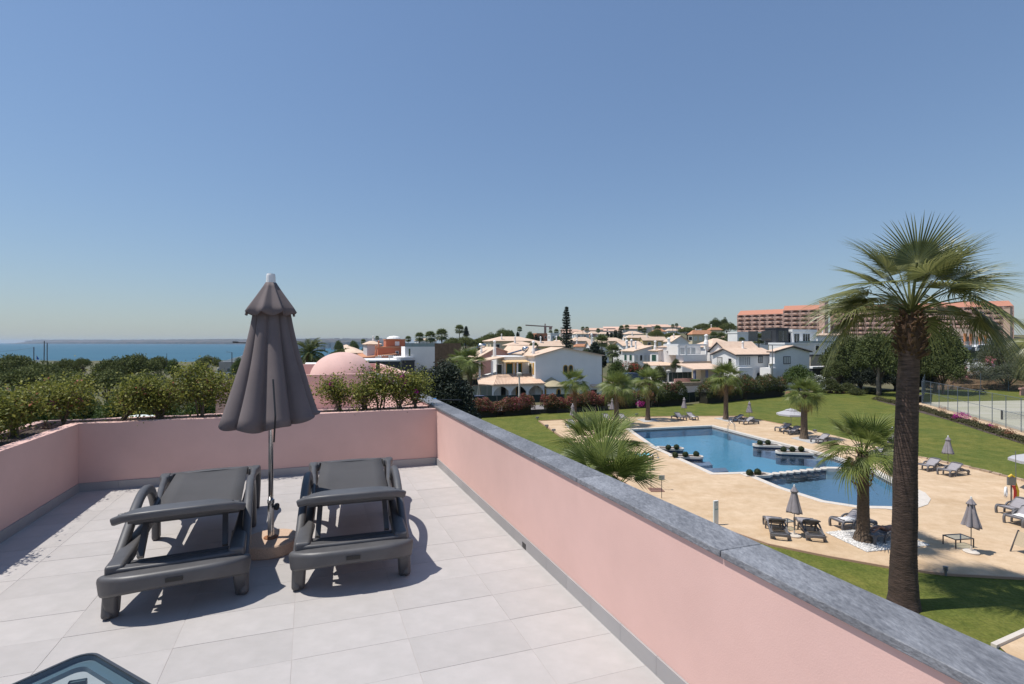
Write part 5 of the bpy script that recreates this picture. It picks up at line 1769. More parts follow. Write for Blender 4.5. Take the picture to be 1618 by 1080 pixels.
def roof_mesh(kind, x0, x1, y0, y1, ze, zr, oh=.35, th=.14, apex=.5):
    """roof slabs over the rectangle; returns MB and gable walls MB"""
    mb = MB(); g = MB()
    X0, X1, Y0, Y1 = x0 - oh, x1 + oh, y0 - oh, y1 + oh
    if kind == 'gable_front':      # ridge runs away from the front wall
        xm = lerp(x0, x1, apex)
        sl, sr = (zr - ze) / (xm - x0), (zr - ze) / (x1 - xm)
        mb.slab([(X0, Y0, ze - sl * oh), (xm, Y0, zr), (xm, Y1, zr), (X0, Y1, ze - sl * oh)], th)
        mb.slab([(xm, Y0, zr), (X1, Y0, ze - sr * oh), (X1, Y1, ze - sr * oh), (xm, Y1, zr)], th)
        for y in (y0, y1 - .2):
            g.add([(x0, y, ze), (x1, y, ze), (xm, y, zr - .06), (x0, y + .2, ze), (x1, y + .2, ze), (xm, y + .2, zr - .06)], [(0, 1, 2), (5, 4, 3), (0, 3, 4, 1), (1, 4, 5, 2), (2, 5, 3, 0)])
    elif kind == 'gable_side':
        ym = lerp(y0, y1, apex)
        sl, sr = (zr - ze) / (ym - y0), (zr - ze) / (y1 - ym)
        mb.slab([(X0, Y0, ze - sl * oh), (X1, Y0, ze - sl * oh), (X1, ym, zr), (X0, ym, zr)], th)
        mb.slab([(X0, ym, zr), (X1, ym, zr), (X1, Y1, ze - sr * oh), (X0, Y1, ze - sr * oh)], th)
        for x in (x0, x1 - .2):
            g.add([(x, y0, ze), (x, y1, ze), (x, ym, zr - .06), (x + .2, y0, ze), (x + .2, y1, ze), (x + .2, ym, zr - .06)], [(0, 2, 1), (3, 4, 5), (0, 1, 4, 3), (1, 2, 5, 4), (2, 0, 3, 5)])
    elif kind == 'hip':
        w, d = X1 - X0, Y1 - Y0; k = min(w, d) / 2
        a = [(X0, Y0, ze - .05), (X1, Y0, ze - .05), (X1, Y1, ze - .05), (X0, Y1, ze - .05)]
        if w > d: r0, r1 = (X0 + k, (Y0 + Y1) / 2, zr), (X1 - k, (Y0 + Y1) / 2, zr); fs = [(0, 1, 5, 4), (1, 2, 5), (2, 3, 4, 5), (3, 0, 4)]
        else: r0, r1 = ((X0 + X1) / 2, Y0 + k, zr), ((X0 + X1) / 2, Y1 - k, zr); fs = [(0, 1, 4), (1, 2, 5, 4), (2, 3, 5), (3, 0, 4, 5)]
        mb.add(a + [r0, r1] + [(p[0], p[1], p[2] - th) for p in a], [*fs, (0, 6, 7, 1), (1, 7, 8, 2), (2, 8, 9, 3), (3, 9, 6, 0), (9, 8, 7, 6)])
    elif kind == 'shed_left':      # low on the left, high on the right
        s = (zr - ze) / (x1 - x0)
        mb.slab([(X0, Y0, ze - s * oh), (X1, Y0, zr + s * oh), (X1, Y1, zr + s * oh), (X0, Y1, ze - s * oh)], th)
        g.add([(x0, y0, ze), (x1, y0, ze), (x1, y0, zr - .06), (x0, y1, ze), (x1, y1, ze), (x1, y1, zr - .06)], [(0, 1, 2), (5, 4, 3), (0, 3, 4, 1), (1, 4, 5, 2), (2, 5, 3, 0)])
    elif kind == 'flat':
        mb.box(x0 - .12, x1 + .12, y0 - .12, y1 + .12, ze, max(zr, ze + .25))
    return mb, g

def chimney(root, x, y, z, h, r=.3, mat=None):
    r *= .66; h *= .8
    mb = MB(); mb.lathe([(r * 1.35, z - 1), (r * 1.25, z + h * .25), (r * .8, z + h * .45), (r * .8, z + h * .8), (r * 1.15, z + h * .82), (r * 1.15, z + h * .9), (r * .2, z + h)], 10, (x, y, 0))
    return mb.build('chimney', mat or WHITE, root)

def win(root, face, u, z, w, h, fr=WHITEP, pane=GLASSD, W_=None, arch=False, name='window', bars=0, off=0.0, D_=0):
    """window on a local wall. face 'F' (y=0, u = x), 'L' (x=0, u = y from the corner)"""
    def P_(uu, zz, o):
        if face == 'F': return (uu, -o - off, zz)
        if face == 'L': return (-o - off, uu, zz)
    def pl(poly, o0, o1):
        mb = MB(); n = len(poly)
        vs = [P_(a, b, o0) for a, b in poly] + [P_(a, b, o1) for a, b in poly]
        fs = [tuple(range(n)), tuple(range(2 * n - 1, n - 1, -1))] + [(i, n + i, n + (i + 1) % n, (i + 1) % n) for i in range(n)]
        return mb.add(vs, fs)
    def outline(e):
        if not arch: return [(u - w / 2 - e, z - e), (u + w / 2 + e, z - e), (u + w / 2 + e, z + h + e), (u - w / 2 - e, z + h + e)]
        zz = z + h - w / 2
        return [(u - w / 2 - e, z - e), (u + w / 2 + e, z - e)] + [(u + (w / 2 + e) * math.cos(a), zz + (w / 2 + e) * math.sin(a)) for a in np.linspace(0, math.pi, 7)]
    o = pl(outline(.12), .002, .06).build(name, fr, root)
    pl(outline(0), .062, .075).build('pane', pane, o)
    if bars:
        mb = MB()
        for k in range(1, bars):
            uu = u - w / 2 + w * k / bars
            q = [(uu - .035, z), (uu + .035, z), (uu + .035, z + h), (uu - .035, z + h)]
            n = 4; vs = [P_(a, b, .077) for a, b in q] + [P_(a, b, .095) for a, b in q]
            mb.add(vs, [(0, 1, 2, 3), (7, 6, 5, 4), (0, 4, 5, 1), (1, 5, 6, 2), (2, 6, 7, 3), (3, 7, 4, 0)])
        mb.build('bars', fr, o)
    return o

def volume(root, l, c, r, d, ye, yr, kind, wall=WHITE, roof=ROOF, base=None, origin=None, apex=.5, yb=None, oh=.35, th=.14, wname='wall', ydep=None, trim=False):
    """one block of a house given by photo columns and rows; local frame of root (rotated by HR)"""
    C0, w, t = solve(l, c, r, d)
    if ydep: t = ydep
    ze, zr = Z(ye, d), Z(yr, d)
    loc = C0 - root.location
    lx, ly = loc.x * HE1.x + loc.y * HE1.y, loc.x * HE2.x + loc.y * HE2.y
    zb = (Z(yb, d) if yb else (base if base is not None else min(terrain(C0.x, C0.y), 3) - 2))
    z0 = root.location.z
    mb = MB(); mb.box(lx, lx + w, ly, ly + t, zb - z0, ze - z0); mb.build(wname, wall, root)
    if kind != 'none':
        rm, g = roof_mesh(kind, lx, lx + w, ly, ly + t, ze - z0, zr - z0, oh, th, apex)
        ro = rm.build('roof', roof, root)
        if trim:
            r2, _g = roof_mesh(kind, lx, lx + w, ly, ly + t, ze - z0 - .15, zr - z0 - .15, oh + .05, .16, apex)
            r2.build('verge_board', DKWOOD, ro)
        if g.v: g.build('gable', wall, root)
    return lx, ly, w, t, ze - z0, zr - z0

def house_root(label, c, d, cat='house', name='house', group=None):
    p = at(c, d, 0)
    return thing(name, label, cat, (p.x, p.y, 0), HR, group)

def fz(root, py, d): return Z(py, d) - root.location.z

# ---- main white villa behind the hedge
h = house_root('white villa with ochre trimmed arches, green shutters and a blank shaded gable wall', 846, 81, 'villa', 'villa')
lx, ly, w, t, ze, zr = volume(h, 830, 846, 951, 81, 561, 548.5, 'gable_front', apex=.40, base=-.5)
D0 = 81
volume(h, 795, 838, 850, 88, 556, 546, 'gable_front', apex=.75, base=-.5)     # rear block (also gives the set back roof)
chimney(h, .6, 2.5, fz(h, 560, 83), 2.9, .34)
chimney(h, -4.6, 7.5, fz(h, 556, 87), 2.6, .34)
win(h, 'F', 5.25, Z(589, 83), .62, 1.25, OCHRE, GLASSD, arch=True); win(h, 'F', 6.2, Z(589, 83), .62, 1.25, OCHRE, GLASSD, arch=True)
win(h, 'F', 10.4, .4, 1.1, 1.0, WHITEP, GLASSD)
# balcony block facing left
x0 = -5.2
mb = MB(); mb.box(x0, -.01, 2.2, 11, -.5, 3.35); mb.build('ground_floor', WHITE, h)
mb = MB(); mb.box(x0 + 1.1, -.01, 3.6, 11, 3.35, 6.9); mb.build('upper_floor', WHITE, h)
for (u, wd, f, p) in ((1.15, .95, OCHRE, SHUT), (2.75, .95, OCHRE, SHUT)):
    o = win(h, 'F', x0 + 1.1 + u - .25, 3.55, wd, 2.15, f, p, off=-3.6)
win(h, 'L', 5.4, 3.6, .7, 2.0, OCHRE, SHUT, off=-(x0 + 1.1)); win(h, 'L', .9, 4.2, .35, 1.6, OCHRE, OCHRE); win(h, 'L', 2.2, 3.6, .8, 2.1, OCHRE, SHUT)
mb = MB(); mb.box(x0 - 1.0, -.2, 1.2, 1.28, 3.35, 3.5); mb.box(x0 - 1.0, -.2, 1.2, 1.24, 4.2, 4.26)
for k in range(30): mb.box(x0 - 1.0 + k * .2, x0 - .97 + k * .2, 1.2, 1.23, 3.5, 4.2)
mb.build('balcony_railing', METALG, h)
mb = MB(); mb.slab([(x0 + .6, 1.5, 6.1), (-.4, 1.5, 6.1), (-.4, 3.58, 6.35), (x0 + .6, 3.58, 6.35)], .12)
for k in range(6): mb.box(x0 + .65 + k * .78, x0 + .75 + k * .78, 1.2, 1.5, 5.95, 6.1)
mb.build('pergola', M('pale_orange_slats', (.68, .47, .24), .7), h); mb = MB(); mb.box(x0 + 2.6, x0 + 2.8, 1.5, 1.7, 3.4, 6.0); mb.build('pergola_post', WHITEP, h)
mb = MB(); mb.slab([(x0 - 3.6, 3.0, 6.05), (x0 + 1.0, 3.0, 6.9), (x0 + 1.0, 8, 6.9), (x0 - 3.6, 8, 6.05)], .14); mb.build('porch_roof', ROOF, h)
for xx in (x0 - 3.3, x0 - 1.2): mb = MB(); mb.box(xx, xx + .3, 3.2, 3.5, 3.3, 6.2); mb.build('column', WHITEP, h)
win(h, 'F', x0 + .3, 3.5, .8, 2.1, WHITEP, GLASSD, off=-8.0 + 4.3)
# ground floor porch with arches and lean-to tiles
PX0, PX1, PY = -7.6, .9, -1.6
mb = MB(); mb.slab([(PX0, PY - .5, 2.85), (PX1, PY - .5, 2.85), (PX1 - .4, 2.6, 4.0), (PX0 + 2.0, 2.6, 4.0)], .14); mb.slab([(PX0 - 1.9, PY + 1.2, 2.9), (PX0, PY - .5, 2.85), (PX0 + 2.0, 2.6, 4.0), (PX0 - .9, 5.0, 3.95)], .14); mb.build('lean_to_roof', ROOF, h)
# pantile courses on the eave
mb = MB()
for k in range(34):
    xx = PX0 + .05 + k * .25; mb.tube([(xx, PY - .53, 2.87), (lerp(xx, PX0 + 2.0 + (xx - PX0) * .76, .98), 2.55, 4.02)], .07, 5)
mb.build('tile_courses', ROOF, h)
na = 3; aw = (PX1 - PX0) / 3
def arch_wall(x0, x1, n, y, z0, z1, th, spring=.62, pier=.35):
    mb = MB(); w = (x1 - x0) / n
    for i in range(n):
        a, b = x0 + i * w, x0 + (i + 1) * w
        pa, pb = a + pier / 2, b - pier / 2
        rad = (pb - pa) / 2; zs = z1 - .25 - min(rad, .9)
        K = 8
        arcp = [(pa + (pb - pa) * k / K, zs + min(rad, .9) * math.sin(math.pi * k / K) ** .8) for k in range(K + 1)]
        top = [(p, z1) for p, _ in arcp]
        for k in range(K):
            q = [arcp[k], arcp[k + 1], top[k + 1], top[k]]
            mb.add([(p[0], y, p[1]) for p in q] + [(p[0], y + th, p[1]) for p in q], [(0, 1, 2, 3), (7, 6, 5, 4), (0, 4, 5, 1), (2, 6, 7, 3)])
        mb.box(a, pa, y, y + th, z0, z1); mb.box(pb, b, y, y + th, z0, z1)
    return mb
arch_wall(PX0, PX1, 3, PY, -.3, 2.72, .3).build('arcade', WHITE, h)
mb = MB(); mb.box(PX0 - .2, PX1 - .1, PY, 2.2, -.4, .02); mb.build('porch_floor', COPE, h)
win(h, 'F', -1.6, .05, 1.7, 2.1, OCHRE, GLASSD, off=-2.2, name='door'); win(h, 'F', -4.7, .2, .8, 1.9, WHITEP, GLASSD, off=-2.2)
# round bay with conical roof
mb = MB(); mb.lathe([(2.05, -.5), (2.05, 2.25)], 24, (2.75, .1, 0), math.pi, 2 * math.pi); mb.build('round_bay', WHITE, h, smooth=True)
mb = MB(); mb.lathe([(2.5, 2.15), (2.5, 2.3), (1.2, 2.95), (.05, 3.65)], 20, (2.75, .1, 0), math.pi, 2 * math.pi); mb.build('cone_roof', M('khaki_tile', (.40, .34, .22), .9, var=.1, scale=2), h)
mb = MB(); mb.lathe([(2.3, 2.05), (2.3, 2.15)], 20, (2.75, .1, 0), math.pi, 2 * math.pi); mb.build('cornice', M('dark_green_cornice', (.03, .07, .06), .7), h)
for q in (-2.55, -1.35):
    cx_, cy_ = 2.75 + 2.05 * math.cos(q), .1 + 2.05 * math.sin(q)
    mbp = MB(); T_ = Matrix.Translation((cx_, cy_, 0)) @ Matrix.Rotation(q + math.pi / 2, 4, 'Z')
    pr_ = [(-.32, .5), (.32, .5)] + [(.32 * math.cos(a), 1.5 + .32 * math.sin(a)) for a in np.linspace(0, math.pi, 7)]
    def plate(sc, y0, y1):
        m_ = MB(); n = len(pr_); P2 = [(x * sc, 1.15 + (z - 1.15) * (1 + (sc - 1) * .5)) for x, z in pr_]
        m_.add([(x, y0, z) for x, z in P2] + [(x, y1, z) for x, z in P2], [tuple(range(n)), tuple(range(2 * n - 1, n - 1, -1))] + [(i, n + i, n + (i + 1) % n, (i + 1) % n) for i in range(n)], T_)
        return m_
    o = plate(1.35, -.06, .2).build('window', OCHRE, h); plate(.85, -.08, -.062).build('pane', GLASSD, o)
mb = MB(); mb.slab([(9.7, -.8, 2.0), (11.6, -.8, 2.0), (11.6, -.02, 2.3), (9.7, -.02, 2.3)], .1); mb.build('door_canopy', ROOF, h)

# water tank on roof, canopy tents, garden furniture of the villa
wt = thing('solar_tank', 'round silver solar water tank on the tiled roof of the white villa', 'tank', at(829, 90, Z(551, 90)), 0)
mb = MB(); mb.tube([(-.1, 0, 0), (.5, .8, 0)], .45, 14); mb.build('tank', STEEL, wt, smooth=True); mb = MB(); mb.slab([(-2.8, -.3, -.9), (-.3, .3, -.2), (-.6, 1.2, -.1), (-3.1, .6, -.8)], .08); mb.build('solar_panel', M('solar_panel', (.015, .02, .04), .15), wt)
gz = thing('gazebo', 'white fabric gazebo left of the villa porch', 'gazebo', at(783, 87, 0), HR)
mb = MB(); mb.add([(-2.2, -2.2, Z(594, 87)), (2.2, -2.2, Z(594, 87)), (2.2, 2.2, Z(594, 87)), (-2.2, 2.2, Z(594, 87)), (0, 0, Z(587, 87))], [(0, 1, 4), (1, 2, 4), (2, 3, 4), (3, 0, 4)]); mb.build('canopy', M('white_canvas', (.78, .78, .76), .9, transl=.2), gz)
for sx in (-2.1, 2.1):
    for sy in (-2.1, 2.1): mb = MB(); mb.box(sx - .05, sx + .05, sy - .05, sy + .05, -.5, Z(594, 87)); mb.build('post', WHITEP, gz)
gp = thing('parasol', 'closed cream parasol in the villa garden left of the porch', 'parasol', at(757, 81, -.1))
closed_parasol(gp, 2.6, 2.9, .8, .35, .04, 2.6, .2, (M('cream_canvas', (.62, .56, .44), .9),) * 2 + (WHITEP,), n=40)
for (px, lab) in ((761, 'left blue cushioned garden sofa before the villa porch'), (790, 'right blue cushioned garden sofa before the villa porch')):
    q = thing('garden_sofa', lab, 'sofa', at(px, 78, .1), HR)
    BL = M('blue_cushion', (.20, .24, .42), .9)
    mb = MB(); mb.box(-1, 1, -.4, .4, 0, .42); mb.build('seat', BL, q, bevel=.05); mb = MB(); mb.box(-1, 1, .41, .6, 0, .9); mb.build('backrest', BL, q, bevel=.05)
    for s in (-1.12, 1.01): mb = MB(); mb.box(s, s + .11, -.4, .6, 0, .65); mb.build('arm', BL, q, bevel=.03)

# ---- pink villa behind, left of the white one
h = house_root('rose pink villa with a plain gable wall behind the white villa', 757, 98, 'villa', 'villa')
volume(h, 742, 757, 822, 98, 563, 548, 'gable_front', wall=ROSE, apex=.42, base=-1)
volume(h, 741, 748, 775, 92, 598, 594, 'flat', wall=ROSE, base=-1)
win(h, 'F', 9.5, Z(577, 103), .7, .9, WHITEP, M('blue_pane', (.05, .1, .35), .3))
win(h, 'F', -.3, .3, .5, 1.0, WHITEP, GLASSD, off=6.2)
chimney(h, 1, 2, fz(h, 558, 99), 2.4)
tk = thing('solar_tank', 'silver solar water tank on the rose villa behind the two fan palms', 'tank', at(759, 101, Z(546, 101)), .3)
mb = MB(); mb.tube([(-.3, 0, 0), (.9, .3, 0)], .45, 14); mb.build('tank', STEEL, tk, smooth=True); mb = MB(); mb.slab([(-2.5, -.3, -1.0), (-.3, .3, -.3), (-.6, 1.2, -.2), (-2.8, .6, -.9)], .08); mb.build('solar_panel', _mats['solar_panel'], tk)

# ---- garden wall and screens round the villas
def wallseg(name, label, cat, px0, d0, px1, d1, z0, z1, mat, th=.2, panels=0, group=None):
    a, b = at(px0, d0), at(px1, d1)
    t = thing(name, label, cat, (a.x, a.y, 0), math.atan2(b.y - a.y, b.x - a.x), group)
    L_ = (b - a).length
    if panels:
        w = L_ / panels
        for k in range(panels):
            mb = MB(); mb.box(k * w + .03, (k + 1) * w - .03, 0, .03, z0, z1); mb.build('screen_panel', mat, t)
            mb = MB(); mb.tube([(k * w, 0, z0 - .3), (k * w, 0, z1 + .05)], .035, 6); mb.build('post', METALG, t)
    else:
        mb = MB(); mb.box(0, L_, 0, th, z0, z1); mb.build('wall', mat, t)
    return t
wallseg('garden_screen', 'dark green screen fence between the red hedge and the white villa', 'fence', 728, 74, 947, 78.5, .2, 1.35, FENCEG, panels=12)
wallseg('garden_wall', 'pale green garden wall behind the two old fan palms', 'wall', 722, 84, 790, 86, -.5, 2.0, M('pale_green_wall', (.52, .58, .52), .85))
wallseg('garden_screen', 'black slatted screen on top of the pale garden wall', 'fence', 722, 84.4, 772, 86, 2.02, 3.0, ANTH, panels=4)
wallseg('low_wall', 'low dark stone wall under the hedge along the lawn', 'wall', 690, 61.5, 961, 68.5, -.2, .55, M('dark_stone_wall', (.045, .04, .036), .95, var=.4, scale=2))
wallseg('garden_screen', 'dark green screen between the two green hedges', 'fence', 1080, 78, 1108, 80.5, -.1, 1.45, FENCEG, panels=3)
wallseg('retaining_wall', 'white retaining wall in front of the big white villa terrace', 'wall', 1000, 84, 1112, 91, -.5, 1.7, WHITE, .3)
wallseg('garden_screen', 'dark green screen by the neighbour swimming pool', 'fence', 1054, 95, 1095, 97, 1.9, 3.6, FENCEG, panels=5)
wallseg('garden_wall', 'pink garden wall on the terrace of the big white villa', 'wall', 1066, 92, 1097, 94, 1.2, 2.6, ROSE)

# ---- big white villa, right of centre
h = house_root('big white villa with pale tiled roofs, blue-grey shaded wall and a glazed veranda', 1163, 95, 'villa', 'villa')
a_ = volume(h, 1126, 1163, 1222, 97, 558.5, 549.5, 'gable_side', apex=.5, base=0, wname='wall', trim=True)
volume(h, 1122, 1148, 1200, 101, 552.5, 539, 'gable_side', base=0, trim=True)
volume(h, 1092, 1124, 1170, 108, 547, 534, 'hip', base=0)
b_ = volume(h, 1216, 1224, 1279, 96.5, 553.5, 545.5, 'gable_front', base=0, apex=.5, trim=True)
volume(h, 1068, 1078, 1126, 103, 574, 571, 'flat', base=0, yb=595)
lx, ly, w, t, ze, zr = volume(h, 1068, 1080, 1117, 103.5, 560, 557, 'none', yb=571)
# upper pergola terrace frame
mb = MB()
zt = Z(546, 103)
for px, dd in ((1072, 103), (1084, 103.5), (1116, 106)):
    q = at(px, dd) - h.location; x, y = q.x * HE1.x + q.y * HE1.y, q.x * HE2.x + q.y * HE2.y
    mb.box(x, x + .3, y, y + .3, Z(561, dd), zt)
q0 = at(1072, 103) - h.location; x0_, y0_ = q0.dot(HE1), q0.dot(HE2)
mb.box(x0_ - .1, x0_ + 7.2, y0_ - .1, y0_ + .3, zt, zt + .35); mb.box(x0_ - .1, x0_ + .3, y0_ + .3, y0_ + 5, zt, zt + .35)
mb.build('terrace_frame', WHITEP, h)
for k in range(3):
    win(h, 'F', x0_ + 2.6 + k * 1.35, Z(559.5, 105), 1.05, 1.35, WHITEP, M('shiny_pale_glass', (.35, .38, .40), .15), off=-(y0_ + 2.2) )
mb = MB(); mb.box(x0_ + 1.5, x0_ + 7.2, y0_ + 2.2, y0_ + 5.5, Z(561, 105), zt); mb.build('penthouse', WHITE, h)
chimney(h, x0_ + 2.0, y0_ + 6, Z(547, 108), 2.4, .55)
chimney(h, a_[0] + 4.4, a_[1] + 3, a_[4] + .3, 2.7, .34)
chimney(h, a_[0] + .5, a_[1] + 9, a_[4] + 1.8, 2.6, .55)
win(h, 'F', a_[0] + 2.0, a_[4] - 2.2, 2.6, 1.55, WHITEP, M('curtain_glass', (.32, .33, .33), .2), off=-a_[1], bars=6)
win(h, 'F', a_[0] + 5.9, a_[4] - 1.75, .9, 1.15, DKWOOD, M('curtain_glass', (0, 0, 0)), off=-a_[1], bars=2)
win(h, 'F', a_[0] + 3.2, .9 + 1.6, .6, .75, DKWOOD, GLASSD, off=-a_[1], arch=True); win(h, 'F', a_[0] + 5.4, .9 + 1.6, .6, .75, DKWOOD, GLASSD, off=-a_[1], arch=True)
win(h, 'F', b_[0] + 3.0, b_[4] - 2.5, 1.5, 1.25, DKWOOD, SHUTW, off=-b_[1], bars=3)
win(h, 'L', a_[1] + 1.6, a_[4] - 2.4, .5, 1.3, DKWOOD, GLASSD, off=-a_[0])
win(h, 'L', a_[1] + 4.4, a_[4] - 2.7, 1.2, 1.8, DKWOOD, SHUTW, off=-a_[0])
mb = MB(); mb.box(a_[0] - .6, a_[0] + 2.6, a_[1] - 1.5, a_[1] - .01, .5, a_[4] - 2.6); mb.build('balcony_block', WHITE, h)
mb = MB(); mb.box(b_[0] - 1.6, b_[0] - .01, b_[1] - .6, b_[1] + 2, 0, b_[4] - 3.3); mb.build('side_wall', WHITE, h)
for k in range(2):
    mb = MB(); mb.box(b_[0] - 1.5 + k * .75, b_[0] - .85 + k * .75, b_[1] - .3, b_[1], b_[4] - 3.28, b_[4] - 2.5); mb.build('air_conditioner', WHITEP, h)
# veranda roof with blue-grey posts
q = at(1097, 90) - h.location; vx, vy = q.dot(HE1), q.dot(HE2)
zv = Z(583, 90)
mb = MB(); mb.slab([(vx, vy, zv), (vx + 7.4, vy, zv), (vx + 7.4, vy + 5, zv + .8), (vx, vy + 5, zv + .8)], .2); mb.build('veranda_roof', ROOF, h)
for dx in (.3, 2.9, 6.4):
    mb = MB(); mb.box(vx + dx, vx + dx + .35, vy + .3, vy + .65, .5, zv); mb.build('veranda_post', M('slate_blue_paint', (.16, .17, .24), .7), h)
mb = MB(); mb.box(vx + 3.4, vx + 8, vy + 2.5, vy + 5, .5, zv); mb.build('veranda_wall', CREAM, h)
mb = MB(); q = at(1066, 90) - h.location; mb.box(q.dot(HE1), q.dot(HE1) + 12, q.dot(HE2) - 1, q.dot(HE2) + 6, -.5, 1.65); mb.build('terrace', COPE, h)
mb = MB(); mb.box(vx - 3.5, vx + .5, vy - 1.5, vy - .8, 1.66, 2.3); mb.build('stone_bench', M('sandstone', (.33, .25, .16), .9, var=.3, scale=3), h)
ag = tag(MB().lathe([(.05, 0), (.55, .35), (.8, .8), (.3, .9), (0, .6)], 12, fn=lambda r, th, z: r * (1 + .25 * math.cos(8 * th))).build('agave', L_GREEN, loc=at(1098.5, 90, 1.8), fix=False), 'round green potted plant by the stone bench of the big villa', 'plant')
tag(obj('marigold', leaf_mesh('marigold', ball_pts(160, [(0, 0, .3, .5, .5, .35)])[0], .16, YELLOWF), loc=at(1119.5, 89, 1.7)), 'yellow flowering pot plant on the terrace of the big villa', 'plant')

# ---- dark modern house behind
h = house_root('modern house with anthracite upper box and white terraces behind the big villa', 1240, 128, 'house', 'modern_house')
v = volume(h, 1209, 1226, 1246, 128, 519, 517.5, 'flat', wall=ANTH, roof=ANTH, yb=545)
v2 = volume(h, 1240, 1252, 1290, 129, 524, 520, 'flat', wall=WHITE, roof=WHITEP, yb=545, oh=1)
win(h, 'F', v2[0] + 1.4, v2[4] - 3.0, 1.7, 2.5, WHITEP, GLASSD, off=-v2[1], bars=2); win(h, 'F', v2[0] + 4.6, v2[4] - 3.0, 2.3, 2.5, WHITEP, GLASSD, off=-v2[1], bars=3)
win(h, 'L', v2[1] + 1.5, v2[4] - 3.0, 1.6, 2.5, ANTH, GLASSD, off=-v2[0])
mb = MB(); mb.box(v[0] + .8, v[0] + v[2] - .5, v[1] - .02, v[1] - .005, v[4] - 3.2, v[4] - .5); mb.build('opening', GLASSD, h)
mb = MB(); mb.box(v[0] + 2.2, v[0] + 2.35, v[1] - .06, v[1] - .021, v[4] - 3.2, v[4] - .5); mb.build('mullion', METALG, h)
volume(h, 1288, 1292, 1335, 136, 529, 526, 'hip', wall=WHITE, roof=ROOF, yb=548)
volume(h, 1215, 1240, 1303, 124, 544, 541, 'flat', wall=WHITE, roof=WHITEP, base=0)
win(h, 'L', v[1] + 3.0, v[4] - 3.0, 3.0, 2.4, ANTH, GLASSD, off=-v[0]); win(h, 'L', v[1] + 7.5, v[4] - 3.0, 3.0, 2.4, ANTH, GLASSD, off=-v[0])
win(h, 'F', 6.2, Z(553, 125), 1.1, 1.1, WHITEP, GLASSD, off=3.9)
mb = MB(); mb.box(0, 15, -4.1, -4.06, Z(541, 125), Z(538.5, 125)); mb.build('glass_balustrade', M('pale_glass', (.25, .32, .33), .1), h)
# flat white block further left
h = house_root('long low white building with flat roof in front of the hotel', 1165, 152, 'building', 'low_building')
volume(h, 1150, 1165, 1214, 152, 526, 524, 'flat', wall=WHITE, roof=WHITE)
# cream outbuilding right of the big villa
h = house_root('low cream outbuilding with a pale tiled roof beside the pines', 1300, 106, 'building', 'outbuilding')
volume(h, 1290, 1300, 1330, 106, 583, 578, 'hip', wall=M('taupe_render', (.35, .30, .24), .9), base=0)
volume(h, 1274, 1284, 1310, 104, 582, 579, 'flat', wall=ANTH, roof=WHITE, base=0)
h = house_root('stone garage block below the modern house', 1290, 118, 'building', 'garage')
volume(h, 1276, 1281, 1302, 118, 562, 560, 'flat', wall=_mats['taupe_render'], roof=ANTH, base=0)

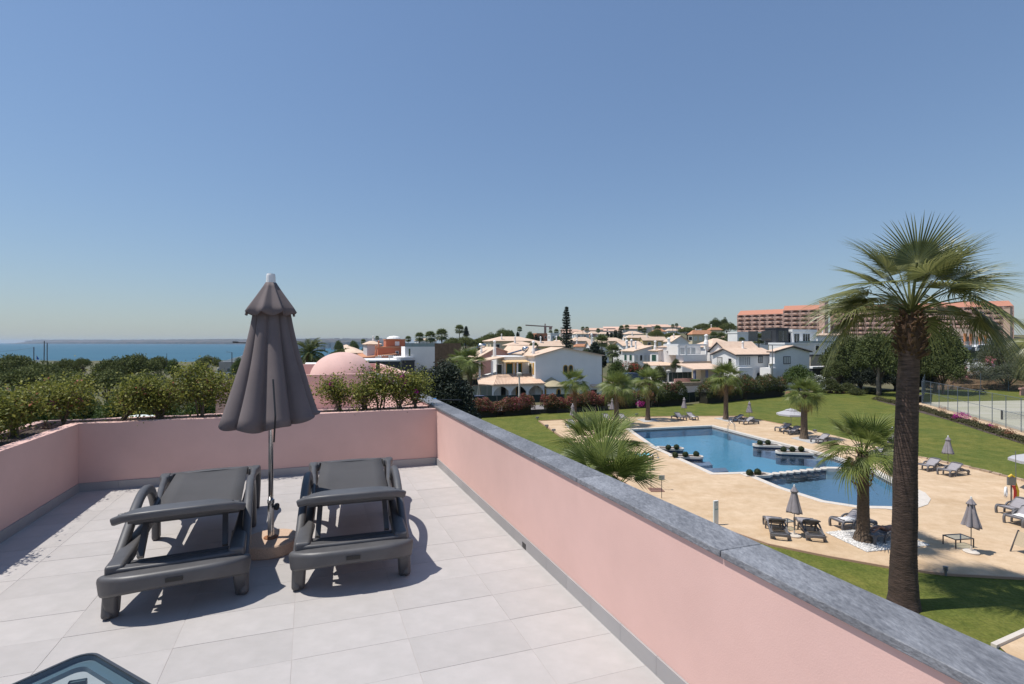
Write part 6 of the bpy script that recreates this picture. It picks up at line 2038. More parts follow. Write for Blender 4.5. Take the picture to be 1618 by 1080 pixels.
# ---- hotel on the ridge
HOT = M('hotel_render', (0.64, 0.42, 0.34), .9, var=.08, scale=.2)
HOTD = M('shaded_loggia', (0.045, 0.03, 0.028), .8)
hp = [at(1166, 372), at(1238, 352), at(1306, 338)]
hp2 = [at(1316, 342), at(1420, 326), at(1600, 300)]
def hotel_wing(label, pts, ztop, zbot, floors, drop):
    t = thing('hotel', label, 'hotel', (pts[0].x, pts[0].y, 0), 0)
    P_ = [p - pts[0] for p in pts]
    bays = []
    for k in range(len(P_) - 1):
        a, b = P_[k], P_[k + 1]
        e = (b - a).normalized(); n_ = Vector((-e.y, e.x, 0))
        if n_.y < 0: n_ = -n_
        L_ = (b - a).length
        zt = ztop + k * drop
        mb = MB(); q = [a, b, b + n_ * 16, a + n_ * 16]; mb.prism([(p.x, p.y) for p in q], zbot, zt); mb.build('wall', HOT, t)
        mb = MB(); o = -n_ * 1.6
        mb.add([(*(a + o).xy, zt), (*(b + o).xy, zt), (*(b + n_ * 6).xy, zt + 3.6), (*(a + n_ * 6).xy, zt + 3.6), (*(b + n_ * 17).xy, zt), (*(a + n_ * 17).xy, zt)], [(0, 1, 2, 3), (3, 2, 4, 5), (0, 5, 4, 1), (0, 3, 5), (1, 4, 2)]); mb.build('roof', ROOFH, t)
        nb = int(L_ / 4.4); w = L_ / nb
        for f in range(floors):
            z0 = zt - 3.1 * (f + 1) + .35
            # parapet band of the storey
            mb = MB(); q = [a + o, b + o, b, a]; mb.prism([(p.x, p.y) for p in q], z0 - .35, z0 + 1.0); mb.build('balcony_band', HOT, t)
            for i in range(nb):
                bays.append((a + e * (w * (i + .5)) - n_ * .02, math.atan2(e.y, e.x), w, z0 + .0))
        for i in range(nb + 1):
            q = a + e * (w * i)
            mb = MB(); mb.prism([(p.x, p.y) for p in (q + o - e * .16, q + o + e * .16, q + e * .16, q - e * .16)], zbot, zt - .02); mb.build('party_wall', HOT, t)
    # loggia bays: dark back panel, recess shade put into its colour, under an arched head
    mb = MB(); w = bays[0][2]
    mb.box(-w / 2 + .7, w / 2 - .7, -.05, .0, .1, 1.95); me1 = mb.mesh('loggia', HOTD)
    mb = MB()
    K = 6
    arcp = [(-w / 2 + .2 + (w - .4) * k / K, 1.75 + .75 * math.sin(math.pi * k / K)) for k in range(K + 1)]
    for k in range(K):
        q = [arcp[k], arcp[k + 1], (arcp[k + 1][0], 2.75), (arcp[k][0], 2.75)]
        mb.add([(x, -1.45, z) for x, z in q] + [(x, -1.25, z) for x, z in q], [(0, 1, 2, 3), (7, 6, 5, 4), (0, 4, 5, 1)])
    me2 = mb.mesh('arch', HOT)
    mb = MB(); mb.lathe([(w * .26, .0), (w * .26, .85)], 6, (0, -1.6, 0), math.pi, 2 * math.pi); me3 = mb.mesh('balcony', HOT)
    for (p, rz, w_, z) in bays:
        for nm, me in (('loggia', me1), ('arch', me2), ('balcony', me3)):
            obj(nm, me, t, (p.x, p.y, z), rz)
    return t
hotel_wing('long salmon pink hotel wing with rows of arched balconies, left of the tall palm', hp, Z(497, 365), 6, 5, 2.2)
hotel_wing('nearer wing of the salmon pink hotel seen through the fronds of the tall palm', hp2, Z(489, 330), 6, 5, .3)
ht = thing('hotel_tower', 'square pink stair tower rising at the end of the left hotel wing', 'tower', at(1303, 335, 0), HR)
mb = MB(); mb.box(0, 3.2, 0, 4, 5, Z(476, 335)); mb.build('wall', HOT, ht); mb = MB(); mb.box(-.2, 3.4, -.2, 4.2, Z(476, 335), Z(475, 335)); mb.build('cap', HOT, ht)
ht = thing('hotel_tower', 'slim ochre tower at the right end of the hotel near the photo edge', 'tower', at(1596, 290, 0), HR)
mb = MB(); mb.box(0, 2.2, 0, 3, 5, Z(486, 290)); mb.build('wall', M('beige_tower', (.50, .35, .26), .9), ht); mb = MB(); mb.box(-.15, 2.35, -.15, 3.15, Z(486, 290), Z(485.3, 290)); mb.build('cap', _mats['beige_tower'], ht)

# ---- house with orange pillars at the right
h = house_root('white two storey house with orange pillars and a pale tiled roof on the right', 1506, 148, 'house')
v = volume(h, 1499, 1506, 1580, 148, 526, 518.5, 'gable_side', base=2)
mb = MB(); mb.box(v[0] - .3, v[0] + v[2], v[1] - 1.8, v[1] - .02, Z(547, 148), Z(545, 148)); mb.build('balcony_slab', WHITE, h)
mb = MB()
for k in range(46): mb.box(v[0] + k * .31, v[0] + k * .31 + .06, v[1] - 1.8, v[1] - 1.75, Z(545, 148), Z(540, 148))
mb.box(v[0] - .2, v[0] + v[2], v[1] - 1.82, v[1] - 1.72, Z(540, 148), Z(539.5, 148)); mb.build('balcony_railing', WHITEP, h)
for k in range(4):
    mb = MB(); x = v[0] + 2.6 + k * 2.6 + (1.5 if k > 1 else 0); mb.box(x, x + .55, v[1] - 1.6, v[1] - 1.1, Z(545, 148), Z(526.5, 148)); mb.build('pillar', M('orange_pillar', (.55, .22, .09), .9), h)
for u in (1.8, 6.2, 11.5): win(h, 'F', v[0] + u, Z(544.5, 148), 1.5, 2.3, WHITEP, GLASSD, off=-v[1], name='balcony_door')
chimney(h, v[0] + 4, v[1] + 3, v[4] + .8, 2.4)
tag(MB().lathe([(2.0, 0), (1.2, .5), (.05, .8)], 8).build('white_canopy', WHITEP, loc=at(1554, 136, Z(548, 136))), 'small white garden canopy below the house with orange pillars', 'canopy')
wallseg('clipped_hedge', 'clipped dark green hedge below the house with orange pillars', 'hedge', 1515, 132, 1580, 140, 2.0, Z(549, 135), L_HEDGE, 1.2)
h = house_root('grey flat roofed pool house behind the white oleander', 1533, 118, 'building', 'pool_house')
volume(h, 1526, 1532, 1572, 118, 569.5, 567.5, 'flat', wall=WHITE, roof=M('grey_fascia', (.25, .28, .32), .7), base=1)
h = house_root('small pink hut at the right edge behind the tennis court', 1614, 88, 'building', 'hut')
volume(h, 1611, 1613, 1640, 88, 615, 613.5, 'flat', wall=ROSE, roof=ROSE, base=0)

# ---- terracotta house and white modern house, left of the villas
h = house_root('terracotta red house with a white domed rooftop room, left of the white modern house', 597, 118, 'house')
v1 = volume(h, 591, 597, 638, 118, 550, 547.5, 'flat', wall=TERRA, roof=ROOFO)
v2 = volume(h, 574, 580, 602, 120, 543, 538, 'hip', wall=M('lilac_white', (.55, .54, .56), .9), roof=ROOF)
v3 = volume(h, 606, 610, 640, 121, 537, 535.5, 'flat', wall=TERRA, roof=ROOFO)
v4 = volume(h, 563, 574, 625, 114, 564, 559, 'shed_left', wall=TERRA, roof=ROOFO)
mb = MB(); q = at(623, 121) - h.location; mb.lathe([(1.7, 0), (1.5, .35), (1.0, .62), (0, .75)], 14, (q.dot(HE1), q.dot(HE2) + 1.5, Z(535, 121))); mb.build('roof_dome', WHITE, h)
chimney(h, v1[0] + .3, v1[1] + 1.5, v1[4] + .2, 2.0, .3, TERRA); chimney(h, v4[0] + 2.8, v4[1] + 1, v4[4] + .6, 2.6, .32, TERRA); chimney(h, v2[0] + 1.5, v2[1] + 2, v2[4] + .6, 1.7, .25)
win(h, 'F', v3[0] + 2.6, v3[4] - 1.2, .8, .75, WHITEP, WHITEP, off=-v3[1]); win(h, 'F', v1[0] + 4.4, v1[4] - 1.25, .45, .5, WHITEP, GLASSD, off=-v1[1])
mb = MB()
for k in range(14): mb.box(v4[0] + 3.2 + k * .42, v4[0] + 3.4 + k * .42, v4[1] - .5, v4[1] - .02, Z(562.5, 114), Z(561.2, 114))
mb.build('pergola_beams', WHITEP, h)
for u in (3.3, 6.2): win(h, 'F', v4[0] + u, Z(569, 114), 1.1, .85, WHITEP, SHUTW, off=-v4[1])
h = house_root('white cubic modern house with glass roof balustrade beside the terracotta house', 640, 104, 'house', 'modern_house')
v = volume(h, 634, 640, 687, 104, 547.5, 547, 'none', wall=WHITE, base=-1)
volume(h, 622, 627, 652, 103, 566, 565, 'flat', wall=WHITE, roof=WHITE, base=0)
volume(h, 575, 580, 632, 100, 571, 569.5, 'flat', wall=ANTH, roof=WHITEP, base=0)
volume(h, 632, 637, 655, 101.5, 571, 569.8, 'flat', wall=ANTH, roof=ANTH, base=0)
win(h, 'F', v[0] + .9, v[4] - 1.9, .35, 1.5, WHITEP, M('greenish_glass', (.10, .13, .08), .2), off=-v[1])
mb = MB(); mb.box(v[0] + .05, v[0] + v[2], v[1] + .05, v[1] + .08, v[4], v[4] + .75); mb.build('glass_balustrade', _mats['pale_glass'], h)
for k in range(5): mb = MB(); mb.box(v[0] + k * 1.5, v[0] + k * 1.5 + .05, v[1] - .0, v[1] + .045, v[4], v[4] + .8); mb.build('post', METALG, h)
wallseg('stone_wall', 'brown rubble stone wall right of the white cubic house', 'wall', 681, 122, 728, 128, 0, Z(542, 124), M('brown_rubble', (.20, .125, .075), .95, var=.35, scale=1.5))
wallseg('gate_pier', 'ochre gate pier at the left end of the rubble stone wall', 'pier', 678.5, 119, 682, 119.5, Z(556, 119), Z(541.5, 119), YELLOW, .5)
h = house_root('low cream house with a pale roof far left of the terracotta house', 548, 150, 'house')
volume(h, 543, 548, 578, 150, 557, 553, 'hip', wall=CREAM)

# ---- table of further houses: (label, l, c, r, d, eave, ridge, roof kind, wall, roof)
far = [
 ('long cream house with shallow pale hip roof above the rose villa', 764, 776, 848, 150, 538, 531, 'hip', CREAM, ROOF, 2),
 ('cream garage house with lean-to roof in front of the long cream house', 796, 806, 846, 128, 544.5, 539, 'hip', CREAM, ROOF, 1),
 ('yellow terraced house directly behind the white villa ridge', 838, 846, 890, 122, 545, 538.5, 'gable_side', M('butter_render', (.66, .55, .30), .9), ROOF, 2),
 ('cream terraced house touching the araucaria on its left', 862, 874, 906, 132, 543, 537, 'gable_front', CREAM, ROOF, 1),
 ('pale mauve house right behind the araucaria', 900, 906, 935, 168, 538, 532, 'hip', M('pale_mauve', (.60, .52, .50), .9), ROOF, 1),
 ('small shed-roofed annex under the pale mauve house', 906, 909, 930, 150, 547, 543, 'hip', WHITE, ROOFO, 0),
 ('white house with tall white chimney right of the pale mauve house', 926, 932, 962, 148, 544, 538, 'gable_side', WHITE, ROOF, 2),
 ('cream house behind the palm with the bushy crown', 940, 948, 985, 175, 538, 533, 'hip', CREAM, ROOF, 1),
 ('white townhouse with a grey side wall and two round chimneys', 968, 985, 1016, 128, 545, 538.5, 'gable_side', WHITE, ROOF, 2),
 ('white townhouse with green shutters and a falling roofline', 983, 1002, 1030, 114, 553.5, 546, 'shed_left', WHITE, ROOF, 2),
 ('cream house with long yellow roof on the slope', 986, 992, 1030, 190, 533, 529, 'hip', YELLOW, ROOF, 1),
 ('brown roofed house next to the long yellow roof', 1010, 1016, 1052, 182, 536, 531.5, 'gable_side', YELLOW, ROOF, 1),
 ('white gabled house with black shutters left of the big villa', 1050, 1062, 1088, 150, 538, 529.5, 'gable_front', WHITE, ROOF, 2),
 ('cream hill house with terracotta hip roof and columned porch', 1088, 1094, 1128, 190, 527.5, 521, 'hip', CREAM, ROOFO, 2),
 ('cream look-out tower with a small hip roof above the hill house', 1119, 1123, 1140, 196, 520.5, 517, 'hip', CREAM, ROOFO, 0),
 ('white house with terrace roofs high on the slope', 983, 992, 1016, 265, 527, 522.5, 'hip', WHITE, ROOF, 1),
 ('blue-white modern house on the ridge left of the araucaria', 865, 870, 884, 262, 527.5, 526, 'flat', WHITE, WHITEP, 1),
 ('orange house on the ridge under the crane', 842, 848, 867, 285, 528, 526, 'flat', TERRA, ROOFO, 1),
 ('low white house among palms left of the ridge pines', 655, 661, 690, 240, 537, 534, 'hip', WHITE, ROOF, 1),
 ('pale villa on the ridge right of the araucaria', 904, 909, 930, 330, 527, 523.5, 'hip', WHITE, ROOF, 1),
 ('rose house on the far ridge between two villas', 928, 932, 946, 350, 526.5, 523, 'hip', ROSE, ROOF, 1),
 ('white ridge house with a flat roof by the dark cypresses', 944, 948, 966, 340, 527, 524, 'hip', WHITE, ROOF, 1),
 ('white house with orange roof at the foot of the pine hill', 1030, 1036, 1052, 330, 523, 518.5, 'hip', WHITE, ROOFO, 1),
 ('white house right below the pine hill', 1050, 1055, 1074, 345, 522, 519, 'hip', WHITE, ROOF, 1),
 ('white cottage behind the low white building by the hotel', 1136, 1142, 1166, 200, 533, 530, 'hip', WHITE, ROOF, 1),
 ('white house with pale roof half hidden by the neighbour palms', 1290, 1296, 1330, 170, 531, 528, 'flat', WHITE, WHITEP, 2),
]
far_l = []
for (lab, l, c, r, d, ye, yr, kind, wm, rm, nw) in far:
    h = house_root(lab, c, d, 'house')
    x, y, w, t, ze, zr = volume(h, l, c, r, d, ye, yr, kind, wall=wm, roof=rm, base=-1, oh=.4)
    for k in range(nw * 2):
        u = w * (k + .6) / (nw * 2 + .2)
        if w > 3: win(h, 'F', x + u, ze - 2.3, min(1.1, w * .12), 1.25, WHITEP, random.choice((GLASSD, SHUTW, GLASSD)), off=-y)
    for k in range(nw): win(h, 'L', y + t * (k + .6) / (nw + .3), ze - 2.3, 1.0, 1.3, WHITEP, SHUT if 'green' in lab else GLASSD, off=-x)
    if d < 200:
        chimney(h, x + w * .25, y + 1.2, ze + .3, 2.3, .3)
        if 'two round' in lab: chimney(h, x + w * .02, y - 1.5, ze - 1.5, 3.6, .42); chimney(h, x + w * .3, y - 1.0, ze - 1.3, 3.6, .42)
        if 'tall white' in lab: chimney(h, x + w * .05, y - .5, ze - 1, 5.5, .4)
# white townhouse with the rounded tower
h = house_root('white townhouse with a rounded corner tower and green shutter', 1040, 110, 'house')
v = volume(h, 1027, 1040, 1072, 110, 553, 547, 'shed_left', base=0)
mb = MB(); mb.lathe([(2.6, 0), (2.6, v[4] + .7)], 20, (v[0] + 3.4, v[1] + .6, 0)); mb.build('tower', WHITE, h, smooth=True)
mb = MB(); mb.lathe([(2.8, v[4] + .68), (2.8, v[4] + .78), (0, v[4] + 1.2)], 20, (v[0] + 3.4, v[1] + .6, 0)); mb.build('tower_roof', ROOF, h)
win(h, 'L', v[1] + 1.5, v[4] - 2.4, 1.6, 1.4, WHITEP, SHUT, off=-v[0]); chimney(h, v[0] + .6, v[1] + 2, v[4] + .2, 2.4, .4)
mb = MB(); mb.slab([(v[0] - 5, v[1] - 3.6, Z(577, 106)), (v[0] + 6, v[1] - 3.6, Z(577, 106)), (v[0] + 5.5, v[1] - .2, Z(571, 110)), (v[0] - 4, v[1] - .2, Z(571, 110))], .15); mb.build('veranda_roof', ROOF, h)
for dx in (-4.6, -1, 2.5, 5.6): mb = MB(); mb.box(v[0] + dx, v[0] + dx + .25, v[1] - 3.3, v[1] - 3.0, 0, Z(577, 106) - .1); mb.build('post', WHITEP, h)
# green shutters on the falling-roof townhouse are built above; the rest of the far town on the ridge
mb = MB(); mr = MB(); rnd = random.Random(9)
for i in range(90):
    px = rnd.uniform(896, 1075); d = rnd.uniform(380, 560)
    p = at(px, d); z = terrain(p.x, p.y); w = rnd.uniform(4, 9); hh = rnd.uniform(3, 6.5)
    mb.box(p.x - w, p.x + w, p.y - 4, p.y + 4, z - 4, z + hh); mr.slab([(p.x - w - .4, p.y - 4.4, z + hh), (p.x + w + .4, p.y - 4.4, z + hh), (p.x + w + .4, p.y, z + hh + 1.4), (p.x - w - .4, p.y, z + hh + 1.4)], .2)
t = tag(mb.build('distant_houses', M('distant_walls', (.60, .54, .48), .9, island=.12), fix=False), 'crowded pale houses along the skyline ridge', 'houses', kind='stuff')
o = mr.build('distant_roofs', M('distant_roofs', (.60, .40, .30), .9, island=.15), t, fix=False); o['kind'] = 'stuff'
# coast town right of the umbrella
mb = MB()
for i in range(110):
    px = rnd.uniform(470, 640); d = rnd.uniform(900, 2600); p = at(px, d); z = Z(rnd.uniform(541.5, 546), d); w = rnd.uniform(3, 9) * d / 1500
    mb.box(p.x - w, p.x + w, p.y - 5, p.y + 5, z - 30, z + rnd.uniform(0, 4) * d / 1500)
tag(mb.build('coast_town', _mats['far_white_walls'], fix=False), 'pale town far along the coast right of the parasol', 'town', kind='stuff')

# ---- beach side
h = house_root('grey beach kiosk with a reddish mural left of the parasol', 351, 175, 'building', 'kiosk')
v = volume(h, 346, 351, 372, 175, 572.5, 571, 'flat', wall=M('weathered_wall', (.36, .34, .32), .9, var=.15, scale=.5), roof=METALG, base=-9)
mb = MB(); mb.box(v[0] + 1.6, v[0] + 3.0, v[1] - .03, v[1] - .01, Z(582, 175), Z(578, 175)); mb.build('mural', M('mural_paint', (.40, .22, .16), .9, var=.4, scale=2), h)
h = house_root('white tent roofed beach restaurant behind the kiosk', 356, 235, 'building', 'beach_restaurant')
volume(h, 350, 356, 388, 235, 570, 561, 'shed_left', wall=WHITE, roof=WHITEP, base=-9)
def car(px, py, label, colr, d, rz=0.0, L_=4.3, hgt=1.5, van=False):
    t = thing('van' if van else 'parked_car', label, 'van' if van else 'car', at(px, d, Z(py, d)), rz, 'cars parked by the beach' if d > 120 else None)
    m = M('paint_' + '_'.join('%02d' % int(c * 99) for c in colr), colr, .25)
    w = .86
    prof = [(-L_ / 2, .35), (-L_ / 2, .8), (-L_ * .42, .92), (-L_ * .28, 1.0), (-L_ * .17, hgt), (L_ * .22, hgt), (L_ * .40, .98), (L_ / 2, .9), (L_ / 2, .35)]
    if van: prof = [(-L_ / 2, .35), (-L_ / 2, 1.0), (-L_ * .42, 1.2), (-L_ * .36, hgt), (L_ / 2, hgt), (L_ / 2, .35)]
    n = len(prof)
    mb = MB(); vs = [(x, -w + .12 * (z > 1.1), z) for x, z in prof] + [(x, w - .12 * (z > 1.1), z) for x, z in prof]
    mb.add(vs, [tuple(range(n - 1, -1, -1)), tuple(range(n, 2 * n))] + [(i, (i + 1) % n, n + (i + 1) % n, n + i) for i in range(n)]); mb.build('body', m, t, bevel=.04)
    mb = MB(); x0, x1 = (-L_ * .18, L_ * .25) if not van else (-L_ * .33, L_ * .3)
    mb.add([(x0 - .25, -w - .01, 1.02), (x1 + .3, -w - .01, 1.02), (x1, -w + .09, hgt - .1), (x0, -w + .09, hgt - .1)] + [(x0 - .25, w + .01, 1.02), (x1 + .3, w + .01, 1.02), (x1, w - .09, hgt - .1), (x0, w - .09, hgt - .1)], [(0, 1, 2, 3), (7, 6, 5, 4), (0, 4, 5, 1), (1, 5, 6, 2), (2, 6, 7, 3), (3, 7, 4, 0)]); mb.build('windows', GLASSD, t)
    for sx in (-L_ * .3, L_ * .3):
        for sy in (-w + .02, w - .02):
            mb = MB(); mb.tube([(sx, sy - .11, .32), (sx, sy + .11, .32)], .32, 12); mb.build('wheel', BLACK, t)
cars = [(291, 592, (.35, .36, .38), 'silver car parked leftmost in the beach car park'), (297, 595, (.10, .16, .32), 'dark blue car parked nearest in the beach car park'), (304, 592, (.04, .04, .05), 'black car in the middle of the beach car park'),
        (310, 594, (.55, .56, .58), 'light silver car right of the black one in the beach car park'), (314, 590.5, (.70, .70, .70), 'white car behind the light silver one in the beach car park'), (330, 589, (.45, .05, .04), 'small red car by the blue parking sign')]
for (px, py, c, lab) in cars: car(px, py + 2, lab, c, 182, .3)
car(356, 592, 'long white camper van parked in front of the beach kiosk', (.72, .73, .74), 172, .1, 6.2, 2.4, True)
car(995, 603, 'dark blue car parked behind the hedge between two palms', (.03, .05, .10), 84, .25)
car(1550, 556, 'white van under the clipped hedge on the right', (.7, .7, .7), 130, .1, 4.6, 1.9, True)
car(1536, 557, 'dark car left of the white van on the right', (.04, .05, .07), 130, .1)

def lamp_post(px, d, ytop, label, kind=0, r=.06, mat=PALEM, arm=-1, zb=None):
    p = at(px, d); zb = terrain(p.x, p.y) if zb is None else zb
    t = thing('street_lamp', label, 'street lamp', (p.x, p.y, zb))
    H_ = Z(ytop, d) - zb
    mb = MB(); mb.tube([(0, 0, -.3), (0, 0, H_)], [r * 1.3, r], 8); mb.build('pole', mat, t)
    if kind == 0:
        mb = MB(); mb.lathe([(.08, H_), (.3, H_ + .12), (.38, H_ + .42), (.2, H_ + .5), (0, H_ + .52)], 12); mb.build('lantern', PALEM, t)
    else:
        mb = MB(); mb.tube([(0, 0, H_), (arm * 1.2, 0, H_ + .12)], .05, 6); mb.build('arm', mat, t)
        mb = MB(); mb.box(min(arm * 1.1, arm * 1.9), max(arm * 1.1, arm * 1.9), -.15, .15, H_ + .08, H_ + .22); mb.build('lamp_head', METALG, t)
lamp_post(820.5, 68.5, 594, 'cream street lamp in front of the white villa porch', r=.11)
lamp_post(1056, 84, 589, 'cream street lamp by the white retaining wall', r=.1)
lamp_post(1218, 88, 578, 'street lamp in front of the shaded wall of the big villa', r=.1)
lamp_post(1315, 105, 562, 'short lamp post by the low outbuilding right of the big villa', r=.12)
lamp_post(336.5, 176, 565, 'thin street lamp beside the umbrella pine at the beach', 1, .09, METALG)
lamp_post(366.5, 165, 556.5, 'dark street lamp with long arm left of the parasol', 1, .12, DKWOOD)
lamp_post(1220.5, 86, 545, 'tall grey utility mast before the big villa', 1, .07, METALG)
def post(px, d, y0, label, mat=DKWOOD, r=.14, cat='pole', name='utility_pole', lean=0, zb=-4):
    p = at(px, d); t = MB().tube([(0, 0, zb), (lean, 0, Z(y0, d))], [r, r * .8], 6).build(name, mat, loc=(p.x, p.y, 0)); return tag(t, label, cat)
post(53.5, 150, 548, 'leftmost and shortest of three dark utility poles above the pines')
post(69, 150, 538.5, 'tallest of three dark utility poles above the pines', lean=.2)
post(74.5, 160, 541.5, 'slim utility pole just right of the tallest pole')
post(263.5, 110, 558, 'thin dark mast rising out of the left pines', r=.05)
mb = MB(); mb.tube(curve([at(-30, 150, Z(556, 150)), at(15, 150, Z(554, 150)), at(53, 150, Z(549, 150))], 4), .03, 3); tag(mb.build('power_line', DKWOOD), 'sagging cable to the shortest utility pole', 'cable')
fl_ = thing('beach_flag', 'small blue and white flag on a pole by the sea', 'flag', at(57.5, 170, 0))
mb = MB(); mb.tube([(0, 0, -4), (0, 0, Z(561, 170))], .06, 5); mb.build('pole', WHITEP, fl_)
mb = MB(); mb.add([(0, 0, Z(561, 170)), (.8, .05, Z(566, 170)), (.7, .02, Z(568, 170)), (0, 0, Z(567.5, 170)), (0, .03, Z(561, 170)), (.8, .08, Z(566, 170)), (.7, .05, Z(568, 170)), (0, .03, Z(567.5, 170))], [(0, 1, 2, 3), (7, 6, 5, 4), (0, 4, 5, 1), (1, 5, 6, 2), (2, 6, 7, 3)]); mb.build('blue_field', M('flag_blue', (.03, .12, .40), .8), fl_)
mb = MB(); mb.add([(0, 0, Z(567.6, 170)), (.9, .05, Z(568.2, 170)), (1.1, .05, Z(573, 170)), (0, 0, Z(574, 170)), (0, .03, Z(567.6, 170)), (.9, .08, Z(568.2, 170)), (1.1, .08, Z(573, 170)), (0, .03, Z(574, 170))], [(0, 1, 2, 3), (7, 6, 5, 4), (0, 4, 5, 1), (1, 5, 6, 2), (2, 6, 7, 3)]); mb.build('white_field', WHITEP, fl_)
by = tag(MB().lathe([(0, -.3), (.8, 0), (.5, .9), (0, 1.2)], 8).build('buoy', _mats['signal_yellow'], loc=at(118.5, 640, -8)), 'yellow buoy floating offshore above the left pines', 'buoy')
tag(MB().bar([at(0, 0), Vector((1.0, 0, 0))], .8, .04).build('parking_sign', M('sign_blue', (.03, .10, .42), .5), loc=at(336, 174, Z(586, 174)), rotz=0), 'blue parking sign on the thin lamp post', 'sign')
# tower crane on the skyline
cr = thing('tower_crane', 'tower crane with long jib on the skyline left of the araucaria', 'crane', at(861.5, 420, 0))
RUST = M('crane_steel', (.30, .19, .16), .8)
zj = Z(516, 420)
mb = MB(); mb.box(-.9, .9, -.9, .9, 5, zj); mb.build('mast', RUST, cr)
mb = MB(); mb.bar([(-16.5, -4, zj + 1.2), (6, 1, zj)], .8, .9); mb.build('jib', RUST, cr)
mb = MB(); mb.box(3.2, 5.5, -.9, .9, zj - 2.4, zj - .4); mb.build('counterweight', RUST, cr)
mb = MB(); mb.bar([(-.2, 0, zj + .5), (0, 0, zj + 2.6)], .9, .9); mb.build('apex', RUST, cr)
# crane arm seen just left of the parasol
ja = tag(MB().bar([at(369, 90, Z(540.3, 90)), at(394, 90, Z(541.6, 90))], .1, .14).bar([at(368, 90, Z(540.2, 90)), at(376, 90, Z(540.6, 90))], .25, .28).bar([at(399, 90, Z(541.8, 90)), at(399.2, 90, -2)], .18, .18).build('lamp_arm', DKWOOD), 'dark mast arm reaching left from behind the parasol', 'mast')

# ------------------------------------------------------------------ tennis court fence
p0, p1 = G(1458.6, 637.8, 0), G(1613.5, 683.3, 0)
tf = thing('court_fence', 'tall grey wire fence along the near side of the tennis court', 'fence', p0, math.atan2(p1.y - p0.y, p1.x - p0.x))
L_ = (p1 - p0).length
MESHM = bpy.data.materials.new('chain_link'); MESHM.use_nodes = True
nt = MESHM.node_tree; nt.nodes.clear()
o1 = nt.nodes.new('ShaderNodeOutputMaterial'); tb = nt.nodes.new('ShaderNodeBsdfTransparent'); db = nt.nodes.new('ShaderNodeBsdfDiffuse'); mx = nt.nodes.new('ShaderNodeMixShader')
db.inputs[0].default_value = (.10, .12, .12, 1); mx.inputs[0].default_value = .13
nt.links.new(tb.outputs[0], mx.inputs[1]); nt.links.new(db.outputs[0], mx.inputs[2]); nt.links.new(mx.outputs[0], o1.inputs[0])
POSTM = M('blue_grey_post', (.11, .14, .18), .6)
nposts = 13; FH = 3.5
for k in range(nposts + 4):
    x = L_ * k / (nposts - 4)
    if x > L_ * 1.5: break
    mb = MB(); mb.tube([(x, 0, 0), (x, 0, FH)], .036, 6); mb.build('post', POSTM, tf)
mb = MB(); mb.box(0, L_ * 1.5, -.006, .006, .05, FH - .05); mb.build('wire_mesh', MESHM, tf)
mb = MB()
for z in (FH, FH * .52): mb.tube([(0, 0, z), (L_ * 1.5, 0, z)], .022, 4)
mb.build('rail', POSTM, tf)
a = at(1459, 75.6, 0); b = at(1475, 97, 0)
tf2 = thing('court_fence', 'dark screened end fence of the tennis court', 'fence', (a.x, a.y, 0), math.atan2(98 - 76, 7))
a3 = G(1450, 636, 0); b3 = at(1530, 98, 0)
tf3 = thing('court_fence', 'far wire fence behind the tennis court below the earth bank', 'fence', (at(1462, 95, 0)), 0)
for k in range(9): mb = MB(); mb.tube([(k * 5.2, 0, 0), (k * 5.2, 0, FH)], .045, 5); mb.build('post', POSTM, tf3)
mb = MB(); mb.box(0, 42, -.005, .005, .05, FH); mb.build('wire_mesh', MESHM, tf3)
tf2.location = at(1457, 76, 0); tf2.rotation_euler[2] = math.atan2(95 - 76, at(1462, 95).x - at(1457, 76).x)
SCR = bpy.data.materials.new('windbreak_screen'); SCR.use_nodes = True
nt = SCR.node_tree; nt.nodes.clear()
o1 = nt.nodes.new('ShaderNodeOutputMaterial'); tb = nt.nodes.new('ShaderNodeBsdfTransparent'); db = nt.nodes.new('ShaderNodeBsdfDiffuse'); mx = nt.nodes.new('ShaderNodeMixShader')
db.inputs[0].default_value = (.03, .045, .04, 1); mx.inputs[0].default_value = .75
nt.links.new(tb.outputs[0], mx.inputs[1]); nt.links.new(db.outputs[0], mx.inputs[2]); nt.links.new(mx.outputs[0], o1.inputs[0])
for k in range(5):
    mb = MB(); mb.tube([(k * 4.8, 0, 0), (k * 4.8, 0, FH)], .05, 5); mb.build('post', POSTM, tf2)
    if k < 4: mb = MB(); mb.box(k * 4.8 + .06, k * 4.8 + 4.74, -.005, .005, .1, FH - .1); mb.build('screen', SCR, tf2)
nn = thing('tennis_net', 'tennis net with dark post seen through the wire fence', 'net', G(1583, 663, 0), 0)
mb = MB(); mb.box(-.07, .07, -.07, .07, 0, 1.15); mb.build('post', DKWOOD, nn)
mb = MB(); mb.box(.1, 11, -.01, .01, .1, .92); mb.build('net', MESHM, nn); mb = MB(); mb.box(.1, 11, -.02, .02, .92, .98); mb.build('tape', WHITEP, nn)
pt = thing('picnic_table', 'dark picnic table on the grass behind the tennis court', 'table', at(1549, 92, 0), .1)
mb = MB(); mb.box(-.9, .9, -.4, .4, .68, .75); mb.build('top', DKWOOD, pt)
for s in (-.75, .55): mb = MB(); mb.box(-.9, .9, s, s + .25, .42, .47); mb.build('bench', DKWOOD, pt)
for x in (-.6, .6): mb = MB(); mb.bar([(x, -.6, 0), (x, .15, .68)], .08, .08); mb.bar([(x, .6, 0), (x, -.15, .68)], .08, .08); mb.build('leg', DKWOOD, pt)
bn = thing('grass_bin', 'dark cart parked at the corner of the tennis court beside the tall trunk', 'cart', G(1448, 636, 0), .4)
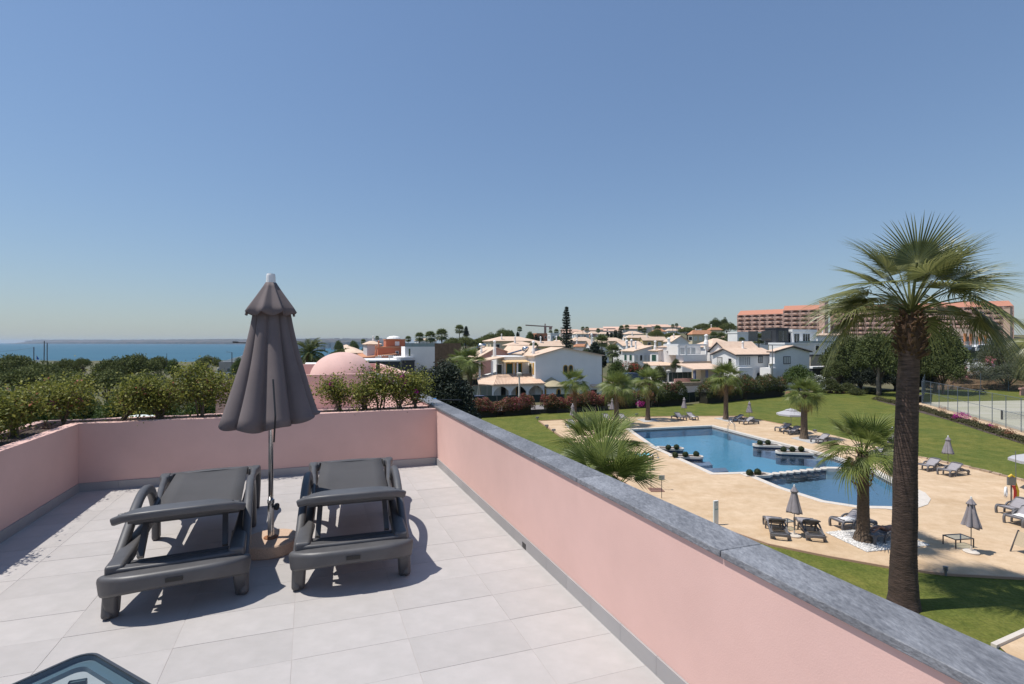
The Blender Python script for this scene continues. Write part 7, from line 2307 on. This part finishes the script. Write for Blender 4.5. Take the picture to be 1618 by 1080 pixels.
mb = MB(); mb.bar([(-.7, 0, .5), (.8, 0, .9)], .9, .7); mb.build('hopper', DKWOOD, bn, bevel=.08); mb = MB(); mb.tube([(.2, -.5, .35), (.2, .5, .35)], .35, 12); mb.build('wheels', BLACK, bn); mb = MB(); mb.tube([(.6, -.3, 1.1), (1.5, -.3, 1.5), (1.5, .3, 1.5), (.6, .3, 1.1)], .035, 6); mb.build('handle', METALG, bn)
# ------------------------------------------------------------------ trees and hedges
def limb_tree(root, lobes, h0, r0, mat=BARK, fork=.45, base=-.5):
    """tapered trunk and a limb to each lobe"""
    cx = sum(l[0] for l in lobes) / len(lobes); cy = sum(l[1] for l in lobes) / len(lobes); zt = min(l[2] for l in lobes)
    f = Vector((cx * fork, cy * fork, lerp(base, zt, fork + .1)))
    mb = MB(); mb.tube(curve([(0, 0, base), (f.x * .4 + .1 * r0, f.y * .4, f.z * .5), f], 3), [r0 * 1.3, r0 * 1.15, r0, r0 * .92, r0 * .88, r0 * .85, r0 * .8][:7], 9)
    mb.build('trunk', mat, root, smooth=True)
    mb = MB()
    for l in lobes[:14]:
        c = Vector(l[:3]) - Vector((0, 0, l[5] * .35)); m = (f + c) / 2 + Vector((0, 0, -.12 * (c - f).length))
        mb.tube(curve([f - Vector((0, 0, .2)), m, c], 3), [r0 * .5 * (1 - .85 * i / 6) for i in range(7)], 5)
    mb.build('limb', mat, root, smooth=True)

def lobes_round(n, R_, H_, zc, rl, rnd, flat=.6):
    out = []
    for i in range(n):
        a = i * 2.399 + rnd.uniform(-.3, .3); q = math.sqrt((i + .5) / n) * R_
        z = zc + H_ * (1 - (q / R_) ** 2) * rnd.uniform(.7, 1.1) - H_ * .15
        r = rl * rnd.uniform(.75, 1.2)
        out.append((math.cos(a) * q, math.sin(a) * q, z, r, r, r * flat))
    return out

def tree_proto(kind, seed, mat, leaf, n, R_, H_, zc, nl, rl, flat, r0, inner=.5):
    rnd = random.Random(seed)
    L_ = lobes_round(nl, R_, H_, zc, rl, rnd, flat)
    P_, D_ = ball_pts(n, L_, inner, .1)
    return L_, leaf_mesh('crown', P_, leaf, mat, .55, .35)

_tp = {}
def tree(kind, base, scale, label, name, group=None, cat='tree', rz=None, zs=1.0):
    """copies of a few prototypes with shared meshes"""
    t = thing(name, label, cat, base, random.uniform(0, 6) if rz is None else rz, group)
    t.scale = (scale, scale, scale * zs)
    if kind not in _tp:
        spec = {
            # kind: material, leaf, n, R, H, zc, nlobes, lobe r, flat, trunk r
            'stone': (L_PINE, .30, 9000, 3.6, 1.5, 4.3, 24, 1.35, .62, .26),
            'stone2': (L_PINE, .30, 9000, 4.2, 1.9, 4.0, 30, 1.3, .70, .26),
            'aleppo': (L_PINE2, .26, 14000, 2.9, 3.0, 3.6, 30, 1.25, .72, .24),
            'round': (L_GREEN, .28, 9000, 2.4, 2.4, 2.6, 22, 1.2, .8, .2),
            'olive': (L_OLIVE, .17, 14000, 2.6, 2.2, 2.5, 26, 1.1, .75, .25),
            'cedar': (L_CEDAR, .20, 26000, 2.3, 4.6, 2.6, 46, 1.0, .95, .22),
            'shrub': (L_HEDGE, .16, 7000, 1.3, 1.1, .75, 16, .62, .85, .07),
            'oleander': (L_HEDGE, .15, 6000, 1.3, 1.3, .9, 16, .62, .9, .06),
        }[kind]
        m, lf, n, R_, H_, zc, nl, rl, fl_, r0 = spec
        L_, me = tree_proto(kind, hash(kind) % 97 if False else len(kind) * 7, m, lf, n, R_, H_, zc, nl, rl, fl_, r0)
        obj('crown', me, t)
        limb_tree(t, L_, zc, r0)
        if kind == 'oleander':
            pass
        _tp[kind] = [(c.name.split('.')[0], c.data) for c in t_children(t)]
    else:
        for nm, me in _tp[kind]:
            obj(nm, me, t)
    return t
def t_children(t):
    return [c for c in COL.objects if c.parent == t]

def tree_px(kind, px, d, ytop, rpx, label, name, group=None, native=None, cat='tree', zb=None):
    """tree whose crown is rpx wide (half) and whose top reaches photo row ytop"""
    nat = {'stone': (4.7, 6.5), 'stone2': (5.2, 6.5), 'aleppo': (3.9, 7.2), 'round': (3.3, 5.6), 'olive': (3.4, 5.2), 'cedar': (3.1, 8.2), 'shrub': (1.75, 2.2), 'oleander': (1.75, 2.5)}[kind]
    p = at(px, d); p.z = terrain(p.x, p.y) if zb is None else zb
    r = rpx / F * d; s = r / nat[0]
    H_ = Z(ytop, d) - p.z
    zs = H_ / (nat[1] * s)
    if zs > 1.7 and kind in ('stone', 'stone2', 'round', 'shrub', 'cedar'):
        p.z += (zs - 1.7) * nat[1] * s; zs = 1.7
    zs = max(zs, .45)
    return tree(kind, p, s, label, name, group, cat, zs=zs)

SP = 'umbrella pines between the terrace and the sea'
for (k, px, d, yt, r, lab) in [
    ('stone', 20, 105, 558, 42, 'broad umbrella pine cut by the left edge of the photo'), ('stone2', 70, 98, 568, 34, 'low umbrella pine below the flag and utility poles'),
    ('stone', 104, 120, 565, 26, 'umbrella pine right of the utility poles'), ('stone2', 131, 118, 563.5, 13, 'small round pine standing against the sea'),
    ('stone2', 178, 108, 561, 30, 'left half of the big pine group in front of the sea'), ('stone', 214, 112, 557, 36, 'tallest umbrella pine of the big group in front of the sea'),
    ('stone', 250, 118, 561, 24, 'pine on the right of the big group in front of the sea'), ('round', 274, 112, 566, 13, 'bushy green tree right of the big pine group'),
    ('stone2', 329, 178, 559.5, 21, 'umbrella pine leaning left beside the beach lamp post'), ('round', 316, 182, 570, 12, 'low bushy tree below the leaning beach pine'),
    ('round', 378, 150, 564, 13, 'green tree half hidden by the left edge of the parasol'), ('stone', 40, 85, 578, 46, 'dark pine filling the low left foreground below the sea'),
    ('stone2', 110, 82, 582, 40, 'dark pine in front of the small round pine'), ('stone', 170, 86, 582, 42, 'dark pine below the big group, left'), ('stone2', 235, 88, 584, 36, 'dark pine below the big group, right')]:
    tree_px(k, px, d, yt, r, lab, 'pine_tree' if k != 'round' else 'broadleaf_tree', SP)
for i, (px, d, yt, r, lab) in enumerate([(8, 40, 612, 40, 'dark shrub low at the left edge behind the planter'), (66, 38, 616, 38, 'dark shrub behind the planter corner, second from the left edge'), (128, 42, 612, 36, 'dark shrub behind the back planter, third from the left edge'),
        (188, 40, 616, 36, 'dark shrub behind the back planter left of the tallest bougainvillea'), (250, 43, 612, 36, 'dark shrub behind the tallest bougainvillea'), (318, 42, 618, 34, 'dark shrub behind the round bougainvillea by the parasol')]):
    tree_px('round', px, d, yt, r, lab, 'shrub_tree', 'dark shrubs just beyond the planters')
for i, (px, d, yt, r, lab) in enumerate([(250, 62, 592, 26, 'grey green shrub below the pines, left of the car park'), (300, 70, 598, 24, 'grey green shrub in front of the car park'), (345, 75, 596, 20, 'grey green shrub just left of the parasol')]):
    tree_px('olive', px, d, yt, r, lab, 'shrub_tree', 'grey green shrubs before the car park')
tree_px('cedar', 700, 43, 553, 62, 'large dark cypress-like tree at the end of the slate coping', 'cedar_tree')
tree_px('cedar', 664, 47, 566, 40, 'left lower part of the dark trees behind the pink roof block', 'cedar_tree')
MG = 'pines on the ridge behind the villas'
for (k, px, d, yt, r, lab) in [
    ('stone2', 735, 225, 529, 22, 'dark umbrella pine left on the ridge behind the brown wall'), ('stone', 715, 215, 532, 18, 'lower pine at the left end of the ridge pines'), ('stone2', 775, 235, 524, 20, 'wide pine in the middle of the ridge pines'),
    ('stone2', 797, 240, 517, 17, 'tallest of the ridge pines behind the cream house'), ('stone', 758, 230, 533, 20, 'pine below the wide ridge pine'), ('round', 535, 320, 537, 8, 'left of two round dark trees right of the date palm'), ('round', 559, 320, 537, 9, 'right of two round dark trees right of the date palm'),
    ('stone', 600, 240, 545, 30, 'green tree mass below the coast town'), ('stone', 545, 220, 549, 26, 'green tree mass behind the dome, right of the date palm'),
    ('stone2', 1036, 250, 520, 13, 'round pine left of the white house below the hill'), ('stone2', 1062, 255, 524, 14, 'low dark pine in front of the hill houses'), ('stone', 1086, 270, 516, 16, 'pine at the left foot of the pine hill'),
    ('stone', 1112, 300, 510, 18, 'pine on the left shoulder of the pine hill'), ('aleppo', 1131, 300, 500, 13, 'tallest pine on top of the pine hill'), ('aleppo', 1144, 300, 499, 8, 'thin spiky pine on top of the hill, right of the tallest'),
    ('stone2', 1150, 285, 508, 15, 'round pine on the right shoulder of the pine hill'), ('stone', 1125, 270, 515, 18, 'pine filling the front of the pine hill'), ('round', 808, 300, 521, 5, 'small tree left of the crane'), ('round', 838, 290, 523, 8, 'small tree below the crane jib'),
    ('round', 882, 255, 530, 9, 'bright bush in front of the blue-white ridge house')]:
    tree_px(k, px, d, yt, r, lab, 'pine_tree' if k != 'round' else 'broadleaf_tree', MG)
# far palms
for (px, py, d, r, lab) in [(663, 533, 230, 9, 'first palm left of the skyline row above the white cubic house'), (680, 533, 215, 11, 'second palm in the skyline row above the white cubic house'), (698, 530, 220, 12, 'third and fullest palm in the skyline row above the rubble wall'),
    (726, 521, 250, 9, 'palm standing over the left ridge pines'), (574, 540, 200, 5, 'small palm left of the terracotta house'), (596, 534, 230, 4, 'tiny palm above the terracotta house chimney'), (645, 536, 200, 6, 'palm right behind the domed rooftop room'),
    (821, 520, 300, 5, 'leaning palm left of the crane mast'), (870, 525, 280, 4, 'palm just left of the araucaria, short'), (879, 524, 280, 5, 'palm touching the araucaria on its left'),
    (921, 519.5, 330, 4, 'left palm of the skyline pair right of the araucaria'), (927.5, 519.5, 330, 4, 'right palm of the skyline pair right of the araucaria'), (945, 522, 330, 4, 'lone small palm on the skyline before the cypresses'),
    (951, 540, 118, 13, 'bushy palm rising behind the right end of the white villa'), (968, 556, 102, 14, 'dark palm behind the right end of the white villa'), (982, 518.5, 300, 5, 'left palm behind the cypresses'), (990.5, 517.5, 300, 5, 'right palm behind the cypresses'),
    (1011, 519.5, 300, 5, 'dark palm in the middle skyline group'), (1018, 522, 300, 5, 'pale palm in the middle skyline group'), (1039, 520, 290, 7, 'broad palm above the white row of houses'), (1063, 515, 310, 3.5, 'left of two tiny palms left of the pine hill'), (1069, 513.5, 310, 3.5, 'right of two tiny palms left of the pine hill'),
    (1128, 531, 170, 8, 'silvery palm in the garden below the look-out tower'), (1140, 533, 168, 9, 'second silvery palm below the look-out tower'), (1152, 535, 165, 8, 'third silvery palm left of the round chimney'),
    (1172, 538, 140, 6, 'drooping palm right of the round chimney'), (1199, 536, 138, 11, 'full green palm in front of the long low white building'), (844, 549, 105, 9, 'palm tuft showing above the roof of the white villa')]:
    far_palm(px, py, d, r, lab)
# two old palms left of the villa: full detail
small = [(742.5, 573, 82, 2.6, .45, 'right and nearer of two old fan palms left of the white villa'), (728, 571, 86, 2.2, .4, 'left and further of two old fan palms left of the white villa')]
for i, (px, py, d, r, tr_, lab) in enumerate(small):
    b = at(px, d, 0); hh = Z(py, d)
    t = thing('fan_palm', lab, 'palm tree', b, 0, 'old fan palms beside the white villa')
    trunk_mesh([(tr_ * 1.2, -.5), (tr_, 1), (tr_ * .9, hh * .6), (tr_ * 1.05, hh)], 12, 40, .03, i).build('trunk', TRUNKS, t, smooth=True, fix=False)
    put_fronds(t, FS, (0, 0, hh), [('up', 8, 70, 10), ('mid', 9, 40, 10), ('mid', 8, 10, 10), ('low', 8, -15, 12), ('dry', 4, -50, 8)], seed=60 + i, sc=r / 1.5)

# araucaria
def araucaria(px, d, ytop, ybase, r, label):
    p = at(px, d); zb = Z(ybase, d); H_ = Z(ytop, d) - zb
    t = thing('araucaria_tree', label, 'tree', (p.x, p.y, zb))
    mb = MB(); mb.tube([(0, 0, -4), (0, 0, H_ * .5), (0, 0, H_)], [.35, .22, .03], 7); mb.build('trunk', BARK, t)
    C_ = []
    n = 17
    rnd = random.Random(5)
    mbb = MB()
    for k in range(n):
        z = H_ * (k + .4) / n; rr = r * (1 - (z / H_) ** 1.15) ** .8 * rnd.uniform(.75, 1.1) + .12
        m = 6
        for i in range(m):
            a = i * 2 * math.pi / m + k * .5 + rnd.uniform(-.2, .2)
            tip = Vector((math.cos(a) * rr, math.sin(a) * rr, z + rr * .16))
            mbb.tube([(0, 0, z), tip * .6 + Vector((0, 0, z * .4 - .05)), tip], [.06, .04, .02], 3)
            for q in range(34):
                u = rnd.uniform(.25, 1); C_.append(Vector((tip.x * u, tip.y * u, lerp(z, tip.z, u))) + Vector((rnd.gauss(0, .13), rnd.gauss(0, .13), rnd.gauss(0, .13) - .05)))
    mbb.build('branch', BARK, t, fix=False)
    obj('crown', leaf_mesh('crown', np.array([tuple(c) for c in C_]), .42, L_CEDAR, .4, .1), t)
araucaria(895, 126, 483.5, 553, 1.9, 'tall narrow araucaria standing above all roofs')
araucaria(736.5, 240, 515.5, 531, 1.6, 'tiny araucaria on the skyline left of the ridge pines')
araucaria(940, 104, 541, 566, 1.7, 'small dark araucaria tucked behind the villa roof end')
def cypress(px, d, ytop, ybase, r, label):
    p = at(px, d); zb = Z(ybase, d); H_ = Z(ytop, d) - zb
    t = thing('cypress_tree', label, 'tree', (p.x, p.y, zb - 1), 0, 'dark cypresses on the slope')
    P_, D_ = ball_pts(900, [(0, 0, H_ * q + 1, r * (1 - abs(q - .4) * .9), r * (1 - abs(q - .4) * .9), H_ * .16) for q in (.12, .25, .4, .55, .7, .85)], .6, .05)
    obj('crown', leaf_mesh('crown', P_, .45, L_CEDAR, .5), t)
    mb = MB(); mb.tube([(0, 0, -2), (0, 0, H_ * .9)], [.2, .05], 5); mb.build('trunk', BARK, t)
for (px, d, y0, y1, r, lab) in [(972.5, 220, 521, 535, 1.0, 'slim cypress at the left of the dark group'), (980, 215, 518, 536, 1.5, 'thick dark cypress in front of the palm pair'), (960, 240, 524, 533, .8, 'small cypress by the white ridge house'), (966, 240, 525, 533, .8, 'smallest cypress between two slim ones'),
    (847, 210, 528, 541, .9, 'cypress below the crane mast, left'), (854, 205, 529, 540, 1.4, 'broader cypress below the crane mast, right'), (818, 250, 524, 532, .8, 'cypress left of the ridge palms'), (951, 103, 552, 580, 1.1, 'dark cypress behind the right end of the villa')]:
    cypress(px, d, y0, y1, r, lab)
# garden trees and shrubs around the villas and at the right
GG = 'garden shrubs and trees round the villas'
for (k, px, d, yt, r, lab, nm) in [
    ('round', 975, 100, 566, 16, 'dark garden tree behind the fan palm at the far left corner', 'broadleaf_tree'), ('shrub', 1003, 98, 571, 16, 'red flowering shrub below the green shuttered townhouse', 'shrub'),
    ('shrub', 1022, 96, 573, 10, 'pointed green shrub between the townhouses', 'shrub'), ('shrub', 985, 90, 582, 18, 'low green shrub over the parked blue car', 'shrub'), ('shrub', 1042, 100, 577, 13, 'small green shrub beneath the rounded tower', 'shrub'),
    ('shrub', 1068, 100, 566, 8, 'shrub against the left wall of the big villa', 'shrub'), ('shrub', 925, 112, 550, 12, 'shrub peeking over the falling villa roof', 'shrub'), ('round', 1262, 92, 575, 27, 'dense dark round tree in front of the shaded villa wall', 'broadleaf_tree'),
    ('shrub', 1180, 90, 590, 14, 'yellow green shrub behind the dark hedge by the big villa', 'shrub'), ('shrub', 1210, 90, 595, 10, 'small yellow green shrub at the foot of the shaded wall', 'shrub'), ('shrub', 1313, 112, 556, 12, 'clipped bush above the low outbuilding', 'shrub'),
    ('aleppo', 1345, 100, 520, 42, 'loose olive green pine left of the tall trunk', 'pine_tree'), ('aleppo', 1390, 88.5, 512, 40, 'pine with a bare pale trunk left of the tall trunk', 'pine_tree'), ('aleppo', 1325, 98, 560, 22, 'low pine foliage right of the white oleander', 'pine_tree'),
    ('aleppo', 1478, 93, 503, 44, 'dense dark pine right of the tall trunk', 'pine_tree'), ('aleppo', 1440, 96, 530, 34, 'dark pine hidden behind the tall trunk', 'pine_tree'), ('aleppo', 1490, 90, 548, 30, 'lower branches of the dense pine by the court', 'pine_tree'),
    ('cedar', 1360, 97, 565, 32, 'black shady tree mass behind the lawn', 'broadleaf_tree'), ('cedar', 1415, 97, 560, 34, 'black shady tree mass directly left of the tall trunk', 'broadleaf_tree'), ('cedar', 1450, 97, 570, 30, 'dark undergrowth behind the tennis court corner', 'broadleaf_tree'),
    ('olive', 1592, 97, 572, 33, 'silvery olive tree behind the tennis court', 'olive_tree'), ('olive', 1585, 115, 528, 34, 'tall grey green tree behind the olive', 'broadleaf_tree'), ('round', 1552, 104, 592, 16, 'bright green bush on the earth bank', 'shrub'),
    ('olive', 1625, 104, 560, 28, 'olive tree cut by the right edge', 'olive_tree'), ('shrub', 1340, 92, 604, 14, 'clipped green shrub at the back of the lawn', 'shrub'), ('shrub', 1312, 92, 596, 16, 'dark shrub beside the white oleander', 'shrub'), ('shrub', 1375, 91, 613, 18, 'low shrub at the foot of the bare trunk pine', 'shrub'),
    ('shrub', 1352, 89, 612, 12, 'small rounded shrub before the clipped green shrub', 'shrub'), ('round', 1020, 230, 541, 10, 'green tree between the slope houses', 'broadleaf_tree'), ('shrub', 1298, 130, 548, 14, 'shrub beside the modern house terrace', 'shrub')]:
    tree_px(k, px, d, yt, r, lab, nm, GG)
def blossoms(px, d, ytop, ybot, r, mat, label, n=420, size=.17, green=True):
    p = at(px, d); zt, zb = Z(ytop, d), Z(ybot, d); rr = r / F * d
    t = thing('oleander', label, 'shrub', (p.x, p.y, zb), 0)
    P_, D_ = ball_pts(n * 6, [(random.uniform(-.5, .5) * rr, 0, (zt - zb) * q, rr * .62, rr * .6, (zt - zb) * .3) for q in (.25, .45, .6, .7)], .5, .1)
    obj('foliage', leaf_mesh('foliage', P_, .2, L_HEDGE), t)
    tips = P_[(D_[:, 2] > -.1)]
    idx = RNG.choice(len(tips), n // 6)
    C_ = np.repeat(tips[idx], 7, axis=0); C_ = C_ + RNG.normal(size=C_.shape) * .14; C_[:, 1] -= .25
    obj('blossom', leaf_mesh('blossom', C_, size, mat, .9), t)
    mb = MB()
    for k in range(5): mb.tube([(k * .1 - .2, 0, -.5), ((k - 2) * .3 * rr, 0, (zt - zb) * .5)], .04, 4)
    mb.build('stem', BARK, t, fix=False)
blossoms(1290, 90, 591, 620, 17, OLE_W, 'white flowering oleander at the back of the lawn', 560)
blossoms(1543, 103, 569, 600, 22, OLE_W, 'white flowering oleander behind the tennis court', 560)
blossoms(1514, 102, 577, 604, 16, OLE_P, 'pink oleander left of the white one behind the court', 260)
blossoms(1562, 106, 562, 590, 12, OLE_P, 'rose pink oleander right of the white one behind the court', 260)
blossoms(1000, 96, 571, 590, 18, M('red_blossom', (.42, .05, .04), .8), 'red flowering bush below the white townhouse', 260)
# hedges
def hedge(label, pts, hgt, thick, mats, n, leaf, seed, top=None):
    """pts ground pixels; mats list of (material, fraction, zmin)"""
    W_ = [G(a, b, 0) for a, b in pts]
    t = thing('hedge', label, 'hedge', (W_[0].x, W_[0].y, 0))
    segs = [(a - W_[0], b - W_[0]) for a, b in zip(W_, W_[1:])]
    Ls = np.array([(b - a).length for a, b in segs])
    core = MB()
    for a, b in segs:
        e = (b - a).normalized(); nrm = Vector((-e.y, e.x, 0)) * thick * .3
        q = [a - nrm, b - nrm, b + nrm, a + nrm]; q = [a + e * .5 - nrm, b - e * .5 - nrm, b - e * .5 + nrm, a + e * .5 + nrm]; core.prism([(p.x, p.y) for p in q], 0, hgt * .5)
    core.build('inner_branches', M('hedge_core', (.02, .018, .01), 1), t)
    k = RNG.choice(len(segs), n, p=Ls / Ls.sum()); u = RNG.uniform(0, 1, n)
    A = np.array([tuple(a) for a, b in segs])[k]; B = np.array([tuple(b) for a, b in segs])[k]
    P_ = A + (B - A) * u[:, None]
    s = u * Ls[k] + np.cumsum(np.r_[0, Ls])[k]
    prof = 1 + .13 * np.sin(s * .9 + seed) + .09 * np.sin(s * 2.3 + seed * 2) + .05 * np.sin(s * 5.1)
    th = RNG.uniform(-.35, math.pi + .35, n); rr = RNG.uniform(.72, 1.05, n)
    E_ = (B - A) / np.linalg.norm(B - A, axis=1)[:, None]; Nn = np.stack([-E_[:, 1], E_[:, 0], E_[:, 2] * 0], 1)
    P_ = P_ + Nn * (np.cos(th) * rr * thick * .5)[:, None]
    zz = hgt * prof * (.50 + .5 * np.sin(th) * rr) + RNG.normal(size=n) * .06
    P_[:, 2] = np.maximum(zz, RNG.uniform(0, hgt * .5, n) * .6)
    lo = 0
    rnd_ = RNG.uniform(0, 1, n); pat = np.array([noise.noise(Vector((float(x) * .35, seed * 3.1, float(z) * .6))) for x, z in zip(s, P_[:, 2])])
    score = rnd_ * .6 + (pat + .5) * .4 + (P_[:, 2] / hgt - .6) * .25
    order = np.argsort(score); acc = 0
    for i, (nm, m, fr) in enumerate(mats):
        c = order[int(acc * n):int((acc + fr) * n)]; acc += fr
        obj(nm, leaf_mesh(nm, P_[c], leaf, m, .6), t)
    return t
L_RUST = leafm('rusty_bract', (.33, .15, .075), .5, .25)
hedge('red and rusty bougainvillea hedge left of the street lamp, in front of the villa', [(735, 660), (790, 657), (842, 653.5)], 2.15, 1.5, [('foliage', L_HEDGE, .38), ('rusty_bracts', L_RUST, .30), ('red_bracts', L_RED, .32)], 15000, .15, 1)
hedge('bougainvillea hedge with red and orange bracts right of the street lamp', [(856, 652.5), (905, 650), (962, 646.5)], 2.25, 1.5, [('foliage', L_HEDGE, .40), ('rusty_bracts', L_RUST, .36), ('red_bracts', L_RED, .24)], 15000, .15, 2)
hedge('dark hedge mixed with rusty bracts behind the middle palms', [(962, 646), (1008, 643.5), (1030, 642)], 2.2, 1.6, [('foliage', L_HEDGE, .75), ('rusty_bracts', L_RUST, .15), ('red_bracts', L_RED, .10)], 9000, .16, 3)
hedge('tall dense green hedge between the far left corner palm and the dark screen', [(1030, 642), (1079, 638.5)], 2.9, 2.2, [('foliage', L_HEDGE, .95), ('red_bracts', L_RED, .05)], 12000, .17, 4)
hedge('long dark green and brown hedge in front of the big white villa', [(1108, 637.5), (1170, 631), (1236, 624.5)], 3.3, 2.4, [('foliage', L_HEDGE, .72), ('rusty_bracts', L_RUST, .12), ('fresh_leaves', L_GREEN, .16)], 24000, .18, 5)
tag(obj('magenta_bush', leaf_mesh('magenta_bush', ball_pts(160, [(0, 0, .2, .6, .4, .35)])[0], .14, MAGENTA), loc=G(1012, 640, 1.5)), 'magenta bougainvillea on the dark hedge behind the far left corner palm', 'bush')
# planting strip beside the court path
def strip_leaves():
    P_ = []
    a = [G(1382, 630), G(1448, 644), G(1530, 669.5), G(1618, 697), G(1700, 722)]
    L_ = [(p - q).length for p, q in zip(a, a[1:])]
    n = 22000
    k = RNG.choice(4, n, p=np.array(L_) / sum(L_)); u = RNG.uniform(0, 1, n)
    A = np.array([tuple(p) for p in a]); P_ = A[k] + (A[k + 1] - A[k]) * u[:, None]
    w = RNG.normal(size=n) * .55
    P_[:, 0] += w; P_[:, 1] += w * .6
    h = np.array([.28 + .25 * noise.noise(Vector((float(x) * .7, float(y) * .7, 0))) for x, y in P_[:, :2]])
    P_[:, 2] = np.maximum(.02, h * RNG.uniform(.2, 1.3, n))
    return P_
SC = strip_leaves()
t = tag(obj('ground_cover', leaf_mesh('ground_cover', SC, .15, M('low_shrub_leaf', (.075, .072, .025), .8, island=.5, transl=.2))), 'low shrubby planting along the tennis court path', 'plants', kind='stuff')
for (px, py, s, lab) in [(1519, 664, 1.0, 'big magenta bougainvillea bush beside the tennis court path'), (1563, 677, .5, 'small magenta bush lower down the court path'), (1455, 645, .35, 'tiny magenta bush near the corner of the court path')]:
    tag(obj('magenta_bush', leaf_mesh('magenta_bush', ball_pts(int(700 * s), [(0, 0, .45 * s, .95 * s, .8 * s, .6 * s)], .4)[0], .13, MAGENTA), loc=G(px, py, 0)), lab, 'bush')
for (px, py, s, lab) in [(1489, 652, .8, 'bare brown shrub at the start of the court path'), (1540, 667, .5, 'twiggy shrub right of the magenta bush'), (1573, 680, .6, 'twiggy shrub by the small magenta bush'), (1595, 690, .7, 'spiky twiggy shrub low on the court path')]:
    tag(obj('twiggy_shrub', leaf_mesh('twiggy_shrub', ball_pts(260, [(0, 0, .6 * s, .7 * s, .6 * s, .6 * s)], .2)[0], .10, L_RUST), loc=G(px, py, 0)), lab, 'shrub')
# rocks at the back of the lawn
rnd = random.Random(2)
ROCK = M('reddish_rock', (.33, .17, .11), .95, var=.3, scale=3)
for i, (px, py, s) in enumerate([(1246, 622, 1.1), (1301, 620, .6), (1312, 620.5, .7), (1322, 620.5, .5), (1332, 621, .6), (1365, 618.5, .5)]):
    mb = MB(); mb.lathe([(.05, -.2), (.6, 0), (.55, .3), (.3, .5), (0, .55)], 7, fn=lambda r, th, z: r * (1 + .25 * math.sin(2 * th + i) + .15 * math.cos(3 * th)))
    o = mb.build('rock', ROCK, loc=G(px, py, 0)); o.scale = (s, s, s)
    tag(o, ['large reddish rock at the right end of the long hedge', 'first reddish rock right of the white oleander', 'second, larger reddish rock right of the white oleander', 'third reddish rock right of the white oleander', 'fourth reddish rock, before the clipped shrub', 'reddish rock near the bare trunk pine'][i], 'rock')
# bare pale trunk of the pine, leaning
tag(MB().tube(curve([G(1388, 625, 0), G(1388, 625, 0) + Vector((-.1, 0, 2.4)), G(1388, 625, 0) + Vector((.05, 0, 4.6)), G(1388, 625, 0) + Vector((-.3, 0, 6.6))], 4), [.34, .31, .29, .27, .25, .22, .2, .18, .16, .14, .12, .1, .08][:13], 10).build('bare_trunk', M('pale_bark', (.24, .19, .15), .95, var=.3, scale=4, bump=.6, bscale=12, bdist=.03), smooth=True), 'pale bare trunk at the edge of the lawn left of the tall palm', 'trunk')

# ------------------------------------------------------------------ air over the bay
hz = bpy.data.materials.new('thin_haze'); hz.use_nodes = True
nt = hz.node_tree; nt.nodes.clear()
o1 = nt.nodes.new('ShaderNodeOutputMaterial'); pv = nt.nodes.new('ShaderNodeVolumePrincipled')
pv.inputs['Color'].default_value = (.66, .80, .98, 1); pv.inputs['Density'].default_value = 5.5e-5; pv.inputs['Anisotropy'].default_value = .2
nt.links.new(pv.outputs[0], o1.inputs['Volume'])
mb = MB(); mb.box(-20500, 20500, -500, 20500, -17.5, 90)
tag(mb.build('haze', hz), 'thin sea haze lying over the bay and the far coast', 'haze', kind='stuff')
